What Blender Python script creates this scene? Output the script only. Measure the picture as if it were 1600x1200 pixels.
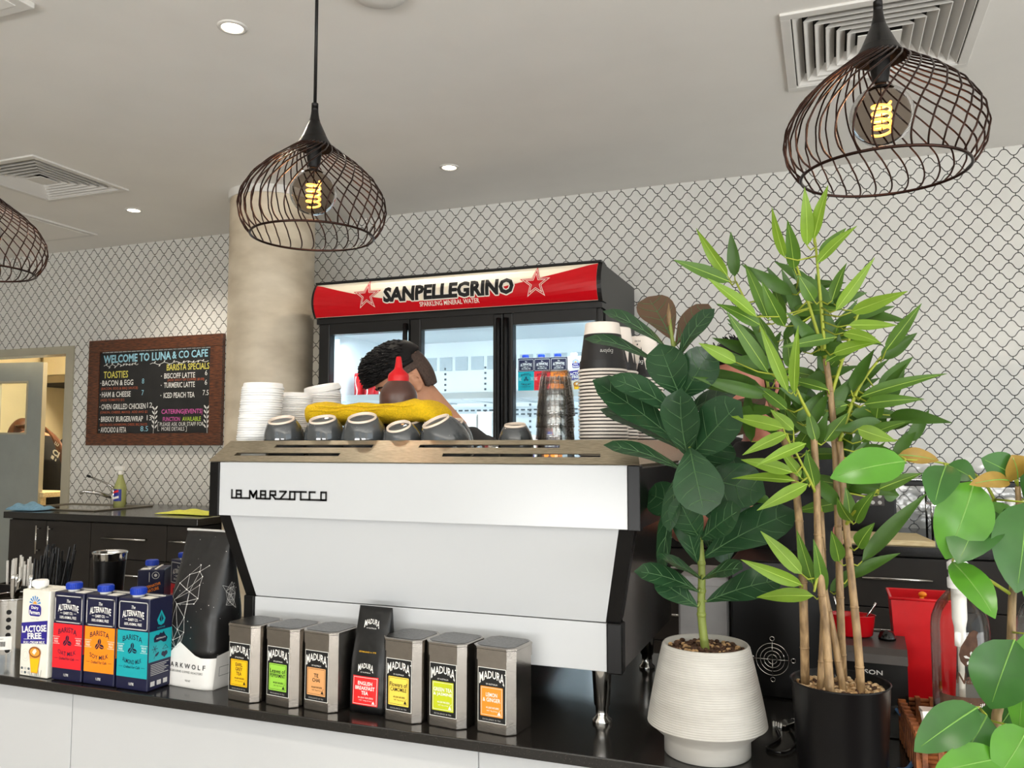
import bpy, bmesh, math, random
from mathutils import Vector, Matrix, Euler
for o in list(bpy.data.objects): bpy.data.objects.remove(o)
SC = bpy.context.scene
COL = SC.collection
PI = math.pi
R = math.radians
EYE = 1.38          # eye height; floor is z = 0, X runs along the counter, Y towards the tiled wall
FPX, YAW, PITCH = 1300.0, R(20.9), math.atan(97/1300)
CEIL, WALL = 2.85, 4.6

# ------------------------------------------------------------------ camera
cam_data = bpy.data.cameras.new('camera')
cam = bpy.data.objects.new('camera', cam_data); COL.objects.link(cam)
cam_data.sensor_width = 36; cam_data.lens = 36*FPX/1600; cam_data.clip_start = .02
cam.location = (0, 0, EYE); cam.rotation_euler = (R(90)+PITCH, 0, YAW)
SC.camera = cam

# ------------------------------------------------------------------ world, exposure, daylight
world = bpy.data.worlds.new('world'); SC.world = world; world.use_nodes = True
world.node_tree.nodes['Background'].inputs[0].default_value = (.85, .93, 1, 1)
world.node_tree.nodes['Background'].inputs[1].default_value = 1.0
vs = SC.view_settings
vs.view_transform = 'Standard'; vs.look = 'None'; vs.gamma = 1; vs.use_curve_mapping = False
vs.exposure = 0.22
SC.cycles.transparent_max_bounces = 48

def area(name, loc, target, sx, sy, power, color):
    l = bpy.data.lights.new(name, 'AREA'); l.shape = 'RECTANGLE'; l.size = sx; l.size_y = sy
    l.energy = power; l.color = color
    o = bpy.data.objects.new(name, l); COL.objects.link(o); o.location = loc
    d = Vector(target)-Vector(loc); o.rotation_euler = d.to_track_quat('-Z', 'Y').to_euler()
    return o
def spot(name, loc, power, color, size=150, blend=.6, radius=.05, target=None):
    l = bpy.data.lights.new(name, 'SPOT'); l.energy = power; l.color = color
    l.spot_size = R(size); l.spot_blend = blend; l.shadow_soft_size = radius
    o = bpy.data.objects.new(name, l); COL.objects.link(o); o.location = loc
    if target: o.rotation_euler = (Vector(target)-Vector(loc)).to_track_quat('-Z', 'Y').to_euler()
    return o
DAY = (.88, .95, 1.0); WARM = (1.0, .9, .77)
# daylight through the street windows behind and to the right of the customers; upward lamps added below to brighten the ceiling
area('sky_light', (4.5, -1.25, 1.4), (0, -1.25, 1.2), 5.8, 2.4, 54, DAY)
area('ceiling_fill_light', (4.1, -1.25, .55), (3.2, -1.25, 3.6), 5.8, 1.1, 165, (1, .985, .96))
for wx in (2.2, -1.6):
    area('sky_light', (wx, -4.9, 1.6), (wx, 0, 1.3), 2.6, 2.0, 8, DAY)
    area('ceiling_fill_light', (wx, -4.5, .55), (wx, -3.6, 3.6), 2.6, 1.0, 185, (1, .985, .96))
# sun added through the windows; its bounce off the cafe floor brightens the ceiling
sl = bpy.data.lights.new('sun', 'SUN'); sl.energy = 40; sl.angle = R(1); sl.color = (1, .96, .9)
so = bpy.data.objects.new('sun', sl); COL.objects.link(so); so.rotation_euler = Vector((-.42, .42, -.80)).to_track_quat('-Z', 'Y').to_euler()

# ------------------------------------------------------------------ helpers
CP, SP, CY, SY = math.cos(PITCH), math.sin(PITCH), math.cos(YAW), math.sin(YAW)
_FW = Vector((-SY*CP, CY*CP, SP)); _RT = Vector((CY, SY, 0)); _UP = _RT.cross(_FW)
def _ray(px, py): return _FW+_RT*((px-800)/FPX)-_UP*((py-600)/FPX)
def at(px, py, Y):                       # the place at distance Y that the photo shows at this pixel
    d = _ray(px, py); return Vector((0, 0, EYE))+d*(Y/d.y)
def atz(px, py, Z):
    d = _ray(px, py); return Vector((0, 0, EYE))+d*((Z-EYE)/d.z)

def s2l(c): c /= 255; return c/12.92 if c <= .04045 else ((c+.055)/1.055)**2.4
def rgb(r, g, b): return (s2l(r), s2l(g), s2l(b), 1)
def mat(name, col, rough=.5, metal=0, spec=.5, trans=0, emit=0, ecol=None, coat=0, noise=0, nscale=40, bump=0, bscale=80, ior=1.45, translucent=0, alpha=1):
    m = bpy.data.materials.new(name); m.use_nodes = True; nt = m.node_tree
    b = nt.nodes['Principled BSDF']; I = b.inputs
    I['Base Color'].default_value = col; I['Roughness'].default_value = rough; I['Metallic'].default_value = metal
    I['Specular IOR Level'].default_value = spec; I['Transmission Weight'].default_value = trans; I['IOR'].default_value = ior
    I['Coat Weight'].default_value = coat; I['Alpha'].default_value = alpha
    if emit: I['Emission Color'].default_value = ecol or col; I['Emission Strength'].default_value = emit
    tc = None
    if noise or bump:
        tc = nt.nodes.new('ShaderNodeTexCoord')
    if noise:
        n = nt.nodes.new('ShaderNodeTexNoise'); n.inputs['Scale'].default_value = nscale; n.inputs['Detail'].default_value = 5
        nt.links.new(tc.outputs['Object'], n.inputs['Vector'])
        r = nt.nodes.new('ShaderNodeValToRGB')
        lo = [max(0, c*(1-noise)) for c in col[:3]]+[1]; hi = [min(1, c*(1+noise)) for c in col[:3]]+[1]
        r.color_ramp.elements[0].color = lo; r.color_ramp.elements[1].color = hi
        r.color_ramp.elements[0].position = .3; r.color_ramp.elements[1].position = .7
        nt.links.new(n.outputs['Fac'], r.inputs['Fac']); nt.links.new(r.outputs['Color'], I['Base Color'])
    if bump:
        n = nt.nodes.new('ShaderNodeTexNoise'); n.inputs['Scale'].default_value = bscale
        nt.links.new(tc.outputs['Object'], n.inputs['Vector'])
        bp = nt.nodes.new('ShaderNodeBump'); bp.inputs['Strength'].default_value = bump; bp.inputs['Distance'].default_value = .01
        nt.links.new(n.outputs['Fac'], bp.inputs['Height']); nt.links.new(bp.outputs['Normal'], I['Normal'])
    if translucent:
        t = nt.nodes.new('ShaderNodeBsdfTranslucent'); t.inputs['Color'].default_value = [min(1, c*1.5) for c in col[:3]]+[1]
        mx = nt.nodes.new('ShaderNodeMixShader'); mx.inputs[0].default_value = translucent
        nt.links.new(b.outputs[0], mx.inputs[1]); nt.links.new(t.outputs[0], mx.inputs[2])
        nt.links.new(mx.outputs[0], nt.nodes['Material Output'].inputs['Surface'])
    return m
def glass_mat(name, tint=(1, 1, 1, 1), rough=.0, refl=.12, k=1.0):
    """thin pane: mostly see-through with a fresnel reflection"""
    m = bpy.data.materials.new(name); m.use_nodes = True; nt = m.node_tree; nt.nodes.clear()
    out = nt.nodes.new('ShaderNodeOutputMaterial'); mx = nt.nodes.new('ShaderNodeMixShader')
    tr = nt.nodes.new('ShaderNodeBsdfTransparent'); tr.inputs[0].default_value = tint
    gl = nt.nodes.new('ShaderNodeBsdfGlossy'); gl.inputs['Roughness'].default_value = rough
    lw = nt.nodes.new('ShaderNodeLayerWeight'); lw.inputs['Blend'].default_value = refl
    mu = nt.nodes.new('ShaderNodeMath'); mu.operation = 'MULTIPLY'; mu.inputs[1].default_value = k
    nt.links.new(lw.outputs['Fresnel'], mu.inputs[0]); nt.links.new(mu.outputs[0], mx.inputs[0])
    nt.links.new(tr.outputs[0], mx.inputs[1]); nt.links.new(gl.outputs[0], mx.inputs[2]); nt.links.new(mx.outputs[0], out.inputs[0])
    return m

class MB:
    """collects shapes with their own materials and links them as ONE mesh object"""
    def __init__(s): s.v = []; s.f = []; s.fm = []; s.fs = []; s.mats = []
    def mi(s, m):
        if m not in s.mats: s.mats.append(m)
        return s.mats.index(m)
    def add(s, vs_, fs, m, smooth=False, M=None):
        o = len(s.v); k = s.mi(m)
        s.v.extend([tuple(M@Vector(v)) if M else tuple(v) for v in vs_])
        for f in fs: s.f.append([i+o for i in f]); s.fm.append(k); s.fs.append(smooth)
    def box(s, c, d, m, bev=0, M=None, seg=2):
        x, y, z = d[0]/2, d[1]/2, d[2]/2
        bm = bmesh.new(); bmesh.ops.create_cube(bm, size=1)
        for v in bm.verts: v.co = Vector((v.co.x*d[0], v.co.y*d[1], v.co.z*d[2]))+Vector(c)
        if bev: bmesh.ops.bevel(bm, geom=list(bm.edges), offset=bev, segments=seg, affect='EDGES', profile=.5)
        bm.verts.index_update()
        s.add([v.co.copy() for v in bm.verts], [[v.index for v in f.verts] for f in bm.faces], m, bool(bev) and seg > 2, M); bm.free()
    def b2(s, lo, hi, m, bev=0, M=None, seg=2):
        s.box([(a+b)/2 for a, b in zip(lo, hi)], [abs(b-a) for a, b in zip(lo, hi)], m, bev, M, seg)
    def lathe(s, prof, m, n=32, M=None, smooth=True, caps=True, sx=1, sy=1):
        vs_ = []; fs = []
        for r, z in prof:
            for i in range(n): a = 2*PI*i/n; vs_.append((r*math.cos(a)*sx, r*math.sin(a)*sy, z))
        for j in range(len(prof)-1):
            for i in range(n):
                k = (i+1) % n; fs.append([j*n+i, j*n+k, (j+1)*n+k, (j+1)*n+i])
        s.add(vs_, fs, m, smooth, M)
        if caps:
            if prof[0][0] > 1e-5: s.add(vs_[:n], [list(range(n))[::-1]], m, False, M)
            if prof[-1][0] > 1e-5: s.add(vs_[-n:], [list(range(n))], m, False, M)
    def tube(s, pts, r, m, n=8, closed=False, caps=True, smooth=True, sq=1.0, M=None):
        P = [Vector(p) for p in pts]; L = len(P); rr = r if isinstance(r, (list, tuple)) else [r]*L
        vs_ = []; up = None
        for i, p in enumerate(P):
            if closed: t = P[(i+1) % L]-P[i-1]
            else: t = P[min(i+1, L-1)]-P[max(i-1, 0)]
            t = t.normalized() if t.length > 1e-9 else Vector((0, 0, 1))
            if up is None: up = Vector((0, 0, 1)) if abs(t.z) < .9 else Vector((1, 0, 0))
            a = t.cross(up)
            if a.length < 1e-6: a = t.orthogonal()
            a.normalize(); b = a.cross(t).normalized(); up = b
            for k in range(n):
                th = 2*PI*k/n; vs_.append(p+a*(rr[i]*math.cos(th))+b*(rr[i]*sq*math.sin(th)))
        fs = []
        for i in range(L if closed else L-1):
            j = (i+1) % L
            for k in range(n): q = (k+1) % n; fs.append([i*n+k, i*n+q, j*n+q, j*n+k])
        if caps and not closed: fs.append(list(range(n))[::-1]); fs.append([(L-1)*n+k for k in range(n)])
        s.add(vs_, fs, m, smooth, M)
    def ball(s, c, r, m, nu=20, nv=12, M=None):
        rx, ry, rz = r if isinstance(r, (list, tuple)) else (r, r, r)
        vs_ = []; fs = []
        for j in range(nv+1):
            ph = PI*j/nv-PI/2
            for i in range(nu):
                a = 2*PI*i/nu; vs_.append((c[0]+rx*math.cos(ph)*math.cos(a), c[1]+ry*math.cos(ph)*math.sin(a), c[2]+rz*math.sin(ph)))
        for j in range(nv):
            for i in range(nu):
                k = (i+1) % nu; fs.append([j*nu+i, j*nu+k, (j+1)*nu+k, (j+1)*nu+i])
        s.add(vs_, fs, m, True, M)
    def poly(s, pts, m, M=None): s.add(pts, [list(range(len(pts)))], m, False, M)
    def prism(s, pts, axis, a, b, m, M=None):
        """2-D outline swept along x, y or z from a to b"""
        def p3(p, t): return {'x': (t, p[0], p[1]), 'y': (p[0], t, p[1]), 'z': (p[0], p[1], t)}[axis]
        n = len(pts); vs_ = [p3(p, a) for p in pts]+[p3(p, b) for p in pts]
        fs = [list(range(n))[::-1], [n+i for i in range(n)]]+[[i, (i+1) % n, n+(i+1) % n, n+i] for i in range(n)]
        s.add(vs_, fs, m, False, M)
    def loft(s, loops, m, smooth=True, caps=True, M=None):
        n = len(loops[0]); vs_ = [p for l in loops for p in l]; fs = []
        for j in range(len(loops)-1):
            for i in range(n): k = (i+1) % n; fs.append([j*n+i, j*n+k, (j+1)*n+k, (j+1)*n+i])
        if caps: fs.append(list(range(n))[::-1]); fs.append([(len(loops)-1)*n+i for i in range(n)])
        s.add(vs_, fs, m, smooth, M)
    def build(s, name, parent=None, label=None, fixn=True):
        me = bpy.data.meshes.new(name); me.from_pydata(s.v, [], s.f)
        for m in s.mats: me.materials.append(m)
        me.polygons.foreach_set('material_index', s.fm); me.polygons.foreach_set('use_smooth', s.fs)
        me.validate(); me.update()
        o = bpy.data.objects.new(name, me); COL.objects.link(o)
        if parent: o.parent = parent
        if label: o['label'] = label
        return o

def fix_normals(o):
    bm = bmesh.new(); bm.from_mesh(o.data); bmesh.ops.recalc_face_normals(bm, faces=bm.faces); bm.to_mesh(o.data); bm.free()
def tag(o, label=None, cat=None, group=None, kind=None):
    if label: o['label'] = label
    if cat: o['category'] = cat
    if group: o['group'] = group
    if kind: o['kind'] = kind
    return o
def thing(name, label, cat, loc=(0, 0, 0), rotz=0, group=None, rot=None):
    o = bpy.data.objects.new(name, None); COL.objects.link(o); o.empty_display_size = .05
    o.location = loc; o.rotation_euler = rot or (0, 0, rotz)
    return tag(o, label, cat, group)
def struct(name, mb): return tag(mb.build(name), kind='structure')
def dup(root, loc=None, rot=None, label=None, group=None):
    r = root.copy(); COL.objects.link(r)
    if loc is not None: r.location = loc
    if rot is not None: r.rotation_euler = rot
    if label: r['label'] = label
    if group: r['group'] = group
    for ch in list(root.children):
        c = ch.copy(); COL.objects.link(c); c.parent = r
        for g in list(ch.children):
            d = g.copy(); COL.objects.link(d); d.parent = c
    return r
def setloc(o, loc, rot=None):
    o.location = loc
    if rot: o.rotation_euler = rot
    return o

# lettering: outlines of the built-in face as flat polygons
_TXT = {}
def glyphs(s, bold=0, space=1.0, slant=0):
    k = (s, bold, space, slant)
    if k in _TXT: return _TXT[k]
    cu = bpy.data.curves.new('lettering', 'FONT'); cu.body = s; cu.offset = bold; cu.resolution_u = 2
    cu.space_character = space; cu.shear = slant
    ob = bpy.data.objects.new('lettering', cu); me = ob.to_mesh()
    vs_ = [(v.co.x, v.co.y) for v in me.vertices]; fs = [list(p.vertices) for p in me.polygons]
    ob.to_mesh_clear(); bpy.data.objects.remove(ob); bpy.data.curves.remove(cu)
    if vs_:
        x0 = min(v[0] for v in vs_); x1 = max(v[0] for v in vs_); y0 = min(v[1] for v in vs_); y1 = max(v[1] for v in vs_)
    else: x0 = x1 = y0 = y1 = 0
    _TXT[k] = (vs_, fs, x0, x1, y0, y1); return _TXT[k]

class Decal:
    """flat printing on a face: origin, right, up, outward normal; mapping may bend it onto a curved face"""
    def __init__(s, mb, O, U, V, N=None, fn=None):
        s.mb = mb; s.O = Vector(O); s.U = Vector(U).normalized(); s.V = Vector(V).normalized()
        s.N = Vector(N).normalized() if N else s.U.cross(s.V).normalized(); s.fn = fn
    def p(s, u, v, off):
        if s.fn: return s.fn(u, v, off)
        return s.O+s.U*u+s.V*v+s.N*off
    grid = None                          # on a curved face, cut the printing this finely so it follows the curve
    def emit(s, vs2, fs, m, off):
        if s.fn and s.grid:
            bm = bmesh.new(); V = [bm.verts.new((u, v, 0)) for u, v in vs2]
            for f in fs:
                try: bm.faces.new([V[i] for i in f])
                except ValueError: pass
            for ax in (0, 1):
                lo, hi = min(v[ax] for v in vs2), max(v[ax] for v in vs2); k = math.floor(lo/s.grid)+1
                while k*s.grid < hi-1e-6:
                    n = (1, 0, 0) if ax == 0 else (0, 1, 0); co = (k*s.grid, 0, 0) if ax == 0 else (0, k*s.grid, 0)
                    bmesh.ops.bisect_plane(bm, geom=bm.verts[:]+bm.edges[:]+bm.faces[:], plane_co=co, plane_no=n); k += 1
            bm.verts.index_update(); vs2 = [(v.co.x, v.co.y) for v in bm.verts]; fs = [[v.index for v in f.verts] for f in bm.faces]; bm.free()
        s.mb.add([s.p(u, v, off) for u, v in vs2], fs, m)
    def poly(s, pts, m, off=.0004): s.emit(list(pts), [list(range(len(pts)))], m, off)
    def rect(s, u0, v0, u1, v1, m, off=.0004, r=0):
        if not r: return s.poly([(u0, v0), (u1, v0), (u1, v1), (u0, v1)], m, off)
        s.poly(s.rr(u0, v0, u1, v1, r), m, off)
    @staticmethod
    def rr(u0, v0, u1, v1, r, n=4):
        P = []
        for cx, cy, a0 in ((u1-r, v0+r, -90), (u1-r, v1-r, 0), (u0+r, v1-r, 90), (u0+r, v0+r, 180)):
            for i in range(n+1): a = R(a0+90*i/n); P.append((cx+r*math.cos(a), cy+r*math.sin(a)))
        return P
    def ell(s, u, v, a, b, m, off=.0005, rot=0, n=20, t0=0, t1=360):
        P = []
        for i in range(n):
            t = R(t0+(t1-t0)*i/(n if t1-t0 >= 360 else n-1)); x, y = a*math.cos(t), b*math.sin(t)
            P.append((u+x*math.cos(rot)-y*math.sin(rot), v+x*math.sin(rot)+y*math.cos(rot)))
        s.poly(P, m, off)
    def line(s, pts, w, m, off=.0006, closed=False):
        n = len(pts); rng = range(n if closed else n-1)
        for i in rng:
            a = Vector(pts[i]); b = Vector(pts[(i+1) % n]); d = b-a
            if d.length < 1e-7: continue
            d.normalize(); q = Vector((-d.y, d.x))*w/2; e = d*w/2*.7; a2 = a-e; b2 = b+e
            s.poly([a2-q, b2-q, b2+q, a2+q], m, off)
    def frame(s, u0, v0, u1, v1, w, m, off=.0006, r=0):
        if r: s.line(s.rr(u0, v0, u1, v1, r), w, m, off, True)
        else: s.line([(u0, v0), (u1, v0), (u1, v1), (u0, v1)], w, m, off, True)
    def text(s, t, u, v, w, h, m, off=.0007, bold=0, space=1.0, slant=0, arch=0, grow=0, align='c', rot=0):
        """centred at u, v (or left end at u) and fitted to w x h; w = 0 keeps the natural width"""
        vs_, fs, x0, x1, y0, y1 = glyphs(t, bold, space, slant)
        if not vs_: return
        ky = h/(y1-y0); kx = w/(x1-x0) if w else ky; W = kx*(x1-x0); P = []
        cr, sr = math.cos(rot), math.sin(rot)
        for x, y in vs_:
            X = (x-x0)*kx-W/2; Yv = (y-y0)*ky-h/2; tt = X/(W/2) if W else 0
            Yv = Yv+(Yv-h/2)*grow*tt*tt + arch*(1-tt*tt)
            X2 = X+(W/2 if align == 'l' else -W/2 if align == 'r' else 0)
            P.append((u+X2*cr-Yv*sr, v+X2*sr+Yv*cr))
        s.emit(P, fs, m, off)

def curve_pts(P, k=8):
    S = []
    for i in range(len(P)-1):
        p0, p1, p2, p3 = P[max(0, i-1)], P[i], P[i+1], P[min(len(P)-1, i+2)]
        for j in range(k):
            t = j/k; S.append(.5*((2*p1)+(p2-p0)*t+(2*p0-5*p1+4*p2-p3)*t*t+(3*p1-p0-3*p2+p3)*t**3))
    S.append(P[-1]); return S
def nth_up(i, n):
    ones = 'first second third fourth fifth sixth seventh eighth ninth tenth eleventh twelfth thirteenth fourteenth fifteenth sixteenth seventeenth eighteenth nineteenth'.split()
    def o(k): return ones[k-1] if k < 20 else ('twentieth' if k == 20 else 'thirtieth' if k == 30 else ('twenty-' if k < 30 else 'thirty-')+ones[k % 10-1])
    return 'topmost' if i == n-1 else ('lowest' if i == 0 else o(i+1)+' from the bottom')
# ------------------------------------------------------------------ materials
def N(nt, op, a, b=None, c=None):
    n = nt.nodes.new('ShaderNodeMath'); n.operation = op
    for i, x in enumerate((a, b, c)):
        if x is None: continue
        if isinstance(x, (int, float)): n.inputs[i].default_value = x
        else: nt.links.new(x, n.inputs[i])
    return n.outputs[0]
def tile_material():
    m = bpy.data.materials.new('white_ogee_tiles'); m.use_nodes = True; nt = m.node_tree; b = nt.nodes['Principled BSDF']
    tc = nt.nodes.new('ShaderNodeTexCoord'); sp = nt.nodes.new('ShaderNodeSeparateXYZ'); nt.links.new(tc.outputs['Object'], sp.inputs[0])
    x, z = sp.outputs['X'], N(nt, 'ADD', sp.outputs['Z'], .012)
    P, H, A = .0835, .0472, .0178
    ph = N(nt, 'MULTIPLY', x, 2*PI/P); c = N(nt, 'MULTIPLY', N(nt, 'ADD', N(nt, 'COSINE', ph), N(nt, 'MULTIPLY', N(nt, 'COSINE', N(nt, 'MULTIPLY', ph, 3.0)), -.07)), A)
    def per(v): return N(nt, 'MULTIPLY', N(nt, 'PINGPONG', N(nt, 'ADD', N(nt, 'MULTIPLY', v, 1/(2*H)), 100.0), .5), 2*H)
    d1 = per(N(nt, 'SUBTRACT', z, c)); d2 = per(N(nt, 'ADD', N(nt, 'SUBTRACT', z, H), c))
    sl = N(nt, 'MULTIPLY', N(nt, 'SUBTRACT', N(nt, 'SINE', ph), N(nt, 'MULTIPLY', N(nt, 'SINE', N(nt, 'MULTIPLY', ph, 3.0)), .21)), A*2*PI/P)
    nrm = N(nt, 'SQRT', N(nt, 'ADD', N(nt, 'MULTIPLY', sl, sl), 1.0))
    d = N(nt, 'DIVIDE', N(nt, 'MINIMUM', d1, d2), nrm)
    def conn(off, zo):
        dx = N(nt, 'MULTIPLY', N(nt, 'PINGPONG', N(nt, 'ADD', N(nt, 'MULTIPLY', x, 1/P), 100+off), .5), P)
        dz = N(nt, 'SUBTRACT', per(N(nt, 'ADD', z, zo)), H/2-A*.93)
        return N(nt, 'MAXIMUM', dx, dz)
    d = N(nt, 'MINIMUM', d, N(nt, 'MINIMUM', conn(0, -H/2), conn(.5, H/2)))
    mr = nt.nodes.new('ShaderNodeMapRange'); mr.inputs['From Min'].default_value = .0015; mr.inputs['From Max'].default_value = .0026
    nt.links.new(d, mr.inputs['Value'])
    mx = nt.nodes.new('ShaderNodeMix'); mx.data_type = 'RGBA'
    mx.inputs[6].default_value = rgb(22, 20, 18)
    ns = nt.nodes.new('ShaderNodeTexNoise'); ns.inputs['Scale'].default_value = 9; nt.links.new(tc.outputs['Object'], ns.inputs['Vector'])
    cr = nt.nodes.new('ShaderNodeValToRGB'); cr.color_ramp.elements[0].color = rgb(212, 210, 204); cr.color_ramp.elements[1].color = rgb(224, 222, 216)
    nt.links.new(ns.outputs['Fac'], cr.inputs[0]); nt.links.new(cr.outputs[0], mx.inputs[7])
    nt.links.new(mr.outputs[0], mx.inputs[0]); nt.links.new(mx.outputs[2], b.inputs['Base Color'])
    b.inputs['Roughness'].default_value = .09; b.inputs['Specular IOR Level'].default_value = .5
    n2 = nt.nodes.new('ShaderNodeTexNoise'); n2.inputs['Scale'].default_value = 16; nt.links.new(tc.outputs['Object'], n2.inputs['Vector'])
    h = N(nt, 'ADD', N(nt, 'MULTIPLY', n2.outputs['Fac'], .5), N(nt, 'MULTIPLY', mr.outputs[0], .25))
    bp = nt.nodes.new('ShaderNodeBump'); bp.inputs['Strength'].default_value = .35; bp.inputs['Distance'].default_value = .008
    nt.links.new(h, bp.inputs['Height']); nt.links.new(bp.outputs['Normal'], b.inputs['Normal'])
    return m
def stretched(name, c0, c1, scale, stretch, rough=.5, metal=0, detail=6, coat=0, bump=0, lo=.35, hi=.65):
    """noise drawn out along one direction: wood grain, brushed steel, concrete lift lines"""
    m = bpy.data.materials.new(name); m.use_nodes = True; nt = m.node_tree; b = nt.nodes['Principled BSDF']
    tc = nt.nodes.new('ShaderNodeTexCoord'); mp = nt.nodes.new('ShaderNodeMapping'); mp.inputs['Scale'].default_value = stretch
    nt.links.new(tc.outputs['Object'], mp.inputs[0]); n = nt.nodes.new('ShaderNodeTexNoise'); n.inputs['Scale'].default_value = scale; n.inputs['Detail'].default_value = detail
    nt.links.new(mp.outputs[0], n.inputs['Vector']); r = nt.nodes.new('ShaderNodeValToRGB')
    r.color_ramp.elements[0].color = c0; r.color_ramp.elements[1].color = c1; r.color_ramp.elements[0].position = lo; r.color_ramp.elements[1].position = hi
    nt.links.new(n.outputs['Fac'], r.inputs[0]); nt.links.new(r.outputs[0], b.inputs['Base Color'])
    b.inputs['Roughness'].default_value = rough; b.inputs['Metallic'].default_value = metal; b.inputs['Coat Weight'].default_value = coat
    if bump:
        bp = nt.nodes.new('ShaderNodeBump'); bp.inputs['Strength'].default_value = bump; bp.inputs['Distance'].default_value = .003
        nt.links.new(n.outputs['Fac'], bp.inputs['Height']); nt.links.new(bp.outputs['Normal'], b.inputs['Normal'])
    return m
def speckled(name, base, speck, scale, thr, rough, metal=0, coat=0, bump=0):
    """scattered dots of a second colour on a plain ground"""
    m = bpy.data.materials.new(name); m.use_nodes = True; nt = m.node_tree; b = nt.nodes['Principled BSDF']
    tc = nt.nodes.new('ShaderNodeTexCoord'); v = nt.nodes.new('ShaderNodeTexVoronoi'); v.inputs['Scale'].default_value = scale
    nt.links.new(tc.outputs['Object'], v.inputs['Vector'])
    sep = nt.nodes.new('ShaderNodeSeparateColor'); nt.links.new(v.outputs['Color'], sep.inputs[0])
    f = N(nt, 'LESS_THAN', N(nt, 'ADD', v.outputs['Distance'], N(nt, 'MULTIPLY', sep.outputs[0], thr*1.4)), thr)
    mx = nt.nodes.new('ShaderNodeMix'); mx.data_type = 'RGBA'; mx.inputs[6].default_value = base; mx.inputs[7].default_value = speck
    nt.links.new(f, mx.inputs[0]); nt.links.new(mx.outputs[2], b.inputs['Base Color'])
    b.inputs['Roughness'].default_value = rough; b.inputs['Metallic'].default_value = metal; b.inputs['Coat Weight'].default_value = coat
    if bump:
        n = nt.nodes.new('ShaderNodeTexNoise'); n.inputs['Scale'].default_value = 14; nt.links.new(tc.outputs['Object'], n.inputs['Vector'])
        bp = nt.nodes.new('ShaderNodeBump'); bp.inputs['Strength'].default_value = bump; bp.inputs['Distance'].default_value = .02
        nt.links.new(n.outputs['Fac'], bp.inputs['Height']); nt.links.new(bp.outputs['Normal'], b.inputs['Normal'])
    return m
M = {}
M['tiles'] = tile_material()
M['ceiling'] = mat('ceiling_paint', rgb(240, 237, 231), .85, noise=.02, nscale=3)
M['paint'] = mat('wall_paint', rgb(212, 208, 200), .8, noise=.03, nscale=3)
M['floor'] = mat('floor_stone', rgb(152, 147, 140), .5, noise=.15, nscale=6)
M['door_paint'] = mat('door_paint', rgb(150, 156, 152), .5, noise=.05, nscale=8)
M['door_edge'] = mat('door_edge', rgb(176, 170, 150), .5, noise=.04, nscale=8)
M['kitchen'] = mat('kitchen_panel', rgb(226, 214, 180), .35, noise=.04, nscale=5)
M['kitchen_steel'] = mat('kitchen_steel', rgb(150, 142, 128), .35, 1, noise=.06, nscale=8)
M['concrete'] = stretched('concrete', rgb(196, 180, 154), rgb(226, 212, 188), 3.2, (1, 1, 2.2), .55, detail=9, coat=.25, bump=.12)
M['white_trim'] = mat('white_trim', rgb(225, 222, 216), .6, noise=.02, nscale=5)
M['black_metal'] = mat('black_metal', rgb(28, 26, 25), .38, .6, noise=.15, nscale=30)
M['copper_black'] = mat('copper_black_wire', rgb(52, 34, 28), .32, .85, noise=.35, nscale=18)
M['bulb_glass'] = glass_mat('smoked_bulb_glass', rgb(208, 200, 192), .02, .1)
M['filament'] = mat('filament', (1, .42, .08, 1), .5, emit=4.5, ecol=(1, .42, .08, 1))
M['led'] = mat('downlight_lens', (1, .9, .75, 1), .5, emit=14, ecol=(1, .86, .66, 1))
M['vent_dark'] = mat('duct_dark', rgb(40, 38, 35), .8, noise=.1)
M['stone'] = speckled('black_stone', rgb(30, 28, 26), rgb(66, 60, 55), 420, .3, .16)
M['counter_white'] = mat('counter_white', rgb(192, 193, 194), .45, noise=.015, nscale=4)
M['cab'] = mat('dark_cabinet', rgb(40, 35, 31), .42, noise=.12, nscale=12)
M['cab_gap'] = mat('cabinet_gap', rgb(10, 9, 8), .8, noise=.1)
M['steel'] = stretched('brushed_steel', rgb(150, 140, 120), rgb(208, 196, 172), 60, (1, 30, 30), .34, 1, lo=.3, hi=.7)
M['chrome'] = mat('chrome', rgb(200, 198, 194), .1, 1, noise=.03, nscale=10)
M['tin'] = mat('tin_plate', rgb(176, 170, 163), .24, 1, noise=.06, nscale=60, bump=.02, bscale=300)
M['tin_lid'] = mat('tin_lid_top', rgb(120, 118, 116), .34, 1, noise=.25, nscale=220)
M['white_enamel'] = mat('white_enamel', rgb(198, 200, 202), .22, noise=.01, nscale=3)
M['black_plastic'] = mat('black_plastic', rgb(15, 14, 14), .3, spec=.25, noise=.15, nscale=20)
M['black_gloss'] = mat('black_gloss', rgb(12, 11, 11), .12, noise=.1, nscale=12)
M['black'] = mat('black_print', rgb(14, 13, 13), .55, noise=.05)
M['white'] = mat('white_print', rgb(240, 238, 232), .5, noise=.01)
M['wood_frame'] = stretched('dark_oak_frame', rgb(46, 22, 12), rgb(112, 62, 32), 10, (2, 14, 14), .45, coat=.2)
M['chalkboard'] = mat('chalkboard', rgb(34, 34, 34), .75, noise=.3, nscale=7)
M['cup_grey'] = speckled('grey_glaze', rgb(66, 69, 71), rgb(120, 122, 120), 160, .12, .09, coat=.6)
M['cup_foot'] = mat('unglazed_foot', rgb(232, 214, 196), .6, noise=.05)
M['lid_white'] = mat('white_lid_plastic', rgb(246, 245, 243), .3, noise=.02, nscale=30)
M['paper_white'] = mat('white_paper', rgb(240, 230, 220), .55, noise=.02)
M['paper_black'] = speckled('starry_black_paper', rgb(26, 23, 23), rgb(225, 215, 205), 70, .085, .5)
M['glass'] = glass_mat('drinking_glass', rgb(253, 252, 251), .06, .35, .7)
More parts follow.
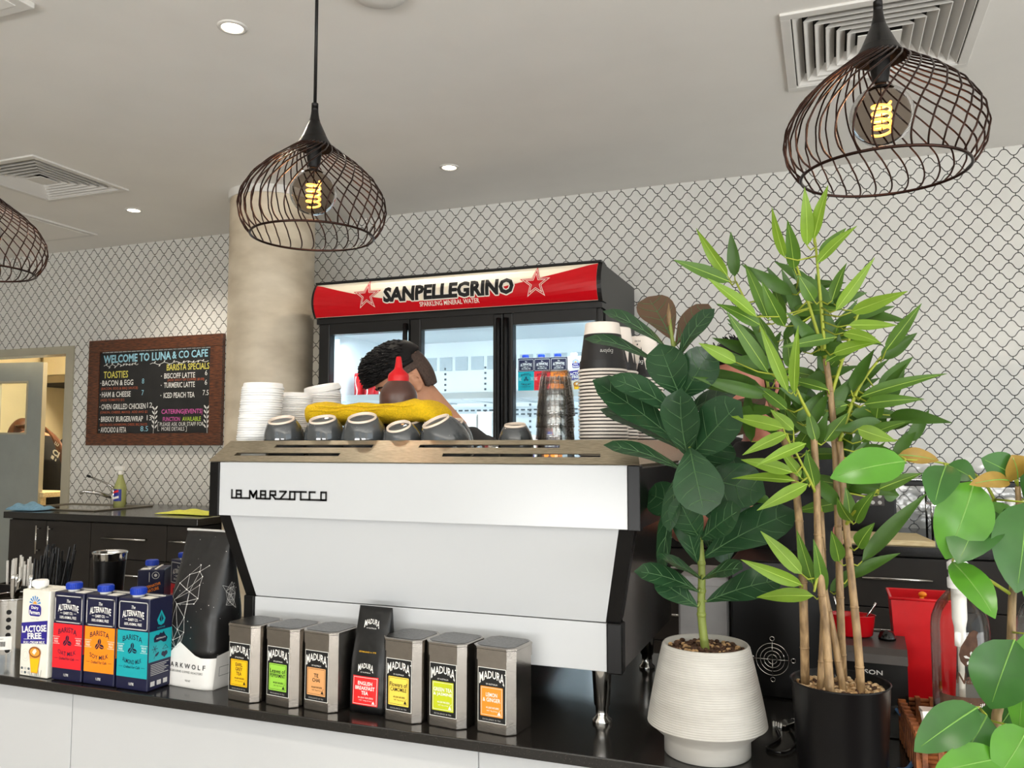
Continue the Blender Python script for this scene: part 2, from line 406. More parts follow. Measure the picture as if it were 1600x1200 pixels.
M['pane'] = glass_mat('fridge_door_glass', (.93, .97, .98, 1), .0, .12)
M['red'] = mat('red_plastic', rgb(205, 18, 28), .28, noise=.04)
M['red_gloss'] = mat('red_gloss', rgb(188, 12, 22), .18, noise=.04, coat=.4)
M['sauce'] = mat('brown_sauce', rgb(78, 48, 40), .3, noise=.12, nscale=25, coat=.4)
M['towel'] = mat('yellow_microfibre', rgb(240, 196, 20), .95, noise=.12, nscale=220, bump=.6, bscale=500)
M['navy'] = mat('navy_print', rgb(22, 24, 54), .35, noise=.03)
M['blue_cap'] = mat('blue_cap', rgb(22, 58, 170), .35, noise=.05)
M['oat_red'] = mat('carton_red', rgb(226, 34, 44), .38, noise=.02)
M['soy_orange'] = mat('carton_orange', rgb(250, 140, 24), .38, noise=.02)
M['almond_teal'] = mat('carton_teal', rgb(20, 160, 168), .38, noise=.02)
M['carton_white'] = mat('carton_cream_planks', rgb(232, 228, 216), .4, noise=.05, nscale=30)
M['lf_blue'] = mat('carton_violet', rgb(44, 34, 134), .4, noise=.02)
M['sky_blue'] = mat('sun_ray_blue', rgb(46, 132, 200), .4, noise=.02)
M['caramel'] = mat('latte_print', rgb(226, 160, 60), .4, noise=.1, nscale=60)
M['brown'] = mat('coffee_print', rgb(150, 82, 34), .4, noise=.1, nscale=60)
M['bag_black'] = speckled('starry_black_foil', rgb(24, 23, 23), rgb(210, 205, 200), 95, .10, .36, bump=.3)
M['bag_white'] = mat('white_foil', rgb(228, 226, 222), .38, noise=.02, bump=.15, bscale=18)
M['bag_tea'] = mat('black_foil', rgb(20, 20, 20), .34, noise=.1, bump=.35, bscale=22)
M['grey_line'] = mat('silver_print', rgb(196, 194, 190), .5, noise=.03)
M['yellow_l'] = mat('label_yellow', rgb(244, 190, 20), .45, noise=.01)
M['green_l'] = mat('label_green', rgb(150, 206, 70), .45, noise=.01)
M['tan_l'] = mat('label_tan', rgb(222, 162, 104), .45, noise=.01)
M['straw_l'] = mat('label_straw', rgb(244, 212, 84), .45, noise=.01)
M['lime_l'] = mat('label_lime', rgb(190, 200, 24), .45, noise=.01)
M['amber_l'] = mat('label_amber', rgb(222, 142, 36), .45, noise=.01)
M['red_l'] = mat('label_red', rgb(228, 34, 34), .45, noise=.01)
M['skin'] = mat('skin', rgb(206, 150, 118), .5, noise=.05, nscale=30, coat=.05)
M['skin_pink'] = mat('skin_pink', rgb(176, 112, 92), .5, noise=.06, nscale=30)
M['hair_black'] = mat('black_hair', rgb(15, 13, 13), .62, spec=.3, noise=.4, nscale=120)
M['hair_fade'] = mat('cropped_hair', rgb(74, 58, 50), .7, noise=.35, nscale=160)
M['hair_brown'] = stretched('brown_hair', rgb(58, 34, 22), rgb(120, 72, 44), 60, (6, 6, 1), .45)
M['shirt'] = mat('black_cotton', rgb(20, 20, 21), .85, noise=.15, nscale=40)
M['trousers'] = mat('charcoal_trousers', rgb(34, 34, 38), .85, noise=.12, nscale=40)
M['shoe'] = mat('black_shoe', rgb(18, 17, 17), .5, noise=.1)
M['fridge_black'] = mat('fridge_black', rgb(22, 21, 21), .35, noise=.1, nscale=10)
M['fridge_white'] = mat('fridge_liner', rgb(226, 234, 238), .4, noise=.01, nscale=4)
M['fridge_grey'] = mat('liner_recess', rgb(178, 190, 196), .6, noise=.04)
M['fridge_slot'] = mat('liner_slot', rgb(84, 94, 100), .6, noise=.05)
M['fridge_led'] = mat('fridge_led', (.9, .96, 1, 1), .5, emit=2.5, ecol=(.88, .95, 1, 1))
M['sign_cream'] = mat('sign_cream', rgb(238, 226, 202), .25, emit=.12, noise=.01)
M['sign_red'] = mat('sign_red', rgb(196, 8, 22), .22, emit=.08, noise=.02)
M['sign_white'] = mat('sign_white', rgb(245, 236, 222), .25, noise=.01)
M['pot_white'] = stretched('ribbed_white_ceramic', rgb(174, 170, 163), rgb(190, 187, 180), 8, (1, 1, 4), .4)
M['pot_black'] = mat('black_pot', rgb(16, 15, 16), .3, spec=.25, noise=.1, nscale=10)
M['soil'] = mat('brown_gravel', rgb(92, 66, 48), .9, noise=.5, nscale=160, bump=.8, bscale=260)
M['pebbles'] = mat('tan_pebbles', rgb(176, 142, 100), .85, noise=.35, nscale=90, bump=.5, bscale=200)
M['stone_dark'] = mat('dark_pebble', rgb(74, 50, 36), .85, noise=.3, nscale=90)
M['stone_pale'] = mat('pale_pebble', rgb(196, 168, 130), .8, noise=.2, nscale=90)
M['fig'] = mat('fig_leaf', rgb(38, 70, 42), .3, noise=.28, nscale=14, translucent=.12, bump=.15, bscale=40)
M['fig_under'] = mat('fig_leaf_brown', rgb(92, 70, 52), .5, noise=.2, nscale=20, translucent=.12)
M['fig_vein'] = mat('fig_vein', rgb(74, 108, 66), .45, noise=.1)
M['fig_stem'] = mat('fig_stem', rgb(122, 134, 60), .5, noise=.15, nscale=40)
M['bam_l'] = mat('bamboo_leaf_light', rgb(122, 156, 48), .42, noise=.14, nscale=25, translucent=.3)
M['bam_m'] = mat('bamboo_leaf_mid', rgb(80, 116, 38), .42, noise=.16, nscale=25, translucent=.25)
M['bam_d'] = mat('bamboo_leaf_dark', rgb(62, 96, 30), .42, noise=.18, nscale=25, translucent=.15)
M['bam_vein'] = mat('bamboo_vein', rgb(166, 196, 84), .45, noise=.1)
M['cane'] = stretched('bamboo_cane', rgb(112, 88, 58), rgb(168, 138, 98), 30, (4, 4, 1), .55)
M['twig'] = mat('green_twig', rgb(150, 160, 50), .5, noise=.15)
M['rub_l'] = mat('ficus_leaf', rgb(84, 142, 44), .28, noise=.12, nscale=30, translucent=.3)
M['rub_d'] = mat('ficus_leaf_dark', rgb(58, 104, 46), .32, noise=.15, nscale=30, translucent=.25)
M['rub_b'] = mat('ficus_leaf_browned', rgb(150, 120, 52), .4, noise=.3, nscale=40, translucent=.25)
M['rub_vein'] = mat('ficus_vein', rgb(112, 158, 70), .4, noise=.1)
M['cutting'] = stretched('pale_chopping_board', rgb(214, 188, 136), rgb(238, 218, 172), 8, (3, 14, 14), .55)
M['wicker'] = stretched('wicker', rgb(96, 50, 22), rgb(168, 98, 50), 60, (1, 1, 1), .6, bump=.6)
M['cloth_blue'] = mat('blue_cloth', rgb(120, 160, 184), .95, noise=.12, nscale=80)
M['cloth_lime'] = mat('lime_cloth', rgb(226, 226, 96), .95, noise=.1, nscale=80)
M['clear'] = glass_mat('clear_plastic', rgb(246, 245, 242), .06, .3, .8)
M['syrup'] = glass_mat('syrup_amber', rgb(230, 196, 120), .02, .3)
M['straw_black'] = mat('black_straw', rgb(18, 17, 17), .35, noise=.1)
M['straw_clear'] = mat('frosted_straw', rgb(226, 222, 214), .3, noise=.05, alpha=.75)
M['cable_blue'] = mat('blue_cable', rgb(70, 106, 150), .5, noise=.05)
M['grey_plastic'] = mat('grey_plastic', rgb(150, 146, 144), .45, noise=.05)
M['printer_grey'] = mat('printer_grey', rgb(62, 56, 54), .4, noise=.08)
M['spray_liquid'] = mat('pale_green_liquid', rgb(186, 190, 120), .25, trans=.3, noise=.05)
M['label_blue'] = mat('label_blue', rgb(34, 44, 140), .4, noise=.02)
M['lime_tag'] = mat('lime_tag', rgb(120, 200, 30), .5, noise=.05)
M['chalk'] = {}
for k, c in dict(white=(226, 226, 222), blue=(146, 196, 214), yellow=(214, 206, 96), orange=(176, 92, 62), pink=(208, 96, 168), lime=(176, 206, 70)).items():
    M['chalk'][k] = mat('chalk_'+k, rgb(*c), .85, noise=.2, nscale=300)

# ------------------------------------------------------------------ the setting
fl = MB(); fl.b2((-7.6, -5.1, -.1), (4.7, 7.6, 0), M['floor']); struct('floor', fl)
VENTS = [(-4.345, 2.97, .62), (-.125, 2.88, .655)]        # left, near edge, size of the two air vents let into the ceiling
c = MB(); xs_ = [-7.6]; 
for vx, vy, sz in VENTS:
    c.b2((xs_[-1], -5.1, CEIL), (vx+.03, WALL+.12, CEIL+.02), M['ceiling'])
    c.b2((vx+.03, -5.1, CEIL), (vx+sz-.03, vy+.03, CEIL+.02), M['ceiling']); c.b2((vx+.03, vy+sz-.03, CEIL), (vx+sz-.03, WALL+.12, CEIL+.02), M['ceiling']); xs_.append(vx+sz-.03)
c.b2((xs_[-1], -5.1, CEIL), (4.7, WALL+.12, CEIL+.02), M['ceiling'])
c.b2((-7.6, -5.1, CEIL+.12), (4.7, WALL+.12, CEIL+.16), M['vent_dark']); struct('ceiling', c)
DX0, DX1, DZ = -7.02, -5.322, 2.068           # kitchen doorway
w = MB()
w.b2((-7.6, WALL, 0), (DX0, WALL+.12, CEIL), M['tiles']); w.b2((DX1, WALL, 0), (4.7, WALL+.12, CEIL), M['tiles'])
w.b2((DX0, WALL, DZ), (DX1, WALL+.12, CEIL), M['tiles']); struct('wall_back', w)
w = MB(); w.b2((-7.7, -5.1, 0), (-7.5, WALL, CEIL), M['paint']); struct('wall_left', w)
def walled(name, axis, p0, p1, lo, hi, openings, z0, z1):
    """a wall with window openings"""
    w = MB(); cur = lo
    def bx(a, b, za, zb):
        if axis == 'x': w.b2((a, p0, za), (b, p1, zb), M['paint'])
        else: w.b2((p0, a, za), (p1, b, zb), M['paint'])
    for a, b in openings: bx(cur, a, 0, CEIL); bx(a, b, 0, z0); bx(a, b, z1, CEIL); cur = b
    bx(cur, hi, 0, CEIL); struct(name, w)
walled('wall_front', 'x', -5.2, -5.0, -7.6, 4.7, [(-2.95, -.25), (.85, 3.55)], .35, 2.65)
walled('wall_right', 'y', 4.6, 4.8, -5.1, WALL, [(-4.2, 1.7)], .1, 2.65)
for i, (ax, a, b, z0, z1) in enumerate([('x', -2.95, -.25, .35, 2.65), ('x', .85, 3.55, .35, 2.65), ('y', -4.2, 1.7, .1, 2.65)]):
    w = MB()
    def bx(p, q, za, zb, m, d0, d1):
        if ax == 'x': w.b2((p, -5.0-d1, za), (q, -5.0-d0, zb), m)
        else: w.b2((4.6+d0, p, za), (4.6+d1, q, zb), m)
    bx(a, b, z0, z1, M['pane'], .08, .085)
    for p, q, za, zb in ((a, a+.06, z0, z1), (b-.06, b, z0, z1), ((a+b)/2-.03, (a+b)/2+.03, z0+.06, z1-.06), (a+.06, b-.06, z0, z0+.06), (a+.06, b-.06, z1-.06, z1)):
        bx(p, q, za, zb, M['black_metal'], .05, .12)
    struct('window_%d' % (i+1), w)
# kitchen beyond the doorway
w = MB(); w.b2((-7.7, 7.5, 0), (-4.0, 7.6, 2.9), M['kitchen']); struct('wall_kitchen_back', w)
w = MB(); w.b2((-4.1, WALL+.12, 0), (-4.0, 7.5, 2.9), M['kitchen']); struct('wall_kitchen_right', w)
w = MB(); w.b2((-7.7, WALL+.12, 0), (-7.6, 7.5, 2.9), M['kitchen']); struct('wall_kitchen_left', w)
w = MB(); w.b2((-7.7, WALL+.12, 2.85), (-4.0, 7.6, 2.95), M['kitchen']); struct('ceiling_kitchen', w)
w = MB()
w.b2((DX1, WALL-.012, .0), (DX1+.078, WALL, DZ+.058), M['door_edge']); w.b2((DX0-.078, WALL-.012, 0), (DX0, WALL, DZ+.058), M['door_edge'])
w.b2((DX0, WALL-.012, DZ), (DX1, WALL, DZ+.058), M['door_edge'])
struct('trim_1', w)
# half-open kitchen door with a narrow window
d = MB(); dl, dh, dt = .98, 2.05, .045
wx0, wx1, wz0, wz1 = dl-.44, dl-.13, 1.47, 1.90
for a, b, za, zb in ((0, wx0, 0, dh), (wx1, dl, 0, dh), (wx0, wx1, 0, wz0), (wx0, wx1, wz1, dh)): d.b2((a, 0, za), (b, dt, zb), M['door_paint'])
d.b2((dl, 0, 0), (dl+.003, dt, dh), M['door_edge'])
for a, b, za, zb in ((wx0, wx1, wz0, wz0+.014), (wx0, wx1, wz1-.014, wz1), (wx0, wx0+.012, wz0+.014, wz1-.014), (wx1-.012, wx1, wz0+.014, wz1-.014)): d.b2((a, -.006, za), (b, dt+.006, zb), M['door_edge'])
door = struct('door_1', d); setloc(door, (-5.905-dl*math.cos(R(9)), WALL+.13, .005), (0, 0, R(9)))
g = MB(); g.b2((wx0+.012, .02, wz0+.014), (wx1-.012, .025, wz1-.014), M['pane']); g.build('door_window', door)
# concrete column with a white collar under the ceiling
w = MB(); w.lathe([(.243, 0), (.243, CEIL-.045)], M['concrete'], 64, Matrix.Translation((-3.035, 4.0, 0)))
w.lathe([(.252, CEIL-.045), (.252, CEIL)], M['white_trim'], 64, Matrix.Translation((-3.035, 4.0, 0)))
tag(w.build('concrete_column'), 'round bare concrete column with white collar at the ceiling', 'column', kind='structure')
# front counter
cn = thing('front_counter', 'long white front counter topped with a black stone slab', 'counter', (0, 1.42, 0))
b = MB(); b.b2((-2.6, 0, .83), (1.6, .75, .85), M['stone'], .002); b.build('worktop', cn, 'black stone worktop')
b = MB(); b.b2((-2.6, .035, .05), (1.6, .055, .83), M['counter_white'])
xs = [-2.6, -1.62, -.62, .38, 1.6]
for i in range(4): b.b2((xs[i]+.0012, .031, .06), (xs[i+1]-.0012, .036, .8295), M['counter_white'], .001)
b.build('front_panel', cn)
b = MB(); b.b2((-2.6, .055, .05), (-2.58, .72, .83), M['counter_white']); b.b2((1.58, .055, .05), (1.6, .72, .83), M['counter_white']); b.b2((-2.58, .70, .05), (1.58, .72, .83), M['cab']); b.build('carcass', cn)
b = MB(); b.b2((-2.57, .08, 0), (1.57, .68, .05), M['cab_gap']); b.build('plinth', cn)

# ------------------------------------------------------------------ ceiling fittings
def downlight(x, y, label, group='recessed ceiling downlights'):
    t = thing('downlight', label, 'downlight', (x, y, CEIL), group=group)
    a = MB(); a.lathe([(.036, -.001), (.038, -.006), (.05, -.004), (.0515, 0)], M['white_trim'], 32, caps=False); a.build('trim_ring', t)
    a = MB(); a.lathe([(0, -.003), (.036, -.003)], M['led'], 32, caps=False); a.build('lens', t)
    return t
DLR = 1.0
for (px, py), lb in (((363, 42), 'round recessed downlight nearest the left pendant cord, largest of three'), ((702, 261), 'round recessed downlight above the drinks fridge'), ((209, 328), 'round recessed downlight between the slatted air vent and the column')):
    p = atz(px, py, CEIL); downlight(p.x, p.y, lb)
    spot('downlight_light', (p.x, p.y, CEIL-.02), 52, WARM, 130, .7, .04)
for i, x in enumerate((-2.6, -1.25, .1, 1.45)):
    downlight(x, -.05, 'round recessed downlight over the customer side of the counter', 'downlights over the customer side')
    spot('downlight_light', (x, -.05, CEIL-.02), 38, (1, .92, .8), 92, .3, .03)
def square_vent(x0, y0, x1, y1, label):
    cx, cy = (x0+x1)/2, (y0+y1)/2; h = (x1-x0)/2
    t = thing('ceiling_vent', label, 'air vent', (cx, cy, CEIL))
    a = MB(); f = .035
    for lo, hi in (((-h, -h), (h, -h+f)), ((-h, h-f), (h, h)), ((-h, -h+f), (-h+f, h-f)), ((h-f, -h+f), (h, h-f))): a.b2((lo[0], lo[1], -.010), (hi[0], hi[1], 0), M['white_trim'], .002)
    a.build('frame', t)
    a = MB(); e = h-.031
    for lo, hi in (((-e, -e), (e, -e+.004)), ((-e, e-.004), (e, e)), ((-e, -e+.004), (-e+.004, e-.004)), ((e-.004, -e+.004), (e, e-.004))): a.b2((lo[0], lo[1], 0), (hi[0], hi[1], .115), M['vent_dark'])
    a.b2((-e+.004, -e+.004, .11), (e-.004, e-.004, .115), M['vent_dark']); a.build('duct_box', t, 'dark duct behind the louvres')
    k = 6
    for s in range(4):
        a = MB(); rot = Matrix.Rotation(s*PI/2, 4, 'Z')
        for j in range(k):
            o = h-f-.004-j*.036; i_ = o-.028                  # one slanted blade, mitred at both ends
            a.add([(-o, -o, -.006), (o, -o, -.006), (i_, -i_, .032), (-i_, -i_, .032), (-o+.003, -o+.003, -.007), (o-.003, -o+.003, -.007), (i_-.003, -i_+.003, .031), (-i_+.003, -i_+.003, .031)],
                  [[0, 1, 2, 3], [7, 6, 5, 4], [0, 4, 5, 1], [3, 2, 6, 7]], M['white_trim'], False, rot)
        a.build('louvre_bank', t)
    a = MB(); q = h-f-.004-k*.036; a.b2((-q, -q, -.007), (q, q, -.003), M['white_trim']); a.build('centre_plate', t)
    return t
square_vent(-4.345, 2.97, -4.345+.62, 2.97+.62, 'square white slatted air vent left of the column')
square_vent(-.125, 2.88, -.125+.655, 2.88+.655, 'square white slatted air vent behind the right pendant lamp')
t = MB(); t.b2((-5.35, 3.66, CEIL-.012), (-4.72, 4.29, CEIL), M['white_trim'], .002); t.b2((-5.31, 3.70, CEIL-.014), (-4.76, 4.25, CEIL-.011), M['ceiling'])
tag(t.build('ceiling_access_panel'), 'flat white square ceiling panel next to the back wall, left of the vent', 'ceiling panel')
t = MB(); p = atz(592, -18, CEIL); t.lathe([(.03, -.036), (.062, -.034), (.088, -.022), (.095, -.008), (.097, 0)], M['white_trim'], 40, Matrix.Translation((p.x, p.y, CEIL)))
tag(t.build('smoke_detector'), 'round white domed smoke detector at the top edge', 'smoke detector')
p = atz(40, 2, CEIL); t = MB(); t.b2((p.x-.62, p.y-.62, CEIL-.02), (p.x+.02, p.y+.02, CEIL), M['white_trim'], .004)
t.b2((p.x-.58, p.y-.58, CEIL-.022), (p.x-.02, p.y-.02, CEIL-.019), M['ceiling']); tag(t.build('ceiling_cassette'), 'white square fitting in the top left corner of the ceiling', 'ceiling fitting')

# ------------------------------------------------------------------ pendant lamps
def pendant(x, y, label, tilt=0):
    t = thing('pendant_lamp', label, 'pendant lamp', (x, y, CEIL), group='wire cage pendant lamps')
    top, cb = 2.225-CEIL, 2.122-CEIL
    a = MB(); a.tube([(0, 0, 0), (0, 0, top)], .0042, M['black_metal'], 8); a.build('cord', t)
    a = MB(); a.lathe([(.05, 0), (.05, -.022), (.01, -.028)], M['black_metal'], 32); a.build('ceiling_rose', t)
    a = MB(); prof = [(.0085, top+.012), (.0085, top)]
    for i in range(13):
        u = i/12; prof.append((.0085+.041*(u**1.9), top-u*(top-cb)))
    prof += [(.044, cb), (.007, top-.02)]
    a.lathe(prof, M['black_metal'], 36); a.build('cone_cap', t)
    # cage: twisted ribs gathered under the cap, a rim ring below
    K = [(.046, cb+.004), (.072, cb-.016), (.112, cb-.046), (.150, cb-.083), (.174, cb-.123), (.180, cb-.155), (.174, cb-.187), (.162, cb-.209), (.149, cb-.224)]
    a = MB(); nr = 34
    for j in range(nr):
        pts = []; th0 = 2*PI*j/nr
        for i in range(len(K)*2-1):
            f = i/2; k = int(f); fr = f-k
            r0, z0 = K[k]; r1, z1 = K[min(k+1, len(K)-1)]
            u = i/(len(K)*2-2); tw = -1.35*(1-(1-u)**2.2)+.22*u*u
            rr, zz = r0+(r1-r0)*fr, z0+(z1-z0)*fr
            pts.append(Vector((rr*math.cos(th0+tw), rr*math.sin(th0+tw), zz)))
        a.tube(curve_pts(pts, 2), .0018, M['copper_black'], 6, caps=False)
    ring = [(.149*math.cos(2*PI*i/64), .149*math.sin(2*PI*i/64), K[-1][1]) for i in range(64)]
    a.tube(ring, .003, M['copper_black'], 8, True)
    a.build('wire_cage', t)
    a = MB(); a.lathe([(.018, cb+.03), (.019, cb-.012), (.017, cb-.03), (.013, cb-.052)], M['black_metal'], 24); a.build('lamp_holder', t)
    bz = cb-.112; br = .058
    a = MB(); pr = [(.013, bz+.072), (.0135, bz+.062)]
    for i in range(17):
        ph = R(74-i*164/16); pr.append((br*math.cos(ph), bz+br*math.sin(ph)))
    a.lathe(pr, M['bulb_glass'], 36, caps=False); a.build('bulb_glass', t, 'smoked globe bulb')
    a = MB(); pts = []
    for i in range(90):
        u = i/89; an = u*2*PI*4.5; pts.append((.0165*math.cos(an), .0165*math.sin(an), bz+.026-u*.062))
    a.tube(pts, .0027, M['filament'], 6); a.tube([(0, 0, bz+.065), (0, 0, bz-.03)], .0012, M['copper_black'], 6)
    a.build('filament', t, 'glowing spiral filament')
    t.rotation_euler = (0, tilt, 0)
    l = bpy.data.lights.new('pendant_glow', 'POINT'); l.energy = 1.6; l.color = (1, .5, .2); l.shadow_soft_size = .02
    lo = bpy.data.objects.new('pendant_glow', l); COL.objects.link(lo); lo.location = (x, y, 2.122-.112)
pendant(-1.186, 1.72, 'wire cage pendant lamp with glowing bulb hanging in front of the column')
pendant(.108, 1.70, 'wire cage pendant lamp with glowing bulb hanging above the bamboo', 0)
pendant(-2.36, 1.72, 'wire cage pendant lamp cut off by the left edge of the view')
# ------------------------------------------------------------------ espresso machine (its back faces the customers)
MX0, MX1 = -1.292, -.324
em = thing('espresso_machine', 'large white espresso machine with steel cup rail on the black counter', 'espresso machine', (0, 1.5, .85))
zb, zt = .378, .495                       # upper panel, above the counter
b = MB(); b.b2((MX0+.026, 0, zb), (MX1-.024, .012, zt), M['white_enamel'], .0015); up = b.build('upper_panel', em)
b = MB(); lx0, lx1 = at(362, 774, 1.5).x, at(510, 774, 1.5).x; lz0, lz1 = at(436, 780.5, 1.5).z-.85, at(436, 767, 1.5).z-.85
dc = Decal(b, (lx0, -.0002, lz0), (1, 0, 0), (0, 0, 1), (0, -1, 0))
su, sv = (lx1-lx0)/178, (lz1-lz0)/16
def st(*pts): dc.line([(p[0]*su, p[1]*sv) for p in pts], .0042, M['black'], .0012)
# squared single-stroke letters joined along their feet
st((1, 16), (1, 1), (19, 1)); st((10, 1), (10, 15), (19, 15), (19, 1)); st((10, 8), (19, 8)); st((19, 1), (36, 1))
st((36, 1), (36, 15), (42, 5), (49, 15), (49, 1)); st((38, 14), (43, 3)); st((48, 14), (43, 3)); st((49, 1), (64, 1))
st((57, 1), (57, 15), (66, 15), (66, 1)); st((57, 8), (66, 8)); st((66, 1), (75, 1)); st((75, 1), (75, 15), (85, 15), (85, 8), (75, 8)); st((79, 8), (85, 1), (112, 1))
st((93, 15), (105, 15), (94, 1)); st((112, 1), (112, 15), (142, 15)); st((112, 1), (121, 1), (121, 15)); st((132, 15), (132, 1), (175, 1)); st((148, 1), (148, 15), (158, 15))
st((169, 1), (169, 15), (178, 15), (178, 1), (169, 1))
lg = b.build('lettering', em, 'black squared maker lettering')
lg.scale = (1, 1, 1)
for lo, hi in ((MX0, MX0+.026), (MX1-.024, MX1)): b = MB(); b.b2((lo, -.002, zb-.002), (hi, .02, zt), M['black_plastic'], .002); b.build('upper_end_strip', em)
# tapering middle panel, leaning inwards to its foot
LX0, LX1 = -1.212, -.405
def quad_slab(mb, P, th, m):
    n = (Vector(P[1])-Vector(P[0])).cross(Vector(P[3])-Vector(P[0])).normalized()*th
    mb.add([Vector(p) for p in P]+[Vector(p)-n for p in P], [[0, 1, 2, 3], [7, 6, 5, 4], [0, 4, 5, 1], [1, 5, 6, 2], [2, 6, 7, 3], [3, 7, 4, 0]], m)
b = MB(); quad_slab(b, [(LX0+.002, .064, .197), (LX1-.002, .064, .197), (MX1-.044, .014, zb), (MX0+.046, .014, zb)], .01, M['white_enamel']); b.build('middle_panel', em)
b = MB(); quad_slab(b, [(LX0-.026, .064, .197), (LX0+.001, .064, .197), (MX0+.045, .014, zb), (MX0+.016, .014, zb)], .03, M['black_plastic']); b.build('middle_end_strip', em); b = MB()
quad_slab(b, [(LX1-.001, .064, .197), (LX1+.026, .064, .197), (MX1-.014, .014, zb), (MX1-.043, .014, zb)], .03, M['black_plastic']); b.build('middle_end_strip', em)
b = MB(); b.b2((LX0, .062, .105), (LX1, .074, .195), M['white_enamel'], .0015); b.build('lower_panel', em)
for lo, hi in ((LX0-.028, LX0), (LX1, LX1+.03)): b = MB(); b.b2((lo, .058, .102), (hi, .09, .197), M['black_plastic'], .003); b.build('lower_end_strip', em)
# polished side cheeks
def cheek(x0, x1):
    b = MB(); b.prism([(.02, zt-.005), (.02, zb), (.085, .195), (.085, .106), (.60, .106), (.60, .195), (.60, zt-.005)], 'x', x0, x1, M['side'] if 'side' in M else M['chrome'])
    return b
M['side'] = mat('polished_side', rgb(170, 164, 158), .22, 1, noise=.08, nscale=5)
cheek(LX1+.006, LX1+.026).build('side_panel', em, 'polished steel side'); cheek(LX0-.024, LX0-.004).build('side_panel', em, 'polished steel side')
b = MB(); b.prism([(.016, zt-.006), (.016, zb+.003), (.6, zb+.003), (.6, zt-.006)], 'x', MX0+.002, LX0-.02, M['black_plastic']); b.build('upper_end_cap', em); b = MB(); b.prism([(.016, zt-.006), (.016, zb+.003), (.6, zb+.003), (.6, zt-.006)], 'x', LX1+.022, MX1-.002, M['black_plastic']); b.build('upper_end_cap', em)
b = MB(); b.b2((LX0, .09, .106), (LX1, .58, .15), M['kitchen_steel']); b.b2((LX0, .12, .15), (LX1, .40, .38), M['kitchen_steel']); b.b2((MX0+.04, .02, zb+.004), (MX1-.04, .58, zt-.01), M['kitchen_steel']); b.build('chassis', em)
b = MB()
for i in range(3):
    b = MB(); x = -1.05+i*.25
    b.lathe([(.034, .30), (.036, .33), (.036, .376)], M['chrome'], 24, Matrix.Translation((x, .50, 0)))
    b.tube([(x, .52, .315), (x, .66, .30)], [.010, .014], M['black_plastic'], 10)
    b.build('group_head', em)
b = MB(); b.b2((LX0, .42, .15), (LX1, .64, .165), M['kitchen_steel']); b.build('drip_tray', em)
# cup tray and leaning rail with four slots
b = MB(); b.b2((MX0+.03, .05, zt-.008), (MX1-.03, .585, zt), M['steel']); b.build('cup_tray', em)
rb, rt_, ry0, ry1 = zt+.002, zt+.047, -.004, .046
def rail_pt(u, v, off=0):                          # u along the rail, v 0..1 up its slope
    x = (MX0-.002)*(1-u)+(MX1+.0)*u
    if v > 0: x += v*((.018)*(1-u)-.016*u)
    n = Vector((0, -.67, .74))
    return Vector((x, ry0+(ry1-ry0)*v, rb+(rt_-rb)*v))+n*off
us = [0, .055, .145, .335, .405, .520, .585, .765, .84, .925, 1]
b = MB()
slots = {1: [(.145, .405), (.52, .84)], 0: [(.055, .335), (.585, .925)]}
vsr = [0, .27, .41, .66, .80, 1]
uu = sorted(set([0, 1]+[q for s in slots.values() for p in s for q in p]))
for j in range(5):
    for i in range(len(uu)-1):
        mid = (uu[i]+uu[i+1])/2
        hole = (j == 1 and any(a < mid < c for a, c in slots[0])) or (j == 3 and any(a < mid < c for a, c in slots[1]))
        if hole: continue
        q = [(uu[i], vsr[j]), (uu[i+1], vsr[j]), (uu[i+1], vsr[j+1]), (uu[i], vsr[j+1])]
        P = [rail_pt(*p) for p in q]; Q = [rail_pt(p[0], p[1], -.002) for p in q]
        b.add(P+Q, [[0, 1, 2, 3], [7, 6, 5, 4], [0, 4, 5, 1], [1, 5, 6, 2], [2, 6, 7, 3], [3, 7, 4, 0]], M['steel'])
# side rails running back
for s in (0, 1):
    P = [rail_pt(s, 0), rail_pt(s, 1)]; x0, x1 = P[0].x, P[1].x
    b.add([(x0, ry0, rb), (x0, .59, rb), (x1, .57, rt_), (x1, ry1, rt_)], [[0, 1, 2, 3]], M['steel'])
b.build('cup_rail', em, 'brushed steel cup rail with long slots')
b = MB(); b.prism([(.10, zt+.012), (.16, zt+.012), (.16, zt+.004), (.10, zt+.004)], 'x', MX0+.05, MX1-.05, M['black_plastic']); b.build('tray_bar', em)
def leg(x, y):
    b = MB(); b.lathe([(.0185, 0), (.019, .006), (.0125, .012), (.0125, .03), (.0155, .034), (.0195, .104)], M['chrome'], 32, Matrix.Translation((x, y, 0))); b.build('leg', em, 'tapered steel leg')
for x in (LX1-.02, LX0+.02):
    for y in (.10, .52): leg(x, y)

# ------------------------------------------------------------------ drinks fridge
FX0, FX1, FY = -2.615, -1.005, 3.85
fr = thing('display_fridge', 'black three-door glass drinks fridge with a red lit header', 'fridge', (0, FY, 0))
FT = 2.262
b = MB()
b.b2((FX0, .06, .08), (FX0+.05, .70, FT), M['fridge_black']); b.b2((FX1-.05, .06, .08), (FX1, .70, FT), M['fridge_black'])
b.b2((FX0+.05, .06, 2.03), (FX1-.05, .70, FT), M['fridge_black']); b.b2((FX0+.05, .06, .08), (FX1-.05, .70, .25), M['fridge_black']); b.b2((FX0+.05, .68, .25), (FX1-.05, .70, 2.03), M['fridge_black'])
b.b2((FX0+.03, .10, 0), (FX1-.03, .66, .08), M['fridge_black']); b.build('body', fr)
b = MB()
b.b2((FX0+.05, .07, .25), (FX0+.06, .67, 2.03), M['fridge_white']); b.b2((FX1-.06, .07, .25), (FX1-.05, .67, 2.03), M['fridge_white'])
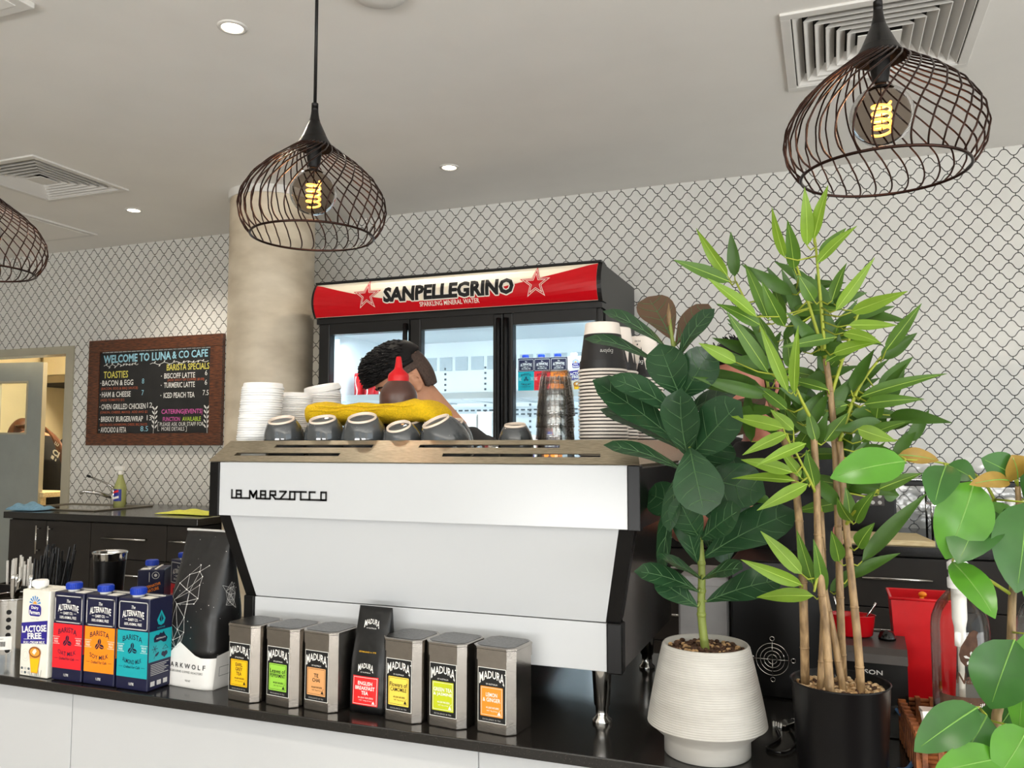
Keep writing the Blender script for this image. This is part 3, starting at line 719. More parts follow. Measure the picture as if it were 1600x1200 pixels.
b.b2((FX0+.06, .66, .25), (FX1-.06, .68, 2.03), M['fridge_white']); b.b2((FX0+.06, .07, 2.0), (FX1-.06, .66, 2.03), M['fridge_white']); b.b2((FX0+.06, .07, .25), (FX1-.06, .66, .27), M['fridge_white'])
for i in range(14):                                  # air slots across the back of the liner
    x = FX0+.12+i*.103
    b.b2((x, .654, 1.83), (x+.08, .661, 1.91), M['fridge_grey'])
for r_ in (1.56, 1.585, 1.36, 1.385, 1.16):
    for i in range(36):
        if i % 9 > 7: continue
        x = FX0+.12+i*.0395; b.b2((x, .655, r_), (x+.024, .661, r_+.009), M['fridge_slot'])
for x in (FX0+.2, FX0+.46, FX0+.72, FX0+1.0, FX0+1.3):
    for i in range(24): b.b2((x, .654, 1.1+i*.032), (x+.011, .661, 1.112+i*.032), M['fridge_slot'])
b.build('liner', fr)
shelf_z = (1.66, 1.30, .95, .6)
for k, z in enumerate((1.632, 1.235, .9, .6)):
    for a, c in ((FX0+.07, -2.085), (-2.065, -1.56), (-1.53, FX1-.07)):
        zz = z if not (k == 0) else z
        b = MB()
        for i in range(14): y = .16+i*.035; b.tube([(a, y, zz), (c, y, zz)], .0025, M['fridge_white'], 6)
        for x in (a+.004, (a+c)/2, c-.004): b.tube([(x, .15, zz-.004), (x, .63, zz-.004)], .004, M['fridge_white'], 6)
        b.b2((a, .128, zz-.004), (c, .134, zz+.03), M['fridge_white'])
        b.build('shelf', fr)
b = MB()
for x in (FX0+.075, -2.075, -1.545, FX1-.075): b.b2((x-.008, .085, .35), (x+.008, .095, 1.97), M['fridge_led'])
b.build('light_strip', fr, 'white lit strip')
dxs = [(FX0+.012, -2.045), (-2.043, -1.520), (-1.518, FX1-.008)]
ow = [(-2.535, -2.055), (-1.985, -1.580), (-1.470, -1.030)]
ow = [(at(515, 522, FY).x, at(638, 515, FY).x), (at(657, 514, FY).x, at(770, 503, FY).x), (at(801, 505, FY).x, at(932, 497, FY).x)]
for k, ((a, c), (p, q)) in enumerate(zip(dxs, ow)):
    d = MB(); z0, z1, y0, y1 = .27, 2.045, .0, .055; f1 = 1.985
    d.b2((a, y0, z0), (p, y1, z1), M['fridge_black'], .006); d.b2((q, y0, z0), (c, y1, z1), M['fridge_black'], .006)
    d.b2((p, y0+.004, f1), (q, y1, z1), M['fridge_black']); d.b2((p, y0+.004, z0), (q, y1, z0+.07), M['fridge_black'])
    dr = d.build('door', fr)
    g = MB(); g.b2((p, .02, z0+.07), (q, .024, f1), M['pane']); g.build('door_glass', dr)
    h = MB(); hx = c-.02 if k != 2 else a+.018
    h.tube([(hx, -.006, .55), (hx, -.012, .62), (hx, -.012, 1.96), (hx, -.006, 2.02)], .013, M['black_plastic'], 10); h.build('handle', dr)
# bowed header sign
SB0, SB1 = 2.074, 2.262
def bow(u, v, off=0):                                # u metres from the left end, v metres up from the sign foot
    t = v/(SB1-SB0); y = -.05*(1-(2*t-.95)**2*.7)-off
    return Vector((FX0+.0+u, y, SB0+v))
SW = FX1-FX0
b = MB(); n = 10
outline = [(bow(0, (SB1-SB0)*i/n).y, SB0+(SB1-SB0)*i/n) for i in range(n+1)]+[(.06, SB1), (.06, SB0)]
b.prism(outline, 'x', FX0-.006, FX0+.008, M['fridge_black']); b.prism(outline, 'x', FX1-.016, FX1+.006, M['fridge_black'])
b.b2((FX0, -.02, SB1), (FX1, .06, SB1+.01), M['fridge_black']); b.b2((FX0, -.004, SB0-.03), (FX1, .06, SB0-.002), M['fridge_black'])
hd = b.build('header', fr)
b = MB()
u0, u1 = .008, SW-.016
def grid(m, top, bot, off, nu=40, nv=8):
    for i in range(nu):
        for j in range(nv):
            P = []
            for (ii, jj) in ((i, j), (i+1, j), (i+1, j+1), (i, j+1)):
                u = u0+(u1-u0)*ii/nu; lo, hi = bot(u), top(u); P.append(bow(u, lo+(hi-lo)*jj/nv, off))
            b.add(P, [[0, 1, 2, 3]], m, True)
hS = SB1-SB0
def wave(u):                                         # red field: high at both ends, dipping under the name
    t = (u-u0)/(u1-u0)
    if t < .42: s = t/.42; return hS*(.985-.70*(1-(1-s)**1.55))
    s = (t-.42)/.58; return hS*(.285+.70*s**1.55)
grid(M['sign_cream'], lambda u: hS-.004, lambda u: .003, 0)
grid(M['sign_red'], lambda u: min(hS-.006, wave(u)), lambda u: .004, .0012)
dc = Decal(b, (0, 0, 0), (1, 0, 0), (0, 0, 1), fn=lambda u, v, off: bow(u, v, off+.0014)); dc.grid = .024
tx = (at(602, 452, FY-.03).x+at(805, 435, FY-.03).x)/2-FX0; tw = at(805, 435, FY-.03).x-at(602, 452, FY-.03).x
for dx, dy in ((-.006, 0), (.006, 0), (0, -.006), (0, .006), (-.004, -.005), (.004, -.005), (.005, .004), (-.005, .004)):
    dc.text('SANPELLEGRINO', tx+dx, .098+dy, tw, .082, M['sign_white'], .0006, bold=.05)
dc.text('SANPELLEGRINO', tx, .098, tw, .082, M['black'], .0012, bold=.05)
dc.text('SPARKLING MINERAL WATER', tx+.01, .037, .335, .023, M['sign_white'], .0012, bold=.012)
def star(u, v, r, m, off):
    P = [(u+(r if i % 2 == 0 else r*.40)*math.sin(i*PI/5), v+(r if i % 2 == 0 else r*.40)*math.cos(i*PI/5)) for i in range(10)]
    dc.emit(P+[(u, v)], [[10, (i+1) % 10, i] for i in range(10)], m, off)
for px, py in ((575, 463), (838, 443)):
    c_ = at(px, py, FY-.04); u, v = c_.x-FX0, hS*.53
    star(u, v, .088, M['sign_red'], .0016); star(u, v, .078, M['sign_white'], .002); star(u, v, .070, M['sign_red'], .0024); star(u, v, .056, M['sign_white'], .0028); star(u, v, .048, M['sign_red'], .0032)
b.build('header_sign', fr, 'red and cream mineral water sign with two stars')
for x in (-2.3, -1.78, -1.25):
    area('fridge_light', (x, FY+.12, 1.95), (x, FY+.4, 1.2), .4, .05, 2, (.88, .95, 1))
    area('fridge_light', (x, FY+.10, 1.25), (x, FY+.6, 1.3), .4, .6, 1.3, (.88, .95, 1))

# ------------------------------------------------------------------ back benches along the tiled wall
BY, BT = 3.74, .975
def bench(name, label, x0, x1):
    b = MB(); b.b2((x0, BY, BT-.04), (x1, WALL, BT), M['stone'], .003); return tag(b.build(name), label, 'worktop')
bL0, bL1 = at(5, 806, BY).x, -3.30
bt = bench('worktop', 'black stone worktop with sink under the chalkboard', bL0, bL1)
bench('worktop', 'black stone worktop with chopping board behind the plants', -.93, 1.9)
def cab_unit(name, label, x0, x1, fronts, group):
    """fronts: (kind, x0, x1, z0, z1, handle points)"""
    t = thing(name, label, 'cabinet', (x0, BY+.02, 0), group=group); w_ = x1-x0
    b = MB(); b.b2((0, .02, .1), (w_, WALL-BY-.03, BT-.045), M['cab_gap']); b.b2((.0, .07, 0), (w_, WALL-BY-.05, .1), M['cab_gap']); b.build('body', t)
    for kind, a, c, z0, z1, (ha, hb) in fronts:
        d = MB(); d.b2((a+.0025, 0, z0+.0025), (c-.0025, .02, z1-.0025), M['cab'], .001); do = d.build(kind, t)
        h = MB(); A = Vector((ha[0], -.03, ha[1])); B = Vector((hb[0], -.03, hb[1])); h.tube([A, B], .006, M['chrome'], 10)
        dd = (B-A).normalized()*.02
        for P in (A+dd, B-dd): h.tube([P, P+Vector((0, .031, 0))], .005, M['chrome'], 8)
        h.build('handle', do, 'steel bar handle')
    return t
kx = [bL0+.03, at(138, 818, BY).x, at(257, 825, BY).x, at(345, 830, BY).x]
z1 = BT-.045
w0 = kx[1]-kx[0]; w1 = kx[2]-kx[1]; dm = (at(74, 850, BY).x-kx[0])
hx0, hx1 = at(58, 850, BY).x-kx[0], at(76.5, 850, BY).x-kx[0]
cab_unit('base_cabinet', 'dark two-door base cabinet with upright bar handles beside the kitchen doorway', kx[0], kx[1],
         [('door', 0, (hx0+hx1)/2, .11, z1, ((hx0, z1-.20), (hx0, z1-.03))), ('door', (hx0+hx1)/2, w0, .11, z1, ((hx1, z1-.20), (hx1, z1-.03)))], 'dark cabinets under the left worktop')
def drawers(name, label, x0, x1, group):
    w_ = x1-x0; zs = [z1, z1-.205, z1-.41, z1-.615, .11]
    return cab_unit(name, label, x0, x1, [('drawer', 0, w_, zs[i+1], zs[i], ((w_*.2, zs[i]-.085), (w_*.78, zs[i]-.085))) for i in range(4)], group)
drawers('drawer_unit', 'dark four-drawer unit in the middle of the left bench', kx[1], kx[2], 'dark cabinets under the left worktop')
drawers('drawer_unit', 'dark drawer unit nearest the column, half behind the coffee bag', kx[2], -3.30, 'dark cabinets under the left worktop')
ry = [-.92, -.3, at(1335, 900, BY).x-.06, at(1545, 900, BY).x-.1, 1.85]
for i, lb in enumerate(('dark drawer unit beside the fridge, behind the fig plant', 'dark drawer unit behind the bamboo canes', 'dark drawer unit behind the red caddy and syrup bottle', 'dark drawer unit furthest along the right bench')):
    drawers('drawer_unit', lb, ry[i], ry[i+1], 'dark cabinets under the right worktop')
# chalkboard menu
cb = thing('chalkboard_menu', 'chalkboard menu in a dark wood frame on the tiled wall', 'chalkboard', (-5.075, WALL-.03, 1.385))
cw, ch, cf = 1.215, .765, .105
b = MB(); b.b2((cf-.01, .008, cf-.03), (cw-cf+.01, .028, ch-cf+.01), M['chalkboard']); bd = b.build('board', cb)
for lo, hi in (((0, 0), (cw, cf-.02)), ((0, ch-cf+.02), (cw, ch)), ((0, cf-.02), (cf, ch-cf+.02)), ((cw-cf, cf-.02), (cw, ch-cf+.02))):
    b = MB(); b.b2((lo[0], 0, lo[1]), (hi[0], .03, hi[1]), M['wood_frame'], .003); b.build('frame_rail', cb)
b = MB(); dc = Decal(b, (cf, .0076, cf-.02), (1, 0, 0), (0, 0, 1), (0, -1, 0)); K = M['chalk']; off = .0004
BW, BH = cw-2*cf, ch-2*cf+.04
def T(s, u, v, w, h, c_, **k): dc.text(s, u*BW, v*BH, w*BW, h*BH, K[c_], off, align='l', **k)
T('WELCOME TO LUNA', .035, .905, .62, .10, 'blue', bold=.03, rot=.012); T('& CO CAFE', .665, .92, .31, .09, 'blue', bold=.02, rot=.012)
for (a, c) in ((.04, .36), (.47, .98)):
    P = [((a+(c-a)*i/24)*BW, (.825+.012*math.sin(i*1.3)+(.01*i/24))*BH) for i in range(25)]; dc.line(P, .0035, K['white'], off)
    for i in range(2, 24, 2): dc.ell(P[i][0], P[i][1]+.008*(1 if i % 4 else -1), .009, .004, K['white'], off, rot=.6, n=8)
b.build('heading', cb, 'blue chalk heading'); b = MB(); dc.mb = b
T('TOASTIES', .04, .715, .23, .085, 'yellow', bold=.01)
b2 = MB(); dc.mb = b2; T('BARISTA SPECIALS', .62, .775, .37, .075, 'yellow', bold=.01)
dc.mb = b; bp = MB()
for i, (s, w_, v, pr, c_, sub) in enumerate((('BACON & EGG', .29, .615, '8', 'white', '(BACON, EGG & BBQ SAUCE)'), ('HAM & CHEESE', .27, .475, '7', 'white', '(ADD TOMATO $1)'),
                                   ('OVEN GRILLED CHICKEN', .41, .325, '12', 'white', '(ONION, CHEESE, MAYO)  ADD AVO $2'), ('BREKKY BURGER/WRAP', .39, .175, '13', 'white', '(BACON, EGG, HASHBROWN, CHEESE, BBQ SAUCE)'), ('AVOCADO & FETA', .24, .045, '8.5', 'white', ''))):
    dc.ell(.016*BW, v*BH, .004, .004, K['white'], off, n=8); T(s, .03, v, w_, .066, 'white', bold=.012)
    dc.mb = bp; T(pr, .40 if len(pr) < 2 else (.455 if len(pr) == 2 else .40), v+.01, .02+.025*(len(pr)-1), .062, 'blue' if i in (0, 1, 4) else 'white'); dc.mb = b
    if sub: T(sub, .02, v-.072, min(.44, .0135*len(sub)+.02), .038, 'orange', bold=.006)
b.build('toasties_list', cb, 'toasties written in chalk'); bp.build('price_column', cb, 'toastie prices in chalk'); dc.mb = b2
for s, w_, v, pr in (('BISCOFF LATTE', .27, .675, '6'), ('TURMERIC LATTE', .27, .565, '6'), ('ICED PEACH TEA', .27, .445, '7.5')):
    dc.ell(.575*BW, v*BH, .004, .004, K['white'], off, n=8); T(s, .60, v, w_, .064, 'white', bold=.012); T(pr, .955 if len(pr) < 2 else .94, v+.02, .02 if len(pr) < 2 else .05, .06, 'white')
T('(ADD SHOT OF COFFEE $0.50)', .63, .62, .32, .036, 'orange', bold=.006)
b2.build('specials_list', cb, 'barista specials in chalk'); b = MB(); dc.mb = b; T('CATERING|EVENTS|', .585, .245, .355, .07, 'pink', bold=.012); T('FUNCTION', .60, .165, .15, .05, 'pink', bold=.012); T('AVAILABLE', .77, .165, .16, .05, 'lime', bold=.012)
T('PLEASE ASK OUR STAFF FOR', .575, .105, .38, .045, 'white'); T('MORE DETAILS', .59, .05, .20, .045, 'white')
dc.line([(.568*BW, .13*BH), (.556*BW, .13*BH), (.556*BW, .03*BH), (.568*BW, .03*BH)], .003, K['white'], off); dc.line([(.80*BW, .075*BH), (.81*BW, .075*BH), (.81*BW, .02*BH), (.80*BW, .02*BH)], .003, K['white'], off)
b.build('catering_note', cb, 'pink and lime chalk note')
for cx_, sg in ((.525, 1), (.978, -1)):
    b = MB(); dc.mb = b; dc.line([((cx_-.008*sg)*BW, 0), (cx_*BW, .3*BH)], .003, K['white'], off)
    for i in range(5):
        v = (.06+i*.055)*BH
        for q in (-1, 1): dc.ell(cx_*BW+q*.014, v+.012, .016, .0055, K['white'], off, rot=q*.9 if q > 0 else PI-.9, n=10)
    b.build('leaf_sprig', cb, 'white chalk leaf sprig')
# ------------------------------------------------------------------ cartons on the counter
CT = .85
def beans(dc, u, v, s, m, line):
    for a, du, dv in ((.9, 0, .62), (.45, -.62, -.36), (-.75, .62, -.36)):
        dc.ell(u+du*s, v+dv*s, s*.66, s*.46, m, .0007, rot=a+.5, n=18)
        c_, n_ = math.cos(a+.5), math.sin(a+.5); dc.line([(u+du*s-c_*s*.55, v+dv*s-n_*s*.55), (u+du*s+n_*s*.08, v+dv*s-c_*s*.08), (u+du*s+c_*s*.55, v+dv*s+n_*s*.55)], s*.11, line, .0010)
CW, CD, CH = .0905, .068, .197
def carton_base(t, body_m, low=True):
    b = MB(); b.b2((-CW/2, 0, .001), (CW/2, CD, CH), body_m, .0025); return b
def carton_top(t, cap_m, cx=-.012):
    b = MB(); b.lathe([(.0125, 0), (.0125, .006), (.0165, .0065)], M['white'], 28, Matrix.Translation((cx, .024, CH)))
    b.lathe([(.0165, .005), (.0168, .0065), (.0168, .018), (.0155, .0195)], cap_m, 28, Matrix.Translation((cx, .024, CH)))
    for i in range(28):
        a = 2*PI*i/28; b.box((cx+.0168*math.cos(a), .024+.0168*math.sin(a), CH+.012), (.0014, .0014, .010), cap_m)
    b.build('cap', t)
    b = MB(); b.b2((cx+.024, .006, CH), (cx+.052, .030, CH+.0012), M['carton_white']); b.b2((-CW/2+.002, CD*.62, CH), (CW/2-.002, CD*.70, CH+.002), M['carton_white']); b.build('top_fold', t)
def alt_front(dc, col, name, W=CW, H=CH):
    nv = M['navy']; k = H/.197
    dc.rect(-W/2+.0015, .028*k, W/2-.0015, .127*k, col, .0003)
    dc.frame(-W/2+.005, .131*k, W/2-.005, .189*k, .0022, M['grey_line'], .0005, .004)
    for y in (.1285,): dc.rect(-W/2+.0015, .127*k, W/2-.0015, .129*k, nv, .0003)
    w = M['white']
    dc.text('The', 0, .178*k, .011, .007, w, bold=.01, slant=.3)
    dc.text('ALTERNATIVE', 0, .1625*k, .062, .0125, w, bold=.02, arch=.003, grow=.25)
    dc.text('DAIRY CO.', 0, .1510*k, .028, .0062, w, bold=.02); dc.line([(-.024, .151*k), (-.017, .151*k)], .0007, w); dc.line([(.017, .151*k), (.024, .151*k)], .0007, w)
    dc.text('100% ANIMAL FREE', 0, .1415*k, .050, .0062, w, bold=.01)
    dc.text('BARISTA', 0, .1080*k, .056, .0115, nv, bold=.008, arch=.006)
    beans(dc, 0, .0885*k, .0105, nv, col)
    for sx, s in ((-1, 'DAIRY|FREE'), (1, 'MADE FOR|MILK')):
        q = s.split('|'); dc.text(q[0], sx*.0335, .0925*k, .014, .0042, w); dc.text(q[1], sx*.0335, .0865*k, .012, .0042, w)
        for z in (.0975, .0820): dc.line([(sx*.0335-.010, z*k), (sx*.0335+.010, z*k)], .0006, w)
    dc.text(name, 0, .0665*k, .054, .0095, nv, bold=.006, arch=-.006)
    dc.text('Crafted For Café', 0, .0500*k, .046, .0060, nv, bold=.008, slant=.2)
    dc.line([(-.037, .050*k), (-.027, .050*k)], .0007, nv); dc.line([(.027, .050*k), (.037, .050*k)], .0007, nv)
    dc.text('1 LITRE', 0, .0140*k, .014, .0055, w, bold=.01)
def alt_carton(label, col, name, group=None):
    t = thing('plant_milk_carton', label, 'milk carton', group=group)
    b = carton_base(t, M['navy']); dc = Decal(b, (0, -.0001, 0), (1, 0, 0), (0, 0, 1), (0, -1, 0)); alt_front(dc, col, name)
    ds = Decal(b, (CW/2+.0001, CD/2, 0), (0, 1, 0), (0, 0, 1), (1, 0, 0)); nv = M['navy']; w = M['white']; h = CD/2-.0015
    ds.rect(-h, .062, h, .127, col, .0003)
    # leaf drop, map, little plant doodles, ingredient panel
    ds.poly([(0, .170), (.012, .150), (.008, .140), (0, .137), (-.008, .140), (-.012, .150)], col, .0006); ds.poly([(0, .163), (.006, .150), (0, .143), (-.006, .150)], nv, .0009); ds.line([(0, .141), (0, .160)], .0014, col, .0012)
    ds.text('ALMOND' if 'ALM' in name else 'PLANT', 0, .1325, .022, .0035, col, .0006)
    ds.poly([(-.020, .112), (-.014, .118), (-.006, .117), (-.002, .121), (.004, .119), (.008, .123), (.012, .115), (.020, .107), (.016, .099), (.008, .099), (.000, .104), (-.010, .102), (-.019, .103)], nv, .0006)
    ds.text('AUSTRALIAN', .000, .1095, .026, .0034, w, .0010)
    for i in range(6): a = i*PI/3; ds.line([(-.016, .088), (-.016+.008*math.cos(a), .088+.008*math.sin(a))], .0012, nv)
    ds.line([(.006, .084), (.014, .092), (.022, .084), (.006, .084)], .0009, nv); ds.line([(-.018, .068), (-.012, .078)], .001, nv); ds.ell(-.009, .076, .006, .0025, nv, rot=.7)
    for q in (-1, 1): ds.ell(.012+q*.004, .074, .005, .005, nv)
    ds.poly([(.003, .073), (.021, .073), (.012, .065)], nv, .0006)
    for i in range(7): ds.line([(-.026, .0555-i*.0036), (.024-(i % 3)*.006, .0555-i*.0036)], .0011, M['grey_line'], .0006)
    for i in range(3): ds.rect(-.026+i*.018, .010, -.014+i*.018, .020, M['grey_line'], .0006)
    b.build('box', t); carton_top(t, M['blue_cap']); return t
c_oat = alt_carton('oat milk carton with a red lower half and blue cap', M['oat_red'], 'OAT MILK', 'milk cartons along the counter')
c_soy = alt_carton('soy milk carton with an orange lower half and blue cap', M['soy_orange'], 'SOY MILK', 'milk cartons along the counter')
c_alm = alt_carton('almond milk carton with a teal lower half at the counter front', M['almond_teal'], 'ALMOND MILK', 'milk cartons along the counter')
setloc(c_oat, (-1.628, 1.438, CT)); setloc(c_soy, (-1.533, 1.439, CT)); setloc(c_alm, (-1.435, 1.436, CT), (0, 0, R(-1)))
def lactose_carton(label, group=None):
    t = thing('dairy_milk_carton', label, 'milk carton', group=group)
    b = carton_base(t, M['carton_white']); dc = Decal(b, (0, -.0001, 0), (1, 0, 0), (0, 0, 1), (0, -1, 0)); w = M['white']
    for i in range(7):
        a = R(12+26*i); c_, s_ = math.cos(a), math.sin(a); q = .10
        P = [(.0075, -q), (.0185, -q*1.15), (.0185, q*1.15), (.0075, q)]
        dc.poly([(r*math.cos(a+o)-.002, .1655+r*math.sin(a+o)) for r, o in P], M['sky_blue'])
    dc.ell(-.002, .1655, .006, .006, M['caramel'], .0006, t0=0, t1=180)
    dc.rect(-.021, .138, .019, .164, M['lf_blue'], .0007, r=.008)
    dc.text('Dairy', -.001, .1565, .024, .009, w, .0011, bold=.03); dc.text('Farmers', -.001, .1465, .034, .009, w, .0011, bold=.03)
    dc.text('SINCE 1900', 0, .1320, .026, .0036, M['grey_line'])
    dc.poly([(-CW/2+.0015, .072), (CW/2-.004, .078), (CW/2-.004, .131), (-CW/2+.0015, .120)], M['lf_blue'], .0005)
    dc.text('LACTOSE', -.001, .1095, .080, .0155, w, .0009, bold=.035, rot=.11); dc.text('FREE', .001, .0935, .046, .0135, w, .0009, bold=.035, rot=.11)
    dc.line([(-.034, .0835), (.034, .0895)], .0007, w, .0009); dc.text('FULL CREAM MILK', .001, .0785, .070, .0068, w, .0009, bold=.02, rot=.09)
    dc.poly([(-.014, .058), (.024, .058), (.016, .010), (-.006, .010)], M['caramel'], .0010); dc.poly([(-.010, .042), (.020, .042), (.014, .012), (-.004, .012)], M['yellow_l'], .0013)
    dc.ell(.005, .057, .0195, .0125, M['brown'], .0014); dc.ell(.005, .057, .0155, .009, M['caramel'], .0016); dc.poly([(.004, .051), (.012, .060), (.007, .065), (.001, .062), (-.003, .056)], M['carton_white'], .0019)
    P = [(-.026+.012*math.cos(R(30*i)), .048+.014*math.sin(R(30*i))) for i in range(12)]; dc.line(P, .0006, M['grey_line'], .0008, True); dc.line([(-.026+(p[0]+.026)*.6, .048+(p[1]-.048)*.6) for p in P], .0006, M['grey_line'], .0008, True)
    rnd = random.Random(4)
    for i in range(6): dc.ell(-.036+.011*(i % 3), .018-.009*(i//3), .004, .003, M['grey_line'] if i % 2 else M['fridge_slot'], .0007, n=10)
    for i in range(9): dc.line([(-.008+.004*i, .002), (-.008+.004*i+rnd.uniform(-.006, .006), .012+rnd.random()*.008)], .0008, M['fridge_slot'], .0008)
    b.build('box', t); carton_top(t, M['lid_white'], -.018); return t
c_lac = lactose_carton('white lactose-free full cream milk carton with white cap on the counter', 'milk cartons along the counter'); setloc(c_lac, (-1.728, 1.436, CT), (0, 0, R(-2)))
# cartons turned side-on further back on the counter
def side_carton(label, col, loc, rz):
    t = thing('plant_milk_carton', label, 'milk carton', loc, rz, 'milk cartons at the back of the counter')
    b = carton_base(t, M['navy']); dc = Decal(b, (0, -.0001, 0), (1, 0, 0), (0, 0, 1), (0, -1, 0)); alt_front(dc, col, 'SOY MILK')
    ds = Decal(b, (CW/2+.0001, CD/2, 0), (0, 1, 0), (0, 0, 1), (1, 0, 0)); h = CD/2-.0015
    ds.rect(-h, .02, h, .125, col, .0003); ds.text('#ALTERNATIVE', 0, .153, .052, .008, M['soy_orange'], bold=.01, rot=.3); ds.text('BY NATURE', 0, .142, .044, .008, M['soy_orange'], bold=.01, rot=.3)
    P = [(.012+.009*math.cos(R(24*i)), .182+.009*math.sin(R(24*i))) for i in range(15)]; ds.line(P, .0015, M['grey_line'], .0006, True); ds.ell(.012, .182, .004, .004, M['grey_line']); ds.line([(-.004, .165), (-.004, .19)], .0015, M['grey_line'])
    b.build('box', t); carton_top(t, M['blue_cap']); return t
side_carton('navy milk carton with slanting orange words turned corner-on behind the teal carton', M['soy_orange'], (-1.775, 1.80, CT), R(-58))
side_carton('navy milk carton with red base, furthest back beside the coffee bag', M['oat_red'], (-1.79, 1.955, CT), R(-20))

# ------------------------------------------------------------------ coffee bag with a wolf of white lines
def bag_loops(W, D, H, ntop, lean=0, pinch=.006, m=24, ztop=1.0, neck=.86):
    L = []
    for j in range(ntop+1):
        t = j/ntop; z = H*t
        k = 1-max(0, (t-.45)/.55)**1.3*(1-pinch/D); w_ = W*(1-(1-neck)*max(0, (t-.5)/.5)); bul = 1+.05*math.sin(PI*min(1, t*1.4))
        loop = []
        for i in range(m):
            a = 2*PI*i/m; c_, s_ = math.cos(a), math.sin(a); e = .42
            x = abs(c_)**e*(1 if c_ > 0 else -1)*w_/2*bul; y = abs(s_)**e*(1 if s_ > 0 else -1)*D*k/2*bul
            loop.append((x+lean*z*.0, y+lean*z, z))
        L.append(loop)
    return L
dw = thing('coffee_bag', 'tall black coffee bag with white line wolf and white base', 'coffee bag', (-1.340, 1.543, CT), R(-5))
BWd, BDp, BHt = .150, .095, .335
b = MB(); L = bag_loops(BWd, BDp, BHt, 20, .05, neck=.92); b.loft(L[:5], M['bag_white'], caps=False); b.loft(L[4:], M['bag_black']); sk = b.build('bag', dw); fix_normals(sk)
def bag_front(u, v, off):
    t = v/BHt; k = 1-max(0, (t-.45)/.55)**1.3*(1-.006/BDp); bul = 1+.05*math.sin(PI*min(1, t*1.4))
    sag = 1-abs(u/(BWd/2*.99))**4.5 if abs(u) < BWd/2*.99 else 0
    return Vector((u, -BDp*k/2*bul*(max(0, sag)**.24)+.05*v-off, v))
def bag_side(u, v, off):
    t = v/BHt; bul = 1+.05*math.sin(PI*min(1, t*1.4)); w_ = BWd*(1-.08*max(0, (t-.5)/.5))
    return Vector((w_/2*bul+off, u+.05*v, v))
b = MB(); dc = Decal(b, (0, 0, 0), (1, 0, 0), (0, 0, 1), fn=bag_front); dc.grid = .012
# white peaks round the foot
zig = [(-.0745, .082), (-.050, .068), (-.018, .096), (.030, .070), (.055, .064), (.0745, .070)]
for i in range(len(zig)-1):
    (ua, va), (ub, vb) = zig[i], zig[i+1]; ns = 6
    for j in range(ns):
        q0, q1 = j/ns, (j+1)/ns; a0, a1 = ua+(ub-ua)*q0, ua+(ub-ua)*q1; h0, h1 = va+(vb-va)*q0, va+(vb-va)*q1
        for r in range(6):
            b.add([dc.p(a0, h0*r/6+.001, .0012), dc.p(a1, h1*r/6+.001, .0012), dc.p(a1, h1*(r+1)/6+.001, .0012), dc.p(a0, h0*(r+1)/6+.001, .0012)], [[0, 1, 2, 3]], M['bag_white'], True)
bs = MB(); ds = Decal(bs, (0, 0, 0), (0, 1, 0), (0, 0, 1), fn=bag_side); ds.grid = .012
ds.poly([(-.040, .001), (.040, .001), (.040, .085), (.010, .078), (-.036, .072)], M['bag_white'], .0015)
ds.frame(-.026, .028, .012, .047, .0008, M['black'], .002)
dc.text('DARKWOLF', .000, .047, .116, .0105, M['black'], .0022, space=1.6, bold=.012); dc.text('MELBOURNE COFFEE ROASTERS', .002, .034, .100, .0048, M['black'], .0022, space=1.2)
dc.text('1KG NET', .012, .016, .016, .004, M['black'], .0022)
wolf = dict(a=(.005, .262), b=(-.022, .240), c=(-.046, .220), d=(-.062, .190), e=(.006, .248), f=(.030, .262), g=(.018, .238), h=(.016, .220), i=(.020, .192), j=(.012, .180), k=(-.008, .178), l=(-.020, .208), m=(-.052, .184), n=(-.040, .176), o=(-.010, .204), p=(-.066, .150), q=(-.048, .132), r=(-.028, .122), s=(-.010, .150), t=(-.008, .118), u=(-.060, .105), v=(-.040, .098), w=(-.018, .108), x=(-.030, .082), y=(-.050, .080), z=(-.016, .092))
E_ = 'ab bc cd ae ef eg gh hi ij jk kn nm md ab be bl cl lo oh lg eo om mo nk lm co ho oi ok ks sn sr rn rq qn mp pq pd qr rt ts qu up uv vq vr rw wt vw ux xv uy yx xw wz zt xz tr mq ni os'.split()
for e in E_: dc.line([wolf[e[0]], wolf[e[1]]], .0009, M['grey_line'], .0014)
for p in wolf.values(): dc.ell(p[0], p[1], .0014, .0014, M['white'], .0017, n=8)
bw2 = MB(); ds.mb = bw2; rnd = random.Random(7); P = [(-.028, .222), (-.018, .208), (-.014, .19), (-.018, .178), (-.006, .182), (.004, .175), (.012, .168), (.006, .186), (.010, .20), (.006, .216), (0, .226), (-.004, .214), (-.002, .198), (-.01, .2)]
for i in range(len(P)):
    for j in range(i): 
        if (Vector(P[i])-Vector(P[j])).length < .026: ds.line([P[i], P[j]], .0006, M['grey_line'], .0014)
b.build('front_print', dw, 'white wolf of lines and maker name'); bs.build('side_panel', dw, 'white side panel'); bw2.build('side_wolf', dw, 'small wolf head of white lines')
b = MB(); zt_ = BHt; b.b2((-BWd/2*.93, .05*zt_-.003, zt_-.001), (BWd/2*.93, .05*zt_+.003, zt_+.004), M['grey_line']); b.build('top_seal', dw)

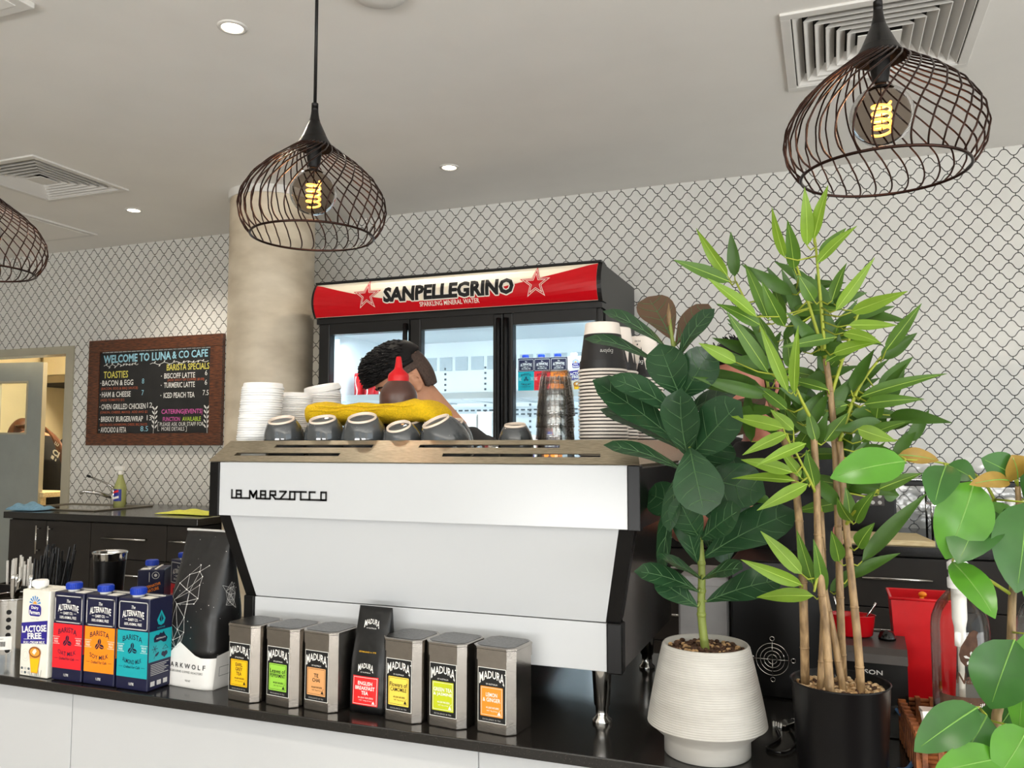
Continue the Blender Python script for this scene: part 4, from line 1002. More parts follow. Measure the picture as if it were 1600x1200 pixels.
# ------------------------------------------------------------------ tea tins and the tea packet
def octo(w_, c, z): h = w_/2; return [(-h+c, -h, z), (h-c, -h, z), (h, -h+c, z), (h, h-c, z), (h-c, h, z), (-h+c, h, z), (-h, h-c, z), (-h, -h+c, z)]
def madura(dc, v, w, h, m, reg=True):
    """arched serif-like name with taller ends"""
    dc.text('MADURA', 0, v, w, h, m, bold=.012, arch=h*.35, grow=.55)
    for sx in (-1, 1): dc.rect(sx*w*.47-w*.035, v-h*.82, sx*w*.47+w*.035, v-h*.72, m, .0008)
    if reg: dc.ell(w*.55, v+h*.2, h*.12, h*.12, m)
TW, TC, TH = .088, .0135, .158
def tin(label, col, lines, x, y, rz, white=False):
    t = thing('tea_tin', label, 'tea tin', (x, y, CT), rz, 'row of tea tins along the counter')
    b = MB(); w = TW
    loops = [octo(w-.002, TC, 0), octo(w, TC, .002), octo(w, TC, TH-.026)]
    b.loft(loops, M['tin'], False); fo = b.build('tin_body', t); fix_normals(fo)
    b = MB(); b.loft([octo(w+.0022, TC, TH-.026), octo(w+.0022, TC, TH-.006), octo(w+.004, TC+.0005, TH-.005), octo(w+.004, TC+.0005, TH-.002), octo(w-.001, TC-.001, TH-.0005)], M['tin'], False)
    b.poly(octo(w-.006, TC-.001, TH), M['tin_lid']); fo = b.build('lid', t); 
    b = MB(); fw = w/2-TC; dc = Decal(b, (0, -w/2-.0001, 0), (1, 0, 0), (0, 0, 1), (0, -1, 0))
    lw = fw+.0075; y0, y1 = .020, .119; inkc = M['white'] if white else M['black']
    k = M['black']
    dc.rect(-fw+.001, y0, fw-.0005, y1, M['white'], .0003); dc.rect(-fw+.0018, y0+.001, fw-.0015, y1-.001, k, .0005)
    W2 = fw-.0015
    madura(dc, y1-.017, W2*1.82, .0135, M['white'], False); dc.ell(W2*.96, y1-.0095, .0011, .0011, M['white'], .0008)
    dc.text('OF AUSTRALIA', 0, y1-.0295, W2*.85, .0028, M['white'], .0008)
    p0, p1 = y0+.011, y1-.034; a = W2*.82
    dc.rect(-a, p0, a, p1, col, .0008, r=.0015); dc.frame(-a+.0022, p0+.0028, a-.0022, p1-.0022, .0006, inkc, .0011)
    n = len(lines); vc = p0+(p1-p0)*.645; lh = .0072; step = .0092
    for i, s in enumerate(lines):
        wd = min(a*1.72, max(a*.5, a*.185*len(s)+.002)); dc.text(s, 0, vc+(n-1)*step/2-i*step, wd, lh*(1.18 if 'f' in s else 1), inkc, .0012, bold=.012)
    dc.text('40 LEAF INFUSERS', a*.08, p0+(p1-p0)*.30, a*1.15, .0034, inkc, .0012, bold=.01); dc.text('NET 70g (2.5oz)', a*.05, p0+(p1-p0)*.19, a*.95, .0028, inkc, .0012)
    dc.poly([(a*.52, p0+.0045), (a*.82, p0+.0045), (a*.67, p0+.0115)], inkc, .0012); dc.line([(a*.67, p0+.0115), (a*.82, p0+.0145)], .0005, inkc, .0012)
    dc.text('EXCELLENCE IN TEA', 0, y0+.0055, W2*1.3, .0026, M['grey_line'], .0008, space=1.2)
    b.build('label', t, 'black label with coloured panel'); return t
RZ = R(-7)
tin('silver tea tin with yellow earl grey label, first of the row', M['yellow_l'], ['EARL', 'GREY', 'TEA'], -1.160, 1.500, RZ)
tin('silver tea tin with green peppermint label', M['green_l'], ['Leaves of', 'PEPPERMINT'], -1.064, 1.501, RZ)
tin('silver tea tin with tan chai label beside the black packet', M['tan_l'], ['TE', 'CHAI'], -.972, 1.502, RZ)
tin('silver tea tin with pale yellow camomile label', M['straw_l'], ['Flowers of', 'CAMOMILE'], -.786, 1.503, RZ)
tin('silver tea tin with lime green tea and jasmine label', M['lime_l'], ['GREEN TEA', '& JASMINE'], -.692, 1.504, RZ, True)
tin('silver tea tin with orange lemon and ginger label at the end of the row', M['amber_l'], ['LEMON', '& GINGER'], -.593, 1.506, RZ, True)
tp = thing('tea_packet', 'black foil tea packet with a red english breakfast label between the tins', 'tea packet', (-.877, 1.505, CT), R(-4))
b = MB(); L = bag_loops(.084, .05, .203, 14, .06, .004, 24, neck=.94); b.loft(L, M['bag_tea']); fix_normals(b.build('packet', tp))
def pk(u, v, off):
    t = v/.203; k = 1-max(0, (t-.45)/.55)**1.3*(1-.004/.05); bul = 1+.05*math.sin(PI*min(1, t*1.4)); sag = max(0, 1-abs(u/.0416)**4.5)
    return Vector((u, -.025*k*bul*(sag**.24)+.06*v-off-.0012, v))
b = MB(); dc = Decal(b, (0, 0, 0), (1, 0, 0), (0, 0, 1), fn=pk); dc.grid = .009
dc.rect(-.030, .016, .030, .072, M['red_l'], .0004); dc.frame(-.0275, .0185, .0275, .0695, .0007, M['white'], .0007)
for i, (s, w_) in enumerate((('ENGLISH', .034), ('BREAKFAST', .046), ('TEA', .016))): dc.text(s, 0, .0585-i*.0092, w_, .0072, M['white'], .0008, bold=.02)
dc.text('40 LEAF INFUSERS', .002, .031, .036, .0032, M['white'], .0008); dc.text('NET 100g (3.5oz)', .002, .0255, .03, .0026, M['white'], .0008)
dc.poly([(.017, .0205), (.024, .0205), (.0205, .0265)], M['white'], .0008)
madura(dc, .089, .036, .0095, M['white'], False); dc.text('OF AUSTRALIA', 0, .0795, .024, .0024, M['white'], .0008)
b.build('front_label', tp, 'red label and white name'); b = MB(); dc.mb = b; madura(dc, .172, .036, .0095, M['white'], False); dc.text('OF AUSTRALIA', 0, .1625, .024, .0024, M['white'], .0008)
dc.text('ESTABLISHED in 1978', 0, .118, .040, .0026, M['yellow_l'], .0008)
b.build('top_print', tp, 'white name and date line')

# ------------------------------------------------------------------ crockery on the espresso machine
TZ = .85+zt                                           # top of the cup tray
def cup(label, loc, R0=.045, H0=.062, tilt=20, roll=0, foot=.026, spin=0, name='coffee_cup'):
    t = thing(name, label, 'cup', loc, rot=(R(tilt), R(roll), spin), group='upturned grey cups on the espresso machine')
    b = MB(); pr = []                                 # inverted: rim at z 0, foot at the top
    for i in range(15):
        u = i/14; r = R0*(1-.035*(1-u)) if u < .25 else R0*(1-((u-.25)/.75)**2.4*(1-foot/R0*1.05)); pr.append((r, u*(H0-.004)))
    inner = [(r-.0035, z-.003) for r, z in pr]
    inner = [(max(.004, r), max(.0, z)) for r, z in inner]
    b.lathe([(.0, H0-.010)]+inner[::-1][1:]+pr+[(foot*.92, H0-.006), (0, H0-.006)], M['cup_grey'], 40, caps=False); b.build('cup_body', t)
    b = MB(); b.lathe([(foot*1.03, H0-.0045), (foot*1.02, H0-.001), (foot*.97, H0), (foot*.92, H0-.001), (foot*.91, H0-.006)], M['cup_foot'], 40, caps=False); b.build('foot_ring', t, 'bare clay foot ring')
    b = MB(); P = [(0, R0*.86+.024*math.sin(PI*i/10), .016+.028*(1-math.cos(PI*i/10))/2) for i in range(11)]; b.tube(P, .0045, M['cup_grey'], 8, sq=1.4); b.build('handle', t)
    return t
cz = TZ+.014
cup('upturned grey cup nearest the white lid stack, first of the front row', (-1.172, 1.614, cz), .048, .088, 20, 3, .029)
cup('upturned grey cup in the front row, beside the first cup', (-1.062, 1.614, cz), .048, .088, 20, 3, .029)
cup('upturned large grey cup in the middle of the front row below the sauce bottle', (-0.961, 1.614, cz), .053, .092, 22, 5, .031)
cup('upturned smaller grey cup leaning towards the counter, right of the large cup', (-0.859, 1.606, cz), .046, .074, 28, 0, .026)
cup('upturned wide grey cup leaning sideways at the end of the row', (-0.754, 1.614, cz), .053, .086, 24, -16, .030)
cup('small grey upturned cup standing alone before the fridge', (-0.608, 1.618, cz), .037, .068, 12, 2, .022)
cup('grey upturned cup under the yellow towel, behind the first gap in the row', (-1.134, 1.705, cz), .046, .084, 16, 3, .027, spin=.0)
cup('grey upturned cup behind the second gap of the front row', (-1.028, 1.705, cz), .046, .084, 16, 3, .027)
cup('grey upturned cup under the fold of the yellow towel', (-0.891, 1.700, cz), .048, .084, 18, 0, .030)
cup('grey upturned cup behind the smaller leaning cup', (-0.786, 1.702, cz), .045, .080, 18, 0, .027)
# saucer edge between the cups
b = MB(); b.lathe([(.0, .004), (.035, .004), (.066, .016), (.068, .018), (.066, .019), (.034, .008), (0, .008)], M['cup_grey'], 40, caps=False); sc_ = b.build('saucer')
tag(setloc(sc_, (-0.676, 1.74, cz+.006), (R(6), R(-3), 0)), 'grey saucer lying between the leaning cup and the lone small cup', 'saucer')

# stacks of white takeaway lids
def lid_mesh():
    b = MB(); b.lathe([(.0475, .0), (.049, .001), (.049, .0042), (.0465, .0048), (.0455, .0125), (.0445, .0135), (.0425, .0132), (.0405, .0095), (.030, .0090), (0, .0090)], M['lid_white'], 40, caps=False); return b
proto = None
def lids(x, y, n, lean, grp, where, sc=1.0, tiltx=0, top_tilt=0):
    global proto
    for i in range(n):
        if proto is None: o = lid_mesh().build('cup_lid'); proto = o
        else: o = proto.copy(); COL.objects.link(o)
        z = TZ+.006+i*.0055*sc; o.location = (x+lean*i*.0055+.0006*math.sin(i*2.1), y+.0006*math.cos(i*1.7), z)
        o.rotation_euler = (R(tiltx)+(R(top_tilt) if i >= n-2 else 0), 0, i*.8); o.scale = (sc, sc, sc)
        tag(o, 'white takeaway lid, %s %s' % (nth_up(i, n), where), 'cup lid', grp)
lids(-1.283, 1.645, 31, .10, 'white lids in the tall left stack', 'of the tall stack beside the column', 1.0)
lids(-1.265, 1.775, 33, .0, 'white lids in the middle stack', 'of the stack behind the first cup', .86)
lids(-1.280, 1.905, 32, .04, 'white lids in the wide back stack', 'of the wide stack by the fridge', 1.04, 0, 14)
# takeaway paper cups, upside down
def paper_cup(body, R1=.0485, R2=.035, H0=.1, art=0):
    b = MB(); n = 48
    b.lathe([(R1-.0016, .002), (R1-.0014, .022)], M['paper_black'], n, caps=False)
    b.tube([(R1*math.cos(2*PI*i/n), R1*math.sin(2*PI*i/n), .0024) for i in range(n)], .0024, M['paper_white'], 8, True)
    f = lambda z: R1-.0004+(R2-R1)*(z/H0)
    b.lathe([(f(.020), .020), (f(H0*.76), H0*.76)], body, n, caps=False); b.lathe([(f(H0*.76), H0*.76), (R2, H0-.002), (R2-.001, H0), (R2-.002, H0-.002), (R2-.003, H0-.008), (0, H0-.008)], M['paper_white'], n, caps=False)
    if art:
        def fn(u, v, off):
            a = u/R1; r = f(v)+off; return Vector((r*math.sin(a), -r*math.cos(a), v))
        dc = Decal(b, (0, 0, 0), (1, 0, 0), (0, 0, 1), fn=fn); dc.grid = .008
        if art == 1:
            dc.text('Explore', .022, .040, .030, .011, M['grey_line'], .0006, rot=PI, slant=.3); dc.rect(.020, .052, .026, .060, M['grey_line'], .0006); dc.rect(.028, .052, .034, .060, M['grey_line'], .0006)
        else:
            rnd = random.Random(art); k = 14                           # dark mountain peaks rising from the rim
            for i in range(k):
                u0 = (i/k-.5)*2*PI*R1; du = 2*PI*R1/k; h = .050+.03*rnd.random()
                dc.poly([(u0-du*.1, .010), (u0+du*1.1, .010), (u0+du*.8, h*.6), (u0+du*.5, h), (u0+du*.2, h*.55)], M['paper_black'], .0005)
            dc.text('Explore', 0, .040, .032, .012, M['white'], .0009, rot=PI, slant=.3); dc.text('MORE', 0, .088, .018, .004, M['paper_black'], .0006, rot=PI); dc.ell(0, .080, .002, .002, M['paper_black'], .0006)
    return b
def paper_stack(x, y, n, body, grp, where, art, lean=0, pitch=.0070):
    pr = None
    for i in range(n):
        if i == n-1: o = paper_cup(body, art=art).build('paper_cup')
        elif pr is None: o = paper_cup(body).build('paper_cup'); pr = o
        else: o = pr.copy(); COL.objects.link(o)
        o.location = (x+lean*i*pitch+.0007*math.sin(i*1.9), y+.0007*math.cos(i*2.3), TZ+.002+i*pitch)
        tag(o, 'upturned paper cup, %s %s' % (nth_up(i, n), where), 'paper cup', grp)
paper_stack(-.428, 1.640, 27, M['paper_black'], 'black cups in the front stack', 'of the black starry stack by the glasses', 1)
paper_stack(-.435, 1.765, 28, M['paper_white'], 'pale cups in the middle stack', 'of the pale stack behind the black', 2, .0)
paper_stack(-.405, 1.885, 27, M['paper_white'], 'pale cups in the back stack', 'of the pale stack furthest back', 3, .02)
# nested drinking glasses, upside down
def tumbler_mesh():
    b = MB(); n = 40; o = [(.0385, 0), (.0395, .002), (.0385, .012), (.0360, .038), (.0300, .080), (.0285, .090), (.027, .093)]
    b.lathe(o+[(0, .0925)], M['glass'], n, caps=False); b.lathe([(.0375, .001), (.0348, .038), (.029, .078), (0, .079)], M['glass'], n, caps=False)
    for k in range(20):
        a = 2*PI*k/20; b.tube([(.0362*math.cos(a), .0362*math.sin(a), .040), (.0305*math.cos(a), .0305*math.sin(a), .080)], .0011, M['glass'], 5)
    b.lathe([(.0385, .0), (.040, .0015), (.0385, .003)], M['clear'], n, caps=False)
    return b
pr = None
for i in range(5):
    if pr is None: o = tumbler_mesh().build('drinking_glass'); pr = o
    else: o = pr.copy(); COL.objects.link(o)
    o.location = (-.521+.001*math.sin(i*2), 1.612+.001*math.cos(i), TZ+.002+i*.0235); o.rotation_euler = (0, 0, i*.3)
    tag(o, 'clear upturned glass, %s of the nested stack by the black cups' % nth_up(i, 5), 'glass', 'nested drinking glasses')
# sauce bottle and the yellow towel lying over the back cups
sb = thing('sauce_bottle', 'brown sauce squeeze bottle with a red nozzle on the machine', 'squeeze bottle', (-.985, 1.80, TZ))
b = MB(); b.lathe([(.044, 0), (.046, .004), (.046, .157), (.044, .167), (.036, .183), (.026, .193), (.024, .197)], M['sauce'], 40); b.build('bottle', sb)
b = MB(); b.lathe([(.026, .193), (.026, .205), (.024, .211), (.011, .223), (.0095, .229), (.0065, .251), (.005, .254)], M['red'], 32); b.build('nozzle_cap', sb, 'red nozzle cap'); sb.scale = (1, 1, 1)
# yellow towel lying across the second row of cups
def towel_loops():
    L = []; rnd = random.Random(3)
    path = [(-1.165, 1.700, 1.455, .020, .030), (-1.15, 1.700, 1.465, .024, .05), (-1.12, 1.705, 1.464, .022, .056), (-1.09, 1.705, 1.459, .021, .055), (-1.06, 1.705, 1.460, .021, .058), (-1.02, 1.705, 1.463, .022, .06), (-.98, 1.705, 1.457, .020, .06), (-.945, 1.705, 1.461, .022, .06), (-.91, 1.705, 1.464, .022, .06), (-.875, 1.700, 1.470, .024, .055), (-.862, 1.698, 1.462, .020, .056), (-.848, 1.698, 1.466, .024, .055), (-.83, 1.698, 1.457, .024, .05), (-.812, 1.696, 1.446, .022, .045), (-.795, 1.694, 1.438, .012, .03)]
    n = 28
    for (x, y, z, h, d) in path:
        ph = rnd.random()*6
        L.append([(x+.004*math.sin(3*a+ph), y+d*abs(math.cos(a))**.7*(1 if math.cos(a) > 0 else -1), z-.004+h*abs(math.sin(a))**.7*(1 if math.sin(a) > 0 else -1.15)+.0032*math.sin(4*a+ph)+.003*math.sin(40*x+2*a)) for a in [2*PI*i/n for i in range(n)]])
    return L
b = MB(); b.loft(towel_loops(), M['towel'])
for k, (x0, x1) in enumerate(((-1.14, -.9), (-1.12, -.86))):      # hems of the folded layers
    b.tube([(x0+(x1-x0)*i/20, 1.647-.003*k, 1.462+.009*k+.002*math.sin(i*.9+k)) for i in range(21)], .0032, M['towel'], 6)
tw_ = b.build('towel'); tag(tw_, 'yellow microfibre towel folded over the back row of grey cups', 'towel')
sd = tw_.modifiers.new('soft', 'SUBSURF'); sd.levels = sd.render_levels = 1
fix_normals(tw_)

# ------------------------------------------------------------------ tumbler, straws and cutlery at the left of the counter
tm = thing('travel_tumbler', 'black travel tumbler with steel rim behind the milk cartons', 'tumbler', (-1.838, 1.75, CT)); tm.scale = (.86, .86, .97)
b = MB(); b.lathe([(.030, 0), (.033, .003), (.0455, .20), (.0475, .228)], M['black_plastic'], 40); b.build('tumbler_body', tm)
b = MB(); b.lathe([(.0476, .228), (.0490, .230), (.0500, .246), (.0505, .247)], M['chrome'], 40, caps=False); b.lathe([(.0495, .240), (.046, .243), (.0455, .238), (0, .238)], M['clear'], 40, caps=False); b.lathe([(.0512, .2465), (.0525, .2495), (.0512, .2525), (.049, .2515), (.049, .2475)], M['chrome'], 40, caps=False); b.build('rim', tm, 'polished steel rim')
sh = thing('straw_caddy', 'dark caddy holding drinking straws behind the lactose-free carton', 'caddy', (-2.30, 1.90, CT))
b = MB()
for lo, hi in (((-.10, -.05, 0), (.13, .05, .005)), ((-.10, -.05, .005), (.13, -.045, .11)), ((-.10, .045, .005), (.13, .05, .11)), ((-.10, -.045, .005), (-.095, .045, .11)), ((.125, -.045, .005), (.13, .045, .11)), ((.012, -.045, .005), (.017, .045, .10))): b.b2(lo, hi, M['black_plastic'])
b.build('caddy_body', sh)
rnd = random.Random(11); protos = {}
def straw(kind, m, x, y, h, tx, ty, label, grp):
    if kind not in protos:
        b = MB(); b.tube([(0, 0, 0), (0, 0, 1)], .0035, m, 10, caps=False); b.lathe([(.0035, 1), (.0026, 1)], m, 10, caps=False); o = b.build('drinking_straw'); protos[kind] = o
    else: o = protos[kind].copy(); COL.objects.link(o)
    o.location = (x, y, CT+.008); o.rotation_euler = (tx, ty, 0); o.scale = (1, 1, h); tag(o, label, 'straw', grp)
for i in range(16): straw('c', M['straw_clear'], -2.30-.086+.0118*(i % 8)+.004, 1.90-.02+.024*(i//8)+rnd.uniform(-.008, .008), .165+rnd.uniform(-.012, .018), rnd.uniform(-.03, .03), rnd.uniform(-.03, .03), 'frosted clear drinking straw standing in the straw caddy', 'clear straws in the caddy')
for i in range(26): straw('b', M['straw_black'], -2.30+.026+.0075*(i % 13), 1.90-.024+.036*(i//13)+rnd.uniform(-.008, .008), .185+rnd.uniform(-.02, .04), rnd.uniform(-.12, .10), rnd.uniform(-.06, .16), 'thin black drinking straw standing in the straw caddy', 'black straws in the caddy')
ch_ = thing('cutlery_holder', 'perforated steel cutlery holder with barcode sticker at the left counter end', 'cutlery holder', (-1.945, 1.56, CT))
HR, HH = .062, .15
b = MB(); n = 96; nz = 30
def hole(i, j): return False
for j in range(nz):
    for i in range(n):
        if hole(i, j): continue
        a0, a1 = 2*PI*i/n, 2*PI*(i+1)/n; z0_, z1_ = HH*j/nz, HH*(j+1)/nz
        b.add([(HR*math.cos(a0), HR*math.sin(a0), z0_), (HR*math.cos(a1), HR*math.sin(a1), z0_), (HR*math.cos(a1), HR*math.sin(a1), z1_), (HR*math.cos(a0), HR*math.sin(a0), z1_)], [[0, 1, 2, 3]], M['chrome'], True)
b.tube([(HR*math.cos(2*PI*i/48), HR*math.sin(2*PI*i/48), HH) for i in range(48)], .0022, M['chrome'], 8, True)
b.lathe([(0, .001), (HR, .001)], M['chrome'], 48, caps=False); b.lathe([(HR-.004, .002), (HR-.004, HH-.01)], M['kitchen_steel'], 48, caps=False)
dh = Decal(b, (0, 0, 0), (1, 0, 0), (0, 0, 1), fn=lambda u, v, off: Vector(((HR+off)*math.cos(u/HR), (HR+off)*math.sin(u/HR), v)))
for k in range(8):
    for j in range(6): dh.ell((k+.45)*2*PI*HR/8-.030, .028+j*.0185, .0058, .0058, M['cab_gap'], .0005, n=16)  # holes are dark discs: their shade is painted on a solid wall
b.build('holder', ch_)
b = MB()
def cyl(u, v, off): a = u/HR-PI/2+.35; return Vector(((HR+off)*math.cos(a), (HR+off)*math.sin(a), v))
dc = Decal(b, (0, 0, 0), (1, 0, 0), (0, 0, 1), fn=cyl)
for i in range(6): dc.rect(-.026+.009*i, .030, -.026+.009*(i+1), .062, M['white'], .0010)
for i in range(16): dc.rect(-.012+.0017*i, .038, -.0113+.0017*i+(.0005 if i % 3 else 0), .05, M['black'], .0014)
dc.text('CUTLERY', .0, .056, .02, .003, M['black'], .0014)
b.build('sticker', ch_, 'white barcode sticker')
def utensil(kind, x, y, tx, ty, h, label):
    b = MB()
    b.tube([(0, 0, 0), (0, 0, .12), (0, 0, h-.045), (0, 0, h-.012), (0, 0, h)], [.0025, .0026, .005, .0058, .004], M['chrome'], 12, sq=.4)
    if kind == 'knife': b.tube([(0, 0, 0), (0, 0, .02), (0, 0, .1)], [.002, .008, .007], M['chrome'], 10, sq=.16)
    o = b.build(kind); tag(setloc(o, (-1.945+x, 1.56+y, CT+.004), (tx, ty, rnd.random()*3)), label, 'cutlery', 'cutlery in the steel holder'); return o
for k, (kind, x, y, tx, ty, h, lb) in enumerate((('knife', .012, -.02, .05, -.22, .215, 'steel knife handle leaning left in the cutlery holder'), ('spoon', .030, 0, .04, .05, .20, 'steel spoon handle upright near the right rim of the cutlery holder'), ('fork', -.01, .02, -.05, -.10, .20, 'steel fork handle in the middle of the cutlery holder'), ('spoon', -.02, -.005, .03, -.30, .205, 'steel spoon handle leaning far left in the cutlery holder'))): utensil(kind, x, y, tx, ty, h, lb)

# ------------------------------------------------------------------ things on the left back bench
sk = thing('sink', 'stainless steel bench sink in the dark worktop left of the chalkboard', 'sink', (-4.62, 4.16, BT))
b = MB()
for lo, hi in (((-.36, -.24), (.36, -.20)), ((-.36, .20), (.36, .24)), ((-.36, -.20), (-.32, .20)), ((.32, -.20), (.36, .20))): b.b2((lo[0], lo[1], 0), (hi[0], hi[1], .008), M['kitchen_steel'], .002)
b.b2((-.32, -.20, .0005), (.32, .20, .002), M['chrome']); b.build('basin', sk)
p = at(178, 780, 4.42); fc = thing('mixer_tap', 'chrome mixer tap with long black-tipped lever beside the spray bottle', 'tap', (p.x, 4.42, BT))
b = MB(); b.lathe([(.028, 0), (.028, .006), (.022, .012), (.022, .09), (.024, .10), (.018, .118), (0, .12)], M['chrome'], 28); b.build('tap_body', fc)
b = MB(); b.tube([(0, 0, .05), (-.06, -.08, .085), (-.12, -.14, .10), (-.14, -.155, .085)], [.014, .013, .012, .012], M['chrome'], 14); b.build('spout', fc)
b = MB(); b.tube([(0, 0, .115), (-.06, -.015, .15), (-.19, -.04, .195)], [.010, .007, .006], M['chrome'], 12); b.tube([(-.185, -.039, .193), (-.205, -.043, .20)], .009, M['black_plastic'], 12); b.build('lever', fc)
p = at(187, 790, 4.36); sp = thing('spray_bottle', 'clear spray bottle of pale green cleaner with white trigger on the bench', 'spray bottle', (p.x, 4.36, BT))
b = MB(); b.lathe([(.036, 0), (.040, .004), (.040, .12), (.036, .14), (.022, .18), (.016, .20), (.015, .215)], M['spray_liquid'], 32); b.build('bottle', sp)
b = MB(); dc = Decal(b, (0, 0, 0), (1, 0, 0), (0, 0, 1), fn=lambda u, v, off: Vector(((.0402+off)*math.sin(u/.04), -(.0402+off)*math.cos(u/.04), v)))
for i in range(8): dc.rect(-.040+.01*i, .035, -.030+.01*i, .115, M['label_blue'], .0004)
for i in range(6): dc.rect(-.024+.008*i, .045+.002*i, -.016+.008*i, .060+.002*i, M['white'], .0008); dc.rect(-.026+.008*i, .085+.002*i, -.018+.008*i, .100+.002*i, M['red_l'], .0008)
b.build('label', sp)
b = MB(); b.lathe([(.018, .212), (.018, .232), (.013, .238)], M['white'], 24); b.b2((-.045, -.012, .238), (.030, .012, .268), M['white'], .005); b.b2((-.058, -.007, .250), (-.045, .007, .264), M['white'], .002); b.tube([(-.03, 0, .24), (-.045, 0, .215), (-.040, 0, .195)], [.006, .005, .004], M['white'], 8); b.build('trigger_head', sp)
def cloth(name, label, cx, cy, sx, sy, h, m, seed, rz=0):
    rnd = random.Random(seed); n = 16; b = MB(); vs_ = []; fs = []
    for j in range(n+1):
        for i in range(n+1):
            u, v = i/n-.5, j/n-.5; e = max(abs(u), abs(v))*2
            vs_.append((sx*u*(1+.08*math.sin(7*v+seed)), sy*v*(1+.1*math.sin(6*u+seed)), .004+h*(1-e**3)*(.6+.4*math.sin(9*u+4*v+seed)*math.cos(8*v-seed))))
    for j in range(n):
        for i in range(n): q = j*(n+1)+i; fs.append([q, q+1, q+n+2, q+n+1])
    b.add(vs_, fs, m, True); o = b.build(name); tag(setloc(o, (cx, cy, BT), (0, 0, rz)), label, 'cloth')
    md = o.modifiers.new('thickness', 'SOLIDIFY'); md.thickness = .003; md.offset = 1; return o
p = atz(48, 797, BT); cloth('wiping_cloth', 'crumpled pale blue cloth at the far left end of the bench', p.x, p.y, .26, .18, .05, M['cloth_blue'], 2)
p = atz(305, 803, BT); cloth('wiping_cloth', 'yellow cloth lying on the left bench beside the espresso machine', p.x, p.y, .36, .22, .022, M['cloth_lime'], 5)

# ------------------------------------------------------------------ inside the drinks fridge
def front_row(proto_fn, spots): pass
inner_y = FY+.165
sx_ = [at(px, 560, inner_y).x for px in (822, 847, 873, 900, 928)]
SH = 1.632+.003
fk = [(c_alm, 'teal almond milk carton on the upper fridge shelf, leftmost behind the right door'), (c_oat, 'red oat milk carton on the upper fridge shelf'), (c_soy, 'orange soy milk carton on the upper fridge shelf'), (c_lac, 'white lactose-free carton on the upper fridge shelf, next to the orange one')]
for i, (src, lb) in enumerate(fk): dup(src, (sx_[i], inner_y, SH), (0, 0, 0), lb, 'cartons in the fridge')
SL = 1.235+.003
dup(c_lac, (at(823, 640, inner_y).x, inner_y, SL), (0, 0, 0), 'white lactose-free carton on the lower fridge shelf', 'cartons in the fridge')
dup(c_soy, (at(853, 650, inner_y).x+.02, inner_y, SL), (0, 0, 0), 'orange soy milk carton on the lower fridge shelf', 'cartons in the fridge')
for i in range(2):
    b = MB(); b.lathe([(.028, 0), (.030, .004), (.030, .15), (.022, .19), (.013, .215), (.013, .235)], M['red_gloss'], 24); b.lathe([(.015, .235), (.015, .25), (.013, .252)], M['white'], 20); b.lathe([(.0304, .04), (.0304, .12)], M['grey_line'], 24, caps=False)
    o = b.build('juice_bottle'); tag(setloc(o, (at(838, 650, inner_y).x+.035, inner_y+.04+.08*i, SL)), ('red juice bottle between the cartons on the lower fridge shelf', 'red juice bottle standing behind the first on the lower fridge shelf')[i], 'bottle', 'juice bottles in the fridge')
pr = None
for i, px in enumerate((561, 569, 577, 585)):
    cy_ = FY+.23+.035*(i % 2)
    if pr is None:
        t = thing('drink_can', '', 'drink can'); b = MB(); b.lathe([(.024, 0), (.0265, .004), (.0265, .145), (.0235, .155)], M['red_gloss'], 28); b.lathe([(.0235, .155), (.0225, .157), (.021, .1535), (0, .1535)], M['chrome'], 28, caps=False)
        dc = Decal(b, (0, 0, 0), (1, 0, 0), (0, 0, 1), fn=lambda u, v, off: Vector(((.0266+off)*math.sin(u/.0265), -(.0266+off)*math.cos(u/.0265), v)))
        dc.line([(-.002+.006*math.sin(k*.5), .02+.0095*k) for k in range(13)], .006, M['white'], .0006); b.build('can_body', t); pr = t
    else: t = dup(pr)
    t.location = (at(px, 590, cy_).x, cy_, SH); tag(t, 'red slim drink can, %s of four on the left fridge shelf' % ('first', 'second', 'third', 'fourth')[i], 'drink can', 'red cans in the fridge')
for i, (a, c) in enumerate(((712, 752), (755, 776))):
    xa, xb = at(a, 640, FY+.3).x, at(c, 640, FY+.3).x; t = thing('storage_tub', ('white lidded tub standing in the middle of the fridge', 'white tub at the right side of the middle fridge shelf')[i], 'tub', ((xa+xb)/2, FY+.3, SL), group='white tubs in the fridge')
    b = MB(); h = .30+.01*i; w_ = (xb-xa)/2; b.prism([(-w_*.94, 0), (w_*.94, 0), (w_, h), (-w_, h)], 'y', -.07, .14, M['lid_white']); b.build('tub', t)
    b = MB(); b.b2((-w_-.006, -.08, h), (w_+.006, .15, h+.014), M['white'], .004); b.build('lid', t)

